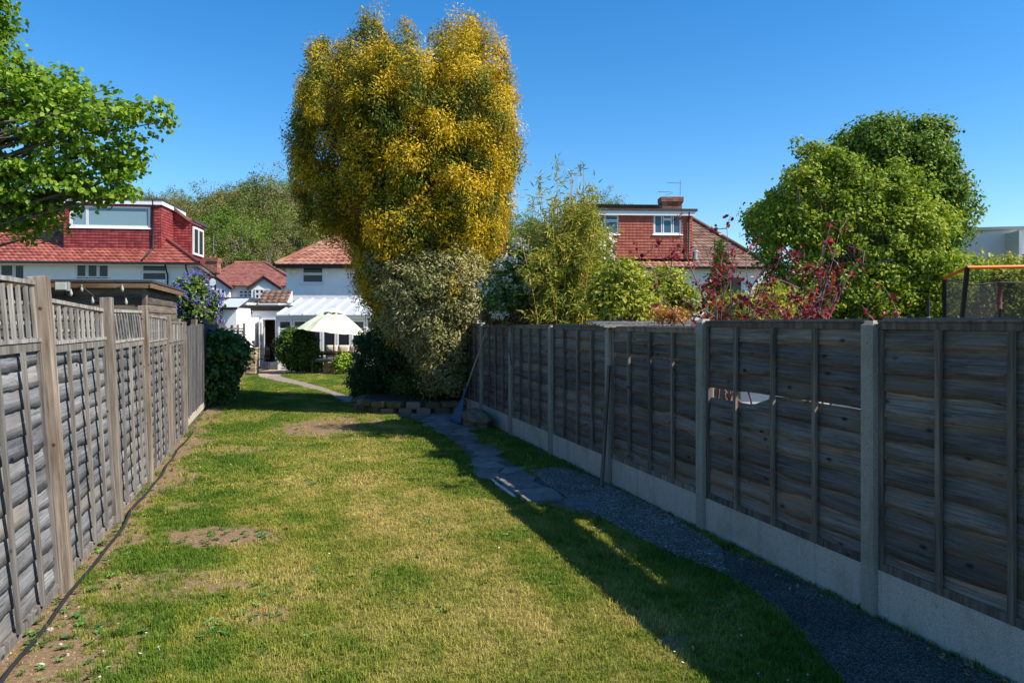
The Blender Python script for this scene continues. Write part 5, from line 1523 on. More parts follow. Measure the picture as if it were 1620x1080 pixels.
for k in range(ns_):
    a0 = math.radians(22.5) + k * 2 * math.pi / ns_
    mb = MB(); mb.tube([umb(.03, -.02, a0), umb(.7, -.41, a0), umb(1.22, -.815, a0)], .009, 5); mb.build('rib', M_['table_wood'], um)
mb = MB(); mb.tube([umb(0, .03, 0), umb(0, .1, 0)], [.03, .012], 8); mb.build('finial', M_['table_wood'], um)

# ------------------------------------------------------------------ picnic table, bench and cushions
tb = P(530, 508, 27.2); tb.z = 0
pt_ = thing('picnic_table', tb, 'brown wooden garden table under the lime parasol', 'table')
for k in range(5):
    mb = MB(); mb.box((tb.x + .1, tb.y - .32 + k * .16, .74), (1.55, .14, .035)); mb.build('plank', M_['table_wood'], pt_, bevel=.004)
for sx in (-.55, .72):
    for sy in (-.27, .27):
        mb = MB(); mb.box((tb.x + sx, tb.y + sy, .36), (.07, .07, .72)); mb.build('leg', M_['table_wood'], pt_)
mb = MB(); mb.box((tb.x + .1, tb.y, .66), (1.3, .05, .08)); mb.build('apron', M_['table_wood'], pt_)
def bench(loc, label, back):
    t = thing('garden_bench', loc, label, 'bench')
    for k in range(3):
        mb = MB(); mb.box((loc.x, loc.y - .15 + k * .15, .44), (1.5, .13, .03)); mb.build('seat_slat', M_['table_wood'], t)
    for sx in (-.65, .65):
        for sy in (-.16, .16):
            h = .95 if (back and sy > 0) else .43
            mb = MB(); mb.box((loc.x + sx, loc.y + sy, h / 2), (.06, .06, h)); mb.build('leg', M_['table_wood'], t)
    if back:
        for k in range(2):
            mb = MB(); mb.box((loc.x, loc.y + .17, .62 + k * .22), (1.24, .03, .12)); mb.build('back_slat', M_['table_wood'], t)
    return t
bl = Vector((tb.x + .12, tb.y + .75, 0)); bench(bl, 'wooden bench with backrest behind the garden table', True)
bl2 = Vector((tb.x + .05, tb.y - .72, 0)); bench(bl2, 'low wooden bench in front of the garden table', False)
def cushion(c, s, label):
    import bmesh
    bm = bmesh.new(); bmesh.ops.create_cube(bm, size=1); bmesh.ops.subdivide_edges(bm, edges=bm.edges, cuts=5, use_grid_fill=True)
    for v in bm.verts:
        e = max(abs(v.co.x), abs(v.co.z)) * 2
        v.co.y *= (1 - .65 * e ** 4) * (.9 + .12 * math.cos(v.co.x * 19) * math.cos(v.co.z * 19))
        v.co = Vector((v.co.x * s[0], v.co.y * s[1], v.co.z * s[2]))
    me = bpy.data.meshes.new('cushion'); bm.to_mesh(me); bm.free()
    me.polygons.foreach_set('use_smooth', np.ones(len(me.polygons), bool))
    tag(link('cushion', me, M_['cushion'], None, Matrix.Translation(c)), label, 'cushion', 'cushions on the garden benches')
for k in range(3): cushion(Vector((bl.x - .42 + k * .44, bl.y + .08, .74)), (.42, .13, .44), 'beige buttoned cushion propped against the bench backrest')
cushion(Vector((bl2.x - .3, bl2.y - .02, .50)), (.6, .34, .09), 'flat beige seat cushion on the low front bench')
# patterned bag at the foot of the parasol
bgp = pb + Vector((-.13, -.12, 0))
bg_ = thing('carrier_bag', bgp, 'orange and yellow bag standing at the foot of the parasol', 'bag')
m, nt, b, out = nodes('orange_print'); g = nd(nt, 'ShaderNodeNewGeometry'); v = nd(nt, 'ShaderNodeTexVoronoi', i_Scale=9.0); nt.links.new(g.outputs['Position'], v.inputs['Vector'])
sp_ = nd(nt, 'ShaderNodeSeparateColor'); nt.links.new(v.outputs['Color'], sp_.inputs[0]); r = ramp(nt, sp_.outputs[0], [(0.2, (.55, .13, .03)), (.45, (.70, .30, .04)), (.7, (.75, .50, .08)), (.9, (.35, .10, .05))]); nt.links.new(r.outputs[0], b.inputs['Base Color'])
mb = MB()
q = [(-.18, -.08), (.18, -.08), (.18, .08), (-.18, .08)]
vs = [bgp + Vector((x, y, 0.01)) for x, y in q] + [bgp + Vector((x * 1.05, y * 1.1, .22)) for x, y in q] + [bgp + Vector((x * 1.02, y * .5, .38)) for x, y in q]
mb.add(vs, [(3, 2, 1, 0)] + [(l * 4 + i, l * 4 + (i + 1) % 4, l * 4 + 4 + (i + 1) % 4, l * 4 + 4 + i) for l in range(2) for i in range(4)]); mb.build('bag_body', m, bg_)
for y in (-.03, .03):
    mb = MB(); mb.tube([bgp + Vector((.09 * math.cos(a), y, .37 + .12 * math.sin(a))) for a in np.linspace(0, math.pi, 9)], .008, 5); mb.build('handle', M_['black'], bg_)

# ------------------------------------------------------------------ stone gate pillar with iron gate
gp = P(399, 590, 26.4); gp.z = 0
pil = thing('stone_pillar', gp, 'short buff stone gate pillar beside the path to the back door', 'pillar')
r_ = np.random.default_rng(21)
z = 0.0
for k in range(9):
    h = .075 + .035 * r_.random(); nrow = 2
    for i in range(nrow):
        for j in range(nrow):
            sp_w = .18 + .02 * (r_.random() - .5)
            mb = MB(); mb.box((gp.x + (i - .5) * .185 + .01 * (r_.random() - .5), gp.y + (j - .5) * .185 + .015 * (r_.random() - .5), z + h / 2), (sp_w, sp_w, h - .008), a=0.02 + .98 * r_.random()); mb.build('stone', M_['stone'], pil, bevel=.01)
    z += h
mb = MB(); mb.box((gp.x, gp.y, z + .025), (.44, .44, .05), a=.5); mb.build('cap', M_['stone'], pil, bevel=.01)
mb = MB(); mb.box((gp.x, gp.y, z / 2), (.33, .33, z - .01)); mb.build('core', M_['gravel_board'], pil)
wl_ = thing('low_stone_wall', gp + Vector((-1.2, .1, 0)), 'low buff stone wall running left from the gate pillar behind the glossy bush', 'wall')
for k in range(5):
    for i in range(8):
        mb = MB(); mb.box((gp.x - .32 - i * .23 - .1 * (k % 2), gp.y + .02, .055 + k * .10), (.21, .22 + .02 * r_.random(), .09), a=.02 + .98 * r_.random()); mb.build('stone', M_['stone'], wl_, bevel=.008)
gt = thing('iron_gate', gp + Vector((.25, .2, 0)), 'black wrought iron gate standing open beside the stone pillar', 'gate')
g0_ = gp + Vector((.24, -.05, .06)); gdv = Vector((.12, 1.0, 0)).normalized()
for x in np.linspace(0, .85, 8):
    mb = MB(); mb.tube([g0_ + gdv * x, g0_ + gdv * x + UPZ * (.85 + .1 * math.sin(x / .85 * math.pi))], .009, 6); mb.build('bar', M_['black'], gt)
for zz_ in (.05, .45, .8):
    mb = MB(); mb.bar(g0_ + UPZ * zz_, g0_ + gdv * .85 + UPZ * zz_, .02, .03); mb.build('rail', M_['black'], gt)
# woven lattice fence between the gardens near the houses
lt = thing('lattice_fence', P(345, 508, 25), 'brown lattice fence with short posts above the glossy bush', 'fence'); lt.location.z = 0
a_, b2 = P(318, 508, 25.4), P(386, 508, 25.8); a_.z = b2.z = 0
for k in range(8):
    p = a_ + (b2 - a_) * k / 7; zt_ = P(350, 516 - (k % 2) * 2 - (3 if k > 5 else 0), 25.5).z
    mb = MB(); mb.box((p.x, p.y, zt_ / 2), (.07, .07, zt_)); mb.build('fence_post', M_['post_wood'], lt)
for k in range(14):
    mb = MB(); z = .35 + k * .095; mb.bar(a_ + UPZ * z + Vector((0, .05 * (-1) ** k, 0)), b2 + UPZ * (z + .02) + Vector((0, .05 * (-1) ** k, 0)), .015, .06); mb.build('slat', M_['batten_l'], lt)

# ------------------------------------------------------------------ stone planter under the conifer
plc = GP(690, 640); 
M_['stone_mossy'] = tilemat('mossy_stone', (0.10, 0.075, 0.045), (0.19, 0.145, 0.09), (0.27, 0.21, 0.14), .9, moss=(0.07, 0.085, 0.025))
planter = thing('stone_planter', plc, 'low rounded buff stone planter wall around the foot of the golden conifer', 'planter')
cpt = Vector((-1.95, 15.9, 0)); R1 = Vector((1.15, 0.9, 0))
for k in range(2):
    nst = 22
    for i in range(nst):
        a0 = 2 * math.pi * (i + (k % 2) * .5) / nst
        x, y = cpt.x + 1.28 * math.cos(a0), cpt.y + 1.05 * math.sin(a0)
        x += .05 * (r_.random() - .5); y += .05 * (r_.random() - .5)
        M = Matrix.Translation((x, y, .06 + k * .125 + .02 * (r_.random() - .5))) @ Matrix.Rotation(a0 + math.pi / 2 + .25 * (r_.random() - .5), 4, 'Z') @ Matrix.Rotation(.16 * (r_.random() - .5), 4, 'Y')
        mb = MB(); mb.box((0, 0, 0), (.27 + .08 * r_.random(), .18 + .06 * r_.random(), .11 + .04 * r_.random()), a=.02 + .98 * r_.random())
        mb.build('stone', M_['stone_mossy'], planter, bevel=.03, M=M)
mb = MB(); mb.prism([cpt + Vector((1.2 * math.cos(a), .97 * math.sin(a), .26)) for a in np.linspace(0, 6.283, 33)[:-1]], (0, 0, -.25)); mb.build('soil', plain('planter_soil', (.07, .05, .035), .95, .4, 10, .6, 40), planter)
# rough log / rock block by the fence
lc = GP(757, 672)
import bmesh
bm = bmesh.new(); bmesh.ops.create_cube(bm, size=1); bmesh.ops.subdivide_edges(bm, edges=bm.edges, cuts=4, use_grid_fill=True)
for v in bm.verts:
    k = 1 + .10 * math.sin(v.co.x * 7 + 1) + .09 * math.sin(v.co.y * 9 + 2) + .08 * math.sin(v.co.z * 8); l = v.co.length
    f = min(1.0, .62 / max(l, .01)); v.co = Vector((v.co.x * 1.15 * f, v.co.y * .42 * f, v.co.z * .34 * f)) * k
me = bpy.data.meshes.new('rock'); bm.to_mesh(me); bm.free()
Mr = Matrix((D, -N, UPZ)).transposed().to_4x4(); Mr.translation = gd(12.75, 3.28, .12)
tag(link('rock', me, plain('brown_rock', (.19, .14, .09), .9, .45, 9, .9, 25), None, Mr), 'long rough brown rock lying against the gravel board near the rake', 'rock')
mb = MB(); lpts = []
kerb = GP(800, 776)
for k, (p1, p2, w_k) in enumerate(((784, 763, .0), (790, 770, 0), (800, 777, 0), (812, 786, 0), (824, 794, 0))):
    pass
kp = [GP(782, 761), GP(790, 769), GP(802, 777), GP(814, 786), GP(820, 790)]
mb.tube([p + Vector((-.03, 0, .03)) for p in kp], [.008, .018, .016, .018, .008], 6)
tag(mb.build('edging_stone', plain('pale_edging', (.60, .57, .50), .9, .15, 15)), 'pale white edging stone at the lawn side of the slate path', 'edging')

# ------------------------------------------------------------------ rake leaning on the fence
hb_ = GP(718, 672) + Vector((0, 0, .02)); ht = gd(13.1, 3.52, 1.78)
ht = P(771, 519, 13.62)
rk = thing('garden_rake', hb_, 'blue plastic leaf rake with wooden handle leaning against the fence', 'rake')
dv = (ht - hb_).normalized(); side = dv.cross(UPZ).normalized()
mid = hb_ + dv * .62
mb = MB(); mb.tube([mid, ht], .014, 8); mb.build('handle', plain('pale_ash_handle', (.42, .32, .19), .6, .2, 12), rk, smooth=True)
mb = MB(); mb.tube([hb_ + dv * .80, hb_ + dv * .98], .016, 8); mb.build('grip_band', plain('green_sleeve', (.16, .36, .08), .5, .1), rk)
M_['rake'] = plain('blue_plastic', (.055, .10, .17), .45, .2, 6)
mb = MB(); mb.tube([hb_ + dv * .50, hb_ + dv * .72], [.03, .018], 8); mb.build('socket', M_['rake'], rk, smooth=True)
fwd = side.cross(dv)
for k in range(19):
    f = (k - 9) / 9
    a = hb_ + dv * .52 + side * (.025 * f)
    e = hb_ + dv * (.03 + .02 * abs(f)) + side * (.27 * f) 
    mb = MB(); mb.tube([a, a + (e - a) * .7, e, e - fwd * .03 - dv * .03], [.006, .007, .007, .004], 5); mb.build('tine', M_['rake'], rk)
for f_ in (.30, .62):
    mb = MB(); pts = []
    for k in range(11):
        f = (k - 5) / 5; a = hb_ + dv * .52 + side * (.025 * f); e = hb_ + dv * .03 + side * (.27 * f); pts.append(a + (e - a) * (1 - f_))
    mb.tube(pts, .011, 6); mb.build('cross_brace', M_['rake'], rk)
# solid web between the tines
mb = MB(); w1 = [hb_ + dv * .33 + side * x for x in (-.12, .12)]; w0 = [hb_ + dv * .08 + side * x for x in (-.245, .245)]
mb.prism([w0[0], w0[1], w1[1], w1[0]], fwd * .004); mb.build('web', M_['rake'], rk)

# ------------------------------------------------------------------ trampoline beyond the right fence
tp = [Vector((4.93, 8.05, 0)), Vector((5.70, 9.80, 0)), Vector((7.05, 10.75, 0)), Vector((8.6, 9.7, 0)), Vector((8.35, 8.0, 0)), Vector((6.7, 7.2, 0))]
tp[5] = Vector((6.75, 7.6, 0))
tr_ = thing('trampoline', Vector((6.7, 9.1, 0)), 'trampoline with dark safety net, black poles and orange top rail beyond the fence', 'trampoline')
m, nt, b, out = nodes('safety_net'); b.inputs['Base Color'].default_value = (.02, .02, .022, 1); b.inputs['Roughness'].default_value = .8
tr2 = nd(nt, 'ShaderNodeBsdfTransparent'); mx = nd(nt, 'ShaderNodeMixShader'); mx.inputs[0].default_value = .42; nt.links.new(tr2.outputs[0], mx.inputs[1]); nt.links.new(b.outputs[0], mx.inputs[2]); nt.links.new(mx.outputs[0], out.inputs['Surface'])
M_['orange'] = plain('orange_foam', (.80, .15, .02), .5, .06)
M_['maroon'] = plain('dull_red_sleeve', (.26, .06, .05), .6, .1)
topz = [2.44, 2.42, 2.42, 2.42, 2.44, 2.44]
ctr = Vector((6.7, 9.1, 0))
tops = []; bots = []
for k, p in enumerate(tp):
    inn = (p - ctr) * .0
    bot = p - (p - ctr).normalized() * -.0 + Vector((-.22 if k == 0 else 0, 0, .3)); tpz = p + UPZ * topz[k]
    tops.append(tpz); bots.append(p + UPZ * .8)
    mb = MB(); mb.tube([bot, tpz], .027, 8); pole = mb.build('pole', M_['black'], tr_, smooth=True)
    if k in (2, 3):
        mb = MB(); mb.tube([tpz - UPZ * .38, tpz], .036, 8); mb.build('pole_sleeve', M_['maroon'], pole, smooth=True)
    mb = MB(); mb.tube([p, p + UPZ * .75], .03, 8); mb.build('leg', M_['steel'], tr_, smooth=True)
for k in range(6):
    a, b_ = tops[k], tops[(k + 1) % 6]
    front = k in (0, 4, 5)
    mb = MB(); mb.tube([a, a + (b_ - a) * .5 - UPZ * (.0 if front else .06), b_], .019 if front else .012, 8); mb.build('top_rail', M_['orange'] if front else M_['black'], tr_, smooth=True)
    a2_, b2_ = bots[k], bots[(k + 1) % 6]
    mb = MB(); mb.quad(a2_, b2_, b_ - UPZ * .05, a - UPZ * .05); mb.build('net_panel', m, tr_)
    mb = MB(); mb.tube([a2_, b2_], .03, 8); mb.build('frame_rail', M_['steel'], tr_, smooth=True)
mb = MB(); mb.prism([ctr + (p - ctr) * .97 + UPZ * .82 for p in bots and tp], (0, 0, -.01)); mb.build('mat', M_['black'], tr_)

# second boundary fence seen over the top of the near one
fb = thing('far_boundary_fence', P(1560, 508, 8.0), 'top of a second timber fence seen just above the nearest concrete-post bay', 'fence'); fb.location.z = 0
a_, b2 = P(1506, 513, 6.9), P(1900, 520, 6.0); 
for k in range(9):
    z = .12 + k * .2
    mb = MB(); mb.bar(Vector((a_.x, a_.y, z)), Vector((b2.x, b2.y, z)), .016, .205); mb.build('board', M_['batten_r'], fb)
mb = MB(); mb.bar(Vector((a_.x, a_.y, 1.83)), Vector((b2.x, b2.y, 1.82)), .07, .04); mb.build('top_rail', M_['batten_l'], fb)
for f in (0, .5, 1):
    p = a_ + (b2 - a_) * f; mb = MB(); mb.box((p.x, p.y + .05, .9), (.08, .08, 1.8)); mb.build('fence_post', M_['post_wood'], fb)
# white sheet of a greenhouse / outhouse seen through the broken board
wo_ = thing('white_outhouse', Vector((3.2, 8.6, 0)), 'white panelled outhouse glimpsed through the gap in the fence', 'outhouse')
mb = MB(); mb.box((3.35, 8.9, .62), (1.5, .9, 1.24)); mb.build('wall', M_['upvc'], wo_)
mb = MB(); mb.prism([Vector((2.5, 8.35, 1.26)), Vector((4.2, 8.35, 1.26)), Vector((4.2, 9.45, 1.40)), Vector((2.5, 9.45, 1.40))], (0, 0, .03)); mb.build('lid', M_['polycarb'], wo_)
# slim post with black hose above the fence top
ps = thing('metal_pole', P(1469, 508, 6.6), 'slim black and grey pole standing behind the fence beside the trampoline', 'pole'); ps.location.z = 0
p = P(1469, 508, 6.6)
mb = MB(); mb.tube([Vector((p.x, p.y, 0)), Vector((p.x, p.y, 1.90))], .017, 8); mb.build('lower_tube', M_['steel'], ps)
mb = MB(); mb.tube([Vector((p.x, p.y, 1.88)), Vector((p.x, p.y, 2.07))], .012, 8); mb.build('upper_tube', M_['black'], ps)
# low shed roof with dead leaves just over the fence
sr = thing('low_shed', P(1040, 508, 8.9), 'weathered low shed roof with dead leaves just above the fence top', 'shed'); sr.location.z = 0
c = P(1045, 508, 8.9)
mb = MB(); mb.box((c.x, c.y, .88), (1.3, .9, 1.76)); mb.build('wall', M_['shed'], sr)
for k in range(6):
    mb = MB(); mb.box((c.x - .02 * k, c.y - .5 + k * .2, 1.80 + k * .012), (1.5, .18, .02)); mb.build('roof_board', M_['slat'], sr)
# ------------------------------------------------------------------ plants
LEAF = {
    'diamond': ([(0, 0, 0), (.45, .30, .06), (1, 0, -.03), (.45, -.30, .06)], [(0, 1, 2), (0, 2, 3)]),
    'broad': ([(0, 0, 0), (.22, .40, .07), (.62, .36, .07), (1, 0, -.06), (.62, -.36, .07), (.22, -.40, .07)], [(0, 1, 2, 3), (0, 3, 4, 5)]),
    'blade': ([(0, 0, 0), (.35, .085, .02), (1, 0, -.10), (.35, -.085, .02)], [(0, 1, 2), (0, 2, 3)]),
    'spray': ([(0, 0, 0), (.30, .26, .03), (.62, .13, 0), (.70, .30, .03), (1, 0, -.08), (.66, -.26, .02), (.58, -.10, 0), (.25, -.24, .03)], [(0, 1, 2, 4, 6, 7), (2, 3, 4), (4, 5, 6)]),
    'scale': ([(0, 0, 0), (.4, .17, .03), (1, 0, -.06), (.4, -.17, .03)], [(0, 1, 2), (0, 2, 3)]),
    'petal': ([(0, 0, 0), (.5, .45, .1), (1, 0, .1), (.5, -.45, .1)], [(0, 1, 2, 3)]),
}
def unit(a):
    return a / np.maximum(np.linalg.norm(a, axis=1, keepdims=True), 1e-6)
def leaves(name, pos, nrm, axis, size, shape, mat, parent, tip=None, kind='stuff'):
    tv, tf = LEAF[shape]
    tv = np.array(tv); k = len(tv); n = len(pos)
    nrm = unit(nrm); axis = axis - nrm * np.sum(axis * nrm, 1, keepdims=True); axis = unit(axis)
    bi = np.cross(nrm, axis)
    sz = size[:, None]
    v = np.empty((n, k, 3))
    for j in range(k):
        v[:, j] = pos + sz * (axis * tv[j, 0] + bi * tv[j, 1] + nrm * tv[j, 2])
    v = v.reshape(-1, 3)
    if parent is not None: v = v - np.array(root_loc(parent))
    me = bpy.data.meshes.new(name)
    lens = np.array([len(f) for f in tf]); L = int(lens.sum())
    me.vertices.add(n * k); me.vertices.foreach_set('co', v.astype(np.float32).ravel())
    flat = np.array([i for f in tf for i in f])
    loops = (flat[None, :] + (np.arange(n) * k)[:, None]).ravel()
    me.loops.add(n * L); me.loops.foreach_set('vertex_index', loops.astype(np.int32))
    st = np.concatenate([[0], np.cumsum(lens)[:-1]])
    starts = (st[None, :] + (np.arange(n) * L)[:, None]).ravel()
    me.polygons.add(n * len(tf)); me.polygons.foreach_set('loop_start', starts.astype(np.int32))
    if tip is not None:
        at = me.attributes.new('tip', 'FLOAT', 'POINT'); at.data.foreach_set('value', np.repeat(tip, k).astype(np.float32))
    me.update(calc_edges=True)
    me.materials.append(mat)
    o = bpy.data.objects.new(name, me); COL.objects.link(o)
    if parent is not None:
        o.parent = parent
    if kind: o['kind'] = kind
    return o
def E(px, py, rx, ry, Y, dep=None):
    m = F / Y; c = P(px, py, Y)
    return (np.array(c), np.array([rx / m, dep if dep else (rx + ry) / 2 / m, ry / m]))
def clump_centres(ells, n, r, lo=.55, hi=1.0, zmin=0.1):
    vol = np.array([(e[1][0] * e[1][1] * e[1][2]) ** .7 for e in ells]); vol /= vol.sum()
    ch = r.choice(len(ells), n, p=vol)
    d = unit(r.normal(size=(n, 3)))
    rho = (lo ** 2 + (hi ** 2 - lo ** 2) * r.random(n)) ** .5
    c = np.array([e[0] for e in ells])[ch]; R = np.array([e[1] for e in ells])[ch]
    p = c + d * rho[:, None] * R
    # drop clumps buried deep inside another lobe
    keep = p[:, 2] > zmin
    for j, (cc, rr) in enumerate(ells):
        q = np.linalg.norm((p - cc) / rr, axis=1)
        keep &= ~((q < lo * .8) & (ch != j))
    nn = unit(d / R)
    return p[keep], nn[keep], rho[keep]
def clump_leaves(cen, out, per, rad, r, spread_n=.7, up=.35, droop=0.0, flat=.7):
    n = len(cen) * per
    ci = np.repeat(np.arange(len(cen)), per)
    g = r.normal(size=(n, 3)) * .5
    rr = np.asarray(rad) if np.ndim(rad) else np.full(len(cen), rad)
    g = g / np.maximum(1, np.linalg.norm(g, axis=1, keepdims=True))
    pos = cen[ci] + g * rr[ci][:, None] * np.array([1, 1, flat])
    nrm = out[ci] * .6 + g * .6 + np.array([0, 0, up]) + r.normal(size=(n, 3)) * spread_n
    ax = out[ci] * .5 + r.normal(size=(n, 3)) * .8 + np.array([0, 0, -droop])
    if spread_n < .5:      # tufted: shoots fan out from the clump
        ax = g * 1.6 + out[ci] * .7 + r.normal(size=(n, 3)) * .35 + np.array([0, 0, -droop])
    return pos, nrm, ax, ci
def branches(name, parent, mat, base, cens, r, r0, fork=.45, n=40, wob=.08, stems=1, sides=6, thin=.004):
    """trunk(s) from base and curved limbs out to clump centres"""
    mb = MB(); base = np.array(base, float)
    if len(cens) == 0: return None
    mid = cens.mean(0)
    topz = cens[:, 2].max()
    tops = []
    for s in range(stems):
        top = np.array([mid[0] + (r.random() - .5) * .3, mid[1] + (r.random() - .5) * .3, base[2] + (topz - base[2]) * .8])
        if stems > 1:
            q = cens[r.integers(0, len(cens))]; top = np.array([q[0], q[1], base[2] + (topz - base[2]) * (.55 + .3 * r.random())])
        pts = [base + (top - base) * f + np.array([math.sin(f * 5 + s), math.cos(f * 4 + s * 2), 0]) * wob * f * (1 - f) * 4 for f in np.linspace(0, 1, 8)]
        k = 1.0 if stems == 1 else .55
        mb.tube([Vector(p) for p in pts], [r0 * k * (1 - .82 * f) + thin for f in np.linspace(0, 1, 8)], sides)
        tops.append(pts)
    for i in range(min(n, len(cens))):
        c = cens[r.integers(0, len(cens))]
        pts = tops[r.integers(0, len(tops))]
        # leave the trunk a little below the clump
        zt = base[2] + max(.12, (fork + .5 * r.random()) ) * max(0.05, (c[2] - base[2])) * .8
        j = int(np.argmin([abs(p[2] - zt) for p in pts])); s0 = pts[j]
        f0 = j / 7
        m1 = s0 + (c - s0) * .5 + np.array([0, 0, .12 * np.linalg.norm(c - s0)]) + r.normal(size=3) * wob * .6
        rb = max(thin, r0 * (1 - .8 * f0) * .38)
        pp = [s0 + (m1 - s0) * .0, s0 * .55 + m1 * .45 + r.normal(size=3) * wob * .2, m1, m1 * .45 + c * .55 + r.normal(size=3) * wob * .2, c]
        mb.tube([Vector(p) for p in pp], [rb, rb * .8, rb * .55, rb * .38, thin * .6], 5, cap=False)
    return mb.build(name, mat, parent, smooth=True)
def plant(name, label, cat, base, ells, seed, mat, leaf, size, nclump, per, rad, lo=.5, hi=1.0, up=.35, droop=0, trunk_r=.06, limbs=30, bark=None, stems=1, group=None, tipf=None, spread=.7, flat=.7, wob=.08, crown='crown', trunk='trunk', zmin=.1, szv=.5):
    r = np.random.default_rng(seed)
    t = thing(name, base, label, cat, group)
    cen, out, rho = clump_centres(ells, nclump, r, lo, hi, zmin)
    rads = rad * (.6 + .8 * r.random(len(cen)))
    pos, nrm, ax, ci = clump_leaves(cen, out, per, rads, r, spread, up, droop, flat)
    sz = size * (1 - szv / 2 + szv * r.random(len(pos)))
    tip = None
    if tipf is not None: tip = tipf(pos, rho[ci], r)
    leaves(crown, pos, nrm, ax, sz, leaf, mat, t, tip)
    if limbs or trunk_r: branches(trunk, t, bark or M_['bark'], base, cen, r, trunk_r, n=limbs, stems=stems, wob=wob)
    return t, cen, out, r

# foliage colours
LM = {}
LM['lime'] = leafmat('lime_tree_leaf', [(.06, .125, .012), (.125, .235, .020), (.21, .345, .032), (.31, .43, .055)], .42, .45)
LM['thuja'] = leafmat('golden_conifer_leaf', [(.065, .095, .012), (.10, .135, .016), (.15, .18, .020)], .25, .6, 1.6,
                      tip=[(.34, .255, .012), (.50, .36, .013), (.61, .42, .016), (.66, .42, .026)])
LM['heath'] = leafmat('grey_olive_leaf', [(.12, .14, .04), (.22, .22, .08), (.34, .32, .13), (.46, .40, .22)], .25, .7, 2.0)
LM['laurel'] = leafmat('glossy_dark_leaf', [(.02, .055, .012), (.036, .095, .018), (.062, .14, .025), (.10, .20, .035)], .15, .38, 2.0, spec=.35)
LM['box'] = leafmat('clipped_shrub_leaf', [(.035, .065, .014), (.06, .11, .018), (.10, .17, .025)], .2, .5, 3.0)
LM['box_dense'] = leafmat('dense_dark_leaf', [(.028, .058, .018), (.048, .09, .026), (.075, .13, .038)], .15, .4, 3.0)  # dark foliage colours for the two dense evergreens
LM['lilac'] = leafmat('lilac_leaf', [(.02, .05, .012), (.04, .09, .018), (.08, .15, .025), (.22, .28, .04)], .3, .4, 2.0)
LM['lilac_f'] = leafmat('lilac_flower', [(.09, .09, .36), (.15, .14, .48), (.24, .22, .60)], .3, .7, 3.0)
LM['euon'] = leafmat('lime_green_leaf', [(.10, .19, .015), (.22, .34, .03), (.40, .48, .06)], .3, .4, 3.0)
LM['bamboo'] = leafmat('bamboo_leaf', [(.09, .15, .022), (.20, .25, .04), (.35, .36, .06), (.50, .42, .10)], .35, .45, 2.0)
LM['white_sh'] = leafmat('blossom_shrub_leaf', [(.04, .085, .018), (.08, .15, .03), (.14, .23, .05)], .3, .4, 2.5)
LM['blossom'] = leafmat('white_blossom', [(.55, .50, .47), (.72, .69, .66), (.82, .80, .78)], .3, .7, 3.0)
LM['yellow_g'] = leafmat('yellow_green_leaf', [(.085, .135, .015), (.19, .25, .028), (.34, .37, .045), (.48, .43, .075)], .35, .45, 1.5)
LM['red'] = leafmat('crimson_leaf', [(.06, .008, .018), (.14, .014, .028), (.26, .022, .035), (.38, .05, .06)], .42, .35, 2.5)
LM['crab'] = leafmat('fresh_green_leaf', [(.065, .12, .014), (.145, .225, .022), (.255, .34, .032), (.40, .44, .07)], .35, .6, 1.3, spec=.15)
LM['chestnut'] = leafmat('chestnut_leaf', [(.05, .10, .014), (.09, .165, .02), (.14, .23, .03), (.20, .28, .05)], .28, .6, .8, spec=.15)
LM['candle'] = leafmat('chestnut_flower', [(.40, .36, .26), (.55, .50, .36)], .3, .7, 2.0)
LM['brown'] = leafmat('dead_leaf', [(.09, .055, .035), (.17, .10, .06), (.27, .18, .10)], .2, .8, 3.0)
LM['orange_l'] = leafmat('orange_new_leaf', [(.25, .10, .03), (.45, .20, .06), (.55, .30, .10)], .3, .6, 3.0)
LM['wood_a'] = leafmat('woodland_leaf', [(.055, .085, .018), (.10, .14, .028), (.16, .20, .04), (.21, .22, .06)], .25, .6, .35)
LM['wood_b'] = leafmat('woodland_olive_leaf', [(.085, .09, .032), (.15, .15, .045), (.23, .215, .065), (.30, .25, .10)], .25, .6, .35)
LM['wood_c'] = leafmat('woodland_bright_leaf', [(.06, .11, .014), (.115, .195, .024), (.19, .28, .035)], .3, .5, .35)

# ---- golden conifer: many upright plumes, each a tuft of drooping sprays
Yc = 16.3
ells = [E(562, 235, 70, 150, Yc, 1.2), E(640, 260, 80, 165, Yc - .4, 1.4), E(735, 250, 70, 175, Yc, 1.3), E(505, 235, 40, 120, Yc + .2, .8), E(776, 215, 38, 92, Yc, .8), E(640, 420, 74, 100, Yc, 1.1), E(700, 420, 80, 100, Yc, 1.1), E(610, 400, 52, 76, Yc + .2, .9), E(615, 468, 36, 58, Yc + .2, .7), E(640, 480, 46, 58, Yc, .8), E(600, 430, 20, 46, Yc + .2, .5)]
rg = np.random.default_rng(303)
tops = [(590, 22, 20, 52), (612, 46, 20, 50), (566, 46, 18, 50), (548, 62, 18, 46), (518, 56, 18, 50), (500, 78, 16, 55), (640, 36, 15, 42), (655, 74, 22, 50), (690, 46, 20, 50), (714, 24, 20, 55), (742, 16, 20, 60), (766, 40, 20, 55), (786, 72, 20, 60), (800, 105, 20, 62),
        (808, 140, 18, 60), (806, 185, 18, 60), (796, 240, 18, 60), (782, 290, 18, 60), (766, 340, 18, 60), (750, 380, 20, 56), (484, 120, 16, 60), (474, 165, 17, 62), (478, 215, 18, 60), (488, 255, 18, 58), (520, 272, 16, 50), (556, 322, 16, 46), (582, 372, 16, 48)]
for (ox, oy, rx, ry) in tops:
    ells.append(E(ox + 3 * rg.normal(), oy + ry, rx, ry, Yc + .5 * rg.normal(), .28 + .15 * rg.random()))
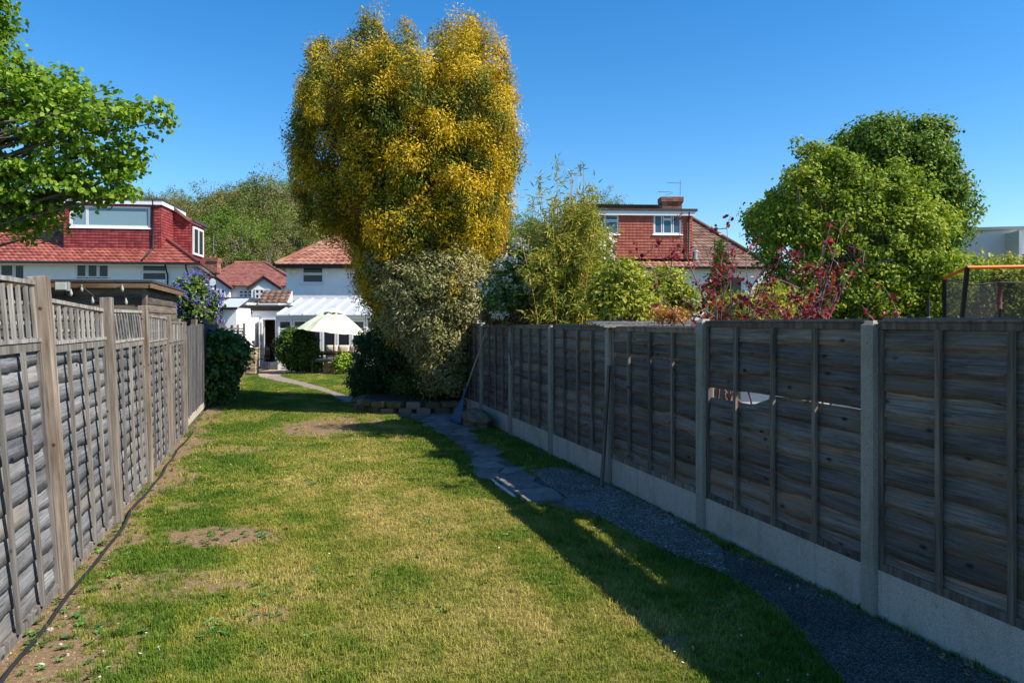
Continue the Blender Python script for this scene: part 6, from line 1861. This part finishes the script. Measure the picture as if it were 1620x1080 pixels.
for k in range(46):      # plumes standing out on the near face
    ox = 490 + 300 * rg.random(); oy = 110 + 330 * rg.random()
    f = 1 - ((ox - 640) / 170) ** 2
    if f < .1 or (oy > 260 and ox < 585): continue
    ells.append(E(ox, oy, 20 + 12 * rg.random(), 40 + 26 * rg.random(), Yc - 1.5 * math.sqrt(f) + .2 * rg.normal(), .32))
def golden(pos, rho, r):
    # yellow on the outermost shoots, green within; a few patches of plain green
    pat = fbm(pos[:, 0] * 1.0 + pos[:, 1], pos[:, 2], 7, .55)
    side = np.clip((pos[:, 0] + 3.6) / 3.4, 0, 1)
    return np.clip((rho - .74) / .25 + 1.9 * (pat - .52) + .40 * (side - .40) + .10 * r.normal(size=len(rho)), 0, 1)
plant('golden_conifer', 'tall golden yellow conifer towering over the lawn beside the white house', 'tree', P(665, 508, Yc) * 1 - Vector((0, 0, EYE)), ells, 3, LM['thuja'], 'scale', .078, 3300, 112, .19,
      lo=.55, hi=1.10, up=.1, droop=.25, spread=.40, trunk_r=.22, limbs=200, bark=M_['bark_grey'], stems=3, tipf=golden, flat=1.35)
# ---- grey-olive shrub growing in front of it
ells = [E(690, 460, 86, 66, 14.9, .6), E(640, 440, 52, 55, 15.0, .5), E(725, 440, 50, 45, 14.9, .5), E(690, 530, 56, 66, 14.8, .45), E(655, 510, 50, 46, 14.9, .4), E(755, 470, 34, 32, 15.0, .35), E(610, 420, 28, 36, 15.1, .3), E(660, 395, 18, 22, 15.0, .2), E(720, 400, 18, 24, 15.0, .2), E(700, 590, 36, 40, 14.9, .35)]
plant('olive_shrub', 'grey-olive feathery shrub in the stone planter against the golden conifer', 'shrub', Vector((-1.75, 15.75, .2)), ells, 5, LM['heath'], 'scale', .085, 950, 60, .17, lo=.5, up=.3, droop=-.4, spread=.45, trunk_r=.07, limbs=60, stems=4, bark=M_['bark'])
ells = [E(690, 590, 42, 45, 15.6, .45), E(655, 610, 30, 28, 15.5, .35), E(712, 612, 26, 24, 15.6, .3), E(680, 550, 30, 40, 15.7, .35)]
plant('yellow_green_shrub', 'small yellow-green shrub filling the stone planter', 'shrub', Vector((-1.65, 15.6, .22)), ells, 6, LM['box'], 'spray', .06, 260, 60, .16, lo=.4, up=.3, trunk_r=.04, limbs=30, stems=4, zmin=.24)
ells = [E(640, 560, 46, 60, 16.6, .7), E(640, 500, 50, 50, 16.9, .8)]
plant('dark_evergreen', 'dark green evergreen between the clipped bush and the golden conifer', 'shrub', Vector((-2.45, 16.9, .02)), ells, 16, LM['box_dense'], 'spray', .08, 300, 60, .22, lo=.3, up=.3, trunk_r=.06, limbs=20, stems=2)
# ---- dense clipped bush beside it
ells = [E(592, 580, 38, 56, 16.9, .55), E(575, 600, 24, 34, 16.7, .4), E(612, 600, 24, 34, 16.9, .4), E(590, 545, 28, 25, 16.9, .4)]
plant('clipped_bush', 'dense dark green rounded bush beside the slate path in front of the parasol', 'bush', GP(592, 628), ells, 7, LM['box_dense'], 'diamond', .045, 700, 46, .13, lo=.55, up=.3, trunk_r=.05, limbs=24, stems=3, zmin=.02)
# ---- glossy laurel by the left fence
ells = [E(345, 575, 42, 52, 16.6, .55), E(330, 560, 30, 36, 16.5, .45), E(365, 560, 26, 34, 16.5, .4), E(340, 605, 34, 30, 16.3, .45)]
plant('laurel_bush', 'glossy dark green leafy bush against the dark close-boarded fence', 'bush', GP(343, 638), ells, 8, LM['laurel'], 'broad', .085, 420, 26, .15, lo=.5, up=.3, trunk_r=.05, limbs=40, stems=5, zmin=.06)
# ---- clipped conifer by the back door
ells = [E(469, 553, 31, 35, 26.6, .65), E(455, 545, 17, 26, 26.4, .4), E(484, 553, 17, 28, 26.5, .4), E(492, 575, 18, 14, 26.6, .4)]
plant('rounded_conifer', 'rounded dense green conifer bush beside the back door', 'bush', Vector((P(470, 508, 26.6).x, 26.6, 0)), ells, 9, LM['box'], 'spray', .075, 520, 50, .15, lo=.6, up=.5, droop=-.6, trunk_r=.08, limbs=16, stems=2, zmin=.05)
# ---- small bright bush by the parasol
ells = [E(543, 572, 14, 15, 26.0, .3), E(536, 578, 9, 10, 25.9, .2)]
plant('bright_green_bush', 'small bright lime green bush next to the foot of the parasol', 'bush', Vector((P(543, 508, 26.0).x, 26.0, 0)), ells, 10, LM['euon'], 'broad', .07, 120, 26, .1, lo=.4, trunk_r=.03, limbs=12, stems=3, zmin=.03)
# ---- lilac
ells = [E(305, 480, 34, 42, 21.5, .8), E(290, 495, 22, 30, 21.3, .6), E(325, 500, 18, 26, 21.6, .5)]
tl, cen, out_, r = plant('lilac_bush', 'lilac bush with blue-purple flowers behind the end of the shed', 'bush', Vector((P(306, 508, 21.5).x, 21.5, 0)), ells, 11, LM['lilac'], 'broad', .10, 260, 24, .2, lo=.5, trunk_r=.07, limbs=30, stems=4)
sel = cen[(r.random(len(cen)) < .45)]; so = unit(sel - np.array(P(305, 480, 21.5)))
pos, nrm, ax, ci = clump_leaves(sel + so * .20, so, 60, .13, r, .9, .3, 0, 1.5)
leaves('flowers', pos, nrm, ax, .035 + .02 * r.random(len(pos)), 'petal', LM['lilac_f'], tl)

# ---- near lime tree hanging in from the left
Yt = 9.6
ells = [E(20, 230, 95, 118, Yt, .9), E(105, 190, 85, 62, Yt - .2, .7), E(175, 180, 55, 38, Yt - .2, .4), E(235, 180, 34, 18, Yt - .1, .22), E(180, 235, 42, 32, Yt, .4), E(135, 265, 66, 42, Yt, .5), E(30, 315, 55, 50, Yt, .6),
        E(195, 295, 26, 16, Yt, .2), E(-60, 60, 66, 66, Yt, .8), E(-30, 10, 45, 45, Yt, .5), E(70, 150, 60, 50, Yt, .6), E(-180, 150, 190, 200, Yt, 1.6), E(-250, 0, 200, 160, Yt, 1.7), E(95, 300, 55, 38, Yt, .5), E(72, 345, 34, 20, Yt, .3), E(165, 305, 44, 16, Yt, .3), E(212, 308, 12, 16, Yt, .12), E(20, 350, 34, 22, Yt, .3), E(225, 205, 26, 22, Yt, .2), E(205, 250, 22, 22, Yt, .2), E(110, 130, 30, 20, Yt, .3), E(160, 148, 24, 16, Yt, .2), E(5, 120, 60, 34, Yt, .5), E(200, 275, 24, 24, Yt, .2), E(50, 360, 34, 16, Yt, .25), E(245, 190, 22, 16, Yt, .15)]
plant('lime_tree', 'broad-leaved green tree leaning its leafy branches over the shed and trellis-topped fence', 'tree', Vector((-9.6, 9.4, 0)), ells, 12, LM['lime'], 'broad', .064, 1550, 25, .16, lo=.25, hi=1.04, up=.5, droop=.5, flat=.5, trunk_r=.20, limbs=230, bark=M_['bark'], spread=.8, wob=.2)

# ---- bamboo
bb_ = Vector((.92, 11.7, 0))
tb_ = thing('bamboo', bb_, 'tall golden bamboo clump rising above the fence', 'bamboo')
r = np.random.default_rng(31)
mb = MB(); P_, A_, Nn_ = [], [], []
gold = plain('golden_cane', (.48, .30, .05), .4, .2, 10)
for k in range(70):
    bx, by = bb_.x + np.clip(.24 * r.normal(), -.40, .32), bb_.y + .24 * r.normal()
    h = np.clip(3.2 + .4 * r.normal(), 2.2, 3.8)
    if k < 8: h = 3.8 + .55 * r.random(); bx = bb_.x - .1 + .2 * r.normal()
    lx, ly = .16 * r.normal() + (bx - bb_.x) * .25, .14 * r.normal()
    pts = []
    for f in np.linspace(0, 1, 9):
        pts.append(Vector((bx + lx * f ** 2.2, by + ly * f ** 2.2, h * f)))
    mb.tube(pts, [.011 * (1 - .75 * f) + .0015 for f in np.linspace(0, 1, 9)], 5, cap=False)
    for q in range(26):
        f = .30 + .70 * r.random() ** .8
        c = np.array([bx + lx * f ** 2.2, by + ly * f ** 2.2, h * f])
        dr_ = unit(r.normal(size=(1, 3)))[0]; dr_[2] = abs(dr_[2]) * .6 + .15
        Lb = (.12 + .30 * r.random()) * (1.15 - .5 * f)
        e = c + dr_ * Lb
        for z in range(13):
            g = r.random(); p = c + (e - c) * (.2 + .85 * g) + r.normal(size=3) * .03
            P_.append(p); A_.append(dr_ * .8 + r.normal(size=3) * .6 + np.array([0, 0, -.35])); Nn_.append(r.normal(size=3) + np.array([0, 0, .8]))
canes = mb.build('canes', gold, tb_, smooth=True); canes['kind'] = 'stuff'
P_, A_, Nn_ = map(np.array, (P_, A_, Nn_))
leaves('foliage', P_, Nn_, A_, .085 + .06 * r.random(len(P_)), 'blade', LM['bamboo'], tb_)

# ---- blossom shrubs either side of the bamboo
def blossom_shrub(label, base, ells, seed, nf=.45):
    t, cen, out_, r = plant('blossom_shrub', label, 'shrub', base, ells, seed, LM['white_sh'], 'diamond', .075, 320, 34, .20, lo=.4, trunk_r=.05, limbs=40, stems=5, group=None)
    s = cen[r.random(len(cen)) < nf]
    so = unit(r.normal(size=s.shape) + np.array([.4, -.6, .6]))
    pos, nrm, ax, ci = clump_leaves(s + so * .16, so, 46, .10, r, .9, .3, 0, 1.0)
    leaves('blossom', pos, nrm, ax, .036 + .02 * r.random(len(pos)), 'petal', LM['blossom'], t)
blossom_shrub('white-flowering shrub between the golden conifer and the bamboo', Vector((.25, 12.3, 0)), [E(820, 445, 42, 48, 12.3, .5), E(800, 470, 26, 36, 12.2, .4), E(850, 460, 30, 44, 12.4, .4)], 41, .5)
blossom_shrub('white-flowering shrub on the far side of the bamboo', Vector((1.35, 12.6, 0)), [E(935, 400, 20, 50, 12.6, .35), E(945, 450, 24, 50, 12.6, .4)], 42, .35)
# ---- yellow-green shrubs behind the fence
plant('golden_privet', 'yellow-green leafy shrub just right of the bamboo behind the fence', 'shrub', Vector((1.5, 9.5, 0)), [E(985, 450, 36, 40, 9.6, .4), E(965, 480, 30, 34, 9.5, .35), E(1010, 490, 30, 28, 9.6, .3)], 51, LM['yellow_g'], 'diamond', .06, 260, 36, .15, lo=.4, trunk_r=.04, limbs=40, stems=5)
plant('pale_shrub', 'airy pale green shrub behind the purple-leaved tree', 'shrub', Vector((2.1, 10.6, 0)), [E(1055, 455, 30, 38, 10.7, .4), E(1030, 470, 30, 30, 10.6, .4), E(1085, 480, 30, 26, 10.7, .3)], 52, LM['yellow_g'], 'diamond', .055, 220, 34, .16, lo=.4, trunk_r=.04, limbs=40, stems=5)
plant('slim_golden_conifer', 'slim upright golden shrub amid the purple-leaved branches', 'shrub', Vector((P(1138, 508, 11.5).x, 11.5, 0)), [E(1138, 430, 10, 55, 11.5, .12), E(1134, 470, 18, 40, 11.5, .2)], 53, LM['yellow_g'], 'diamond', .05, 160, 34, .1, lo=.2, trunk_r=.03, limbs=14, stems=2)
plant('spreading_gold_shrub', 'low spreading yellow-green shrub under the purple-leaved branches', 'shrub', Vector((P(1190, 508, 9.0).x, 9.0, 0)), [E(1170, 490, 50, 24, 9.0, .4), E(1225, 480, 30, 30, 9.0, .3)], 54, LM['yellow_g'], 'diamond', .055, 170, 30, .14, lo=.3, trunk_r=.03, limbs=30, stems=4)
# ---- dead hedge top over the far bays
plant('dead_ivy', 'brown dead ivy bundled along the top of the far fence bays', 'hedge', gd(12.3, 3.75), [E(828, 499, 30, 12, 12.1, .2), E(792, 499, 28, 12, 13.1, .2), E(858, 501, 18, 9, 11.5, .15)], 55, LM['brown'], 'diamond', .045, 420, 46, .09, lo=.2, zmin=1.5, trunk_r=.03, limbs=40, stems=4)
plant('bronze_shrub', 'small bronze and orange leaved shrub by the low shed roof', 'shrub', Vector((P(1055, 508, 8.2).x, 8.2, 0)), [E(1050, 499, 24, 9, 8.2, .2), E(1072, 497, 12, 10, 8.2, .15)], 56, LM['orange_l'], 'diamond', .04, 42, 18, .10, lo=.2, trunk_r=.02, limbs=26, stems=4)

# ---- purple-leaved trees: thin arching branches with scattered crimson leaves
def purple(label, base, tips, seed, per=26, twigs=3):
    t = thing('purple_leaved_shrub', base, label, 'shrub')
    r = np.random.default_rng(seed); mb = MB(); ps, ns2, as_ = [], [], []
    b0 = np.array(base)
    for (px, py, Y) in tips:
        e = np.array(P(px, py, Y)); s = b0 + np.array([.15 * r.normal(), .1 * r.normal(), .9])
        m1 = s * .5 + e * .5 + np.array([.08 * r.normal(), 0, .12])
        pts = [s * (1 - f) ** 2 + 2 * m1 * f * (1 - f) + e * f ** 2 + r.normal(size=3) * .015 for f in np.linspace(0, 1, 8)]
        mb.tube([Vector(b0)] + [Vector(p) for p in pts], [.02] + [.013 * (1 - .8 * f) for f in np.linspace(0, 1, 8)], 5, cap=False)
        for q in range(twigs * 3):
            j = r.integers(2, 8); st = pts[min(j, 7)]; d = unit(r.normal(size=(1, 3)))[0] * np.array([1, .6, .8]) + np.array([0, 0, .25]); en = st + d * (.12 + .26 * r.random())
            mb.tube([Vector(st), Vector((st + en) / 2 + r.normal(size=3) * .01), Vector(en)], [.005, .004, .002], 4, cap=False)
            for z in range(per // twigs):
                c = st + (en - st) * (.35 + .65 * r.random()) + r.normal(size=3) * .025
                ps.append(c); ns2.append(r.normal(size=3) + np.array([.3, -.3, .5])); as_.append(r.normal(size=3) + np.array([0, 0, -.5]))
    br = mb.build('branches', M_['twig_red'], t, smooth=True)
    ps, ns2, as_ = map(np.array, (ps, ns2, as_))
    leaves('leaves', ps, ns2, as_, .028 + .026 * r.random(len(ps)), 'broad', LM['red'], t)
purple('purple-leaved shrub with thin bare stems in front of the brown hipped roof', Vector((P(1160, 508, 7.6).x, 7.6, 0)),
       [(1070, 355, 7.5), (1120, 400, 7.5), (1150, 365, 7.6), (1060, 430, 7.6), (1010, 415, 7.9), (1180, 400, 7.6), (1145, 440, 7.4), (1175, 450, 7.5), (1200, 430, 7.5), (1100, 450, 7.6), (1130, 480, 7.3), (1160, 490, 7.3), (1195, 475, 7.4), (1215, 440, 7.4)], 61, 24)
purple('bright crimson-leaved shrub hanging in front of the big green tree', Vector((P(1270, 508, 7.0).x, 7.0, 0)),
       [(1330, 375, 7.0), (1300, 390, 7.0), (1285, 420, 6.9), (1340, 425, 7.0), (1310, 440, 6.9), (1250, 430, 7.0), (1225, 460, 7.0), (1265, 455, 6.9), (1330, 455, 6.9), (1365, 405, 7.1), (1240, 490, 6.8), (1290, 480, 6.8), (1210, 490, 6.9), (1300, 405, 7.0), (1275, 395, 7.1), (1410, 490, 6.6)], 62, 22)

# ---- crab apple, and the horse chestnut far behind it
ells = [E(1350, 385, 125, 105, 11.5, 1.0), E(1290, 330, 75, 85, 11.4, .8), E(1260, 400, 65, 85, 11.4, .7), E(1430, 400, 75, 85, 11.5, .8), E(1400, 330, 85, 80, 11.6, .8), E(1320, 460, 120, 50, 11.2, .7), E(1450, 460, 60, 50, 11.3, .5), E(1285, 255, 26, 34, 11.4, .3), E(1500, 440, 45, 40, 11.8, .4), E(1200, 350, 20, 14, 11.4, .2), E(1225, 310, 26, 22, 11.4, .25), E(1265, 230, 10, 16, 11.3, .1), E(1320, 265, 40, 30, 11.4, .4), E(1530, 430, 26, 26, 11.8, .3), E(1475, 355, 40, 36, 11.6, .4)]
rg = np.random.default_rng(99)
for k in range(len(ells)): ells[k] = (ells[k][0], ells[k][1] * .92)
for k in range(90):
    e = ells[rg.integers(0, 7)]; d_ = unit(rg.normal(size=(1, 3)))[0]; d_[1] = -abs(d_[1]) * .7
    ells.append((e[0] + d_ * e[1] * (.92 + .2 * rg.random()), np.array([.18, .18, .15]) * (.6 + 1.1 * rg.random())))
plant('apple_tree', 'large bushy fresh green tree behind the fence', 'tree', Vector((P(1350, 508, 11.5).x, 11.5, 0)), ells, 71, LM['crab'], 'diamond', .062, 2300, 40, .14, lo=.55, hi=1.04, up=.4, trunk_r=.10, limbs=260, stems=5, bark=M_['bark_grey'], wob=.12)
ells = [E(1405, 255, 85, 68, 38, 3.0), E(1375, 240, 50, 45, 38, 2.5), E(1450, 240, 40, 48, 38, 2.0), E(1475, 310, 36, 50, 38, 2.0), E(1420, 330, 110, 90, 39, 3.5), E(1350, 300, 70, 70, 39, 3), E(1480, 370, 36, 50, 38, 2), E(1230, 350, 40, 40, 39, 2)]
t, cen, out_, r = plant('chestnut_tree', 'tall dark green domed chestnut tree rising behind the bushy fresh green tree', 'tree', Vector((P(1430, 508, 38).x, 38, 0)), ells, 72, LM['chestnut'], 'broad', .17, 1250, 84, .66, lo=.5, up=.45, droop=.3, trunk_r=.45, limbs=60)
s = cen[(r.random(len(cen)) < .55) & (out_[:, 2] > -.2)]; so = unit(out_[:len(s)] * 0 + np.array([0, -.5, .8]) + r.normal(size=s.shape) * .4)
pos, nrm, ax, ci = clump_leaves(s + so * .35, so, 6, .30, r, .5, .2, -.9, 1.6)
leaves('flower_candles', pos, nrm, ax, .10 + .06 * r.random(len(pos)), 'diamond', LM['candle'], t)
# ---- yellow shrub right of it
plant('hedge_shrub', 'pale yellow-green hedge shrub between the trampoline and the flat-roofed building', 'hedge', Vector((P(1560, 508, 13).x, 13, 0)), [E(1530, 440, 50, 40, 13, .6), E(1580, 445, 50, 36, 13.2, .6), E(1630, 450, 50, 40, 13.4, .6), E(1570, 490, 80, 40, 13.2, .6)], 73, LM['yellow_g'], 'diamond', .07, 420, 34, .22, lo=.3, trunk_r=.05, limbs=60, stems=5)

# ------------------------------------------------------------------ wooded hillside
def wood_tree_mesh(seed, h, mat, bare=False):
    """crown card mesh and trunk mesh of one woodland tree, foot at the origin"""
    r = np.random.default_rng(seed)
    w = h * (.30 + .10 * r.random())
    ells = [(np.array([0, 0, h * .62]), np.array([w, w, h * .36]))] + [(np.array([w * .55 * math.cos(a), w * .55 * math.sin(a), h * (.45 + .25 * r.random())]), np.array([w * .6, w * .6, h * .22])) for a in r.random(5) * 6.28]
    cen, out, rho = clump_centres(ells, 130, r, .55, 1.0, h * .2)
    pos, nrm, ax, ci = clump_leaves(cen, out, 24 if bare else 42, h * .075 * (.6 + .8 * r.random(len(cen))), r, .7, .4, .2, .8)
    t = bpy.data.objects.new('tmp', None)
    o = leaves('crown', pos, nrm, ax, h * .022 * (.7 + .6 * r.random(len(pos))), 'diamond', mat, None)
    me = o.data; bpy.data.objects.remove(o)
    mb = MB()
    mb.tube([(0, 0, -.5), (.1, 0, h * .3), (0, .1, h * .7)], [h * .022, h * .016, h * .006], 7)
    for k in range(14):
        c = cen[r.integers(0, len(cen))]; z0 = h * (.2 + .35 * r.random())
        mb.tube([(0, 0, z0), tuple((np.array([0, 0, z0]) * .5 + c * .5) + np.array([0, 0, h * .03])), tuple(c)], [h * .009, h * .006, h * .002], 5, cap=False)
    tm = mb.mesh('trunk', True); tm.materials.append(M_['bark_grey'])
    return me, tm
protos = [wood_tree_mesh(900 + i, 10.0, LM[('wood_a', 'wood_b', 'wood_c', 'wood_b', 'wood_a', 'wood_c')[i]], bare=(i in (3,))) for i in range(6)]
# single trees one can make out on the slope
WT = [(245, 118, 11, 1, 'olive woodland tree just above the side dormer of the red-roofed house'), (300, 104, 10.5, 3, 'thin-leaved olive woodland tree above the chimney of the maroon-roofed house'),
      (345, 100, 11, 2, 'bright green woodland tree over the maroon roof'), (385, 92, 9.5, 2, 'bright green round tree standing right behind the maroon ridge'),
      (415, 108, 13, 0, 'taller green woodland tree with forked pale trunk'), (440, 112, 14, 3, 'sparse tree with a visible forked trunk beside the hipped roof'),
      (470, 98, 10, 1, 'olive tree behind the hip of the clay roof'), (320, 130, 12, 5, 'fresh green tree halfway up the wooded slope'), (455, 88, 6.0, 5, 'low bright tree beside the hipped clay roof'),
      (842, 150, 11, 0, 'green tree above the tiny hillside cottage'), (822, 155, 12, 4, 'tall green tree left of the tiny hillside cottage'), (870, 120, 8, 1, 'dark tree behind the bamboo on the slope'),
      (960, 150, 10.5, 4, 'round treetop above the flat roof of the orange dormer'), (990, 155, 9.5, 1, 'olive treetop beside the chimney of the orange-dormer house'), (1590, 200, 6, 1, 'low distant tree behind the flat-roofed building'), (1612, 200, 6, 4, 'low distant green tree at the edge of the flat roof')]
r = np.random.default_rng(77)
for (px, Yw, h, k, lab) in WT:
    p = P(px, 508, Yw); p.z = float(hill(p.x, p.y))
    t = thing('woodland_tree', p, lab, 'tree', 'trees on the slope')
    s = h / 10.0
    for nm, me in (('crown', protos[k][0]), ('trunk', protos[k][1])):
        o = bpy.data.objects.new(nm, me); COL.objects.link(o); o.parent = t
        o.scale = (s, s, s); o.rotation_euler = (0, 0, r.random() * 6.28)
        if nm == 'crown': o['kind'] = 'stuff'
# the rest of the wood is one mass
pts = []; 
for k in range(5000):
    px = -500 + 1800 * r.random(); Yw = 84 + 96 * r.random() ** .8
    x = (px - CX) / F * Yw; z = float(hill(x, Yw))
    lim = np.interp(px, [-500, 150, 480, 560, 760, 880, 1000, 1060, 1300], [1, 1, 1, .75, .35, .30, .22, .0, 0])
    if z < 4.0 or r.random() > lim: continue
    if 800 < px < 880 and Yw < 140: continue
    if all((x - q[0]) ** 2 + (Yw - q[1]) ** 2 > 3.4 ** 2 for q in pts[-400:]): pts.append((x, Yw, z))
pts = np.array(pts); k = len(pts)
sc = (.78 + .42 * r.random(k)) * np.interp(pts[:, 1], [84, 120, 180], [.75, .95, 1.0])
src = []
for i, (cm, tm) in enumerate(protos):
    src.append((cm, None))
o = scatter('woodland', pts, np.stack([sc, sc, sc * (.9 + .25 * r.random(k))], 1), np.stack([0 * sc, 0 * sc, 6.28 * r.random(k)], 1), src, {})
tag(o, 'mass of spring woodland covering the hillside beyond the houses', 'woodland')
o = scatter('woodland_trunks', pts, np.stack([sc, sc, sc], 1), np.stack([0 * sc, 0 * sc, 6.28 * r.random(k)], 1), [(protos[0][1], None)], {})
tag(o, 'pale trunks of the hillside woodland', 'woodland')
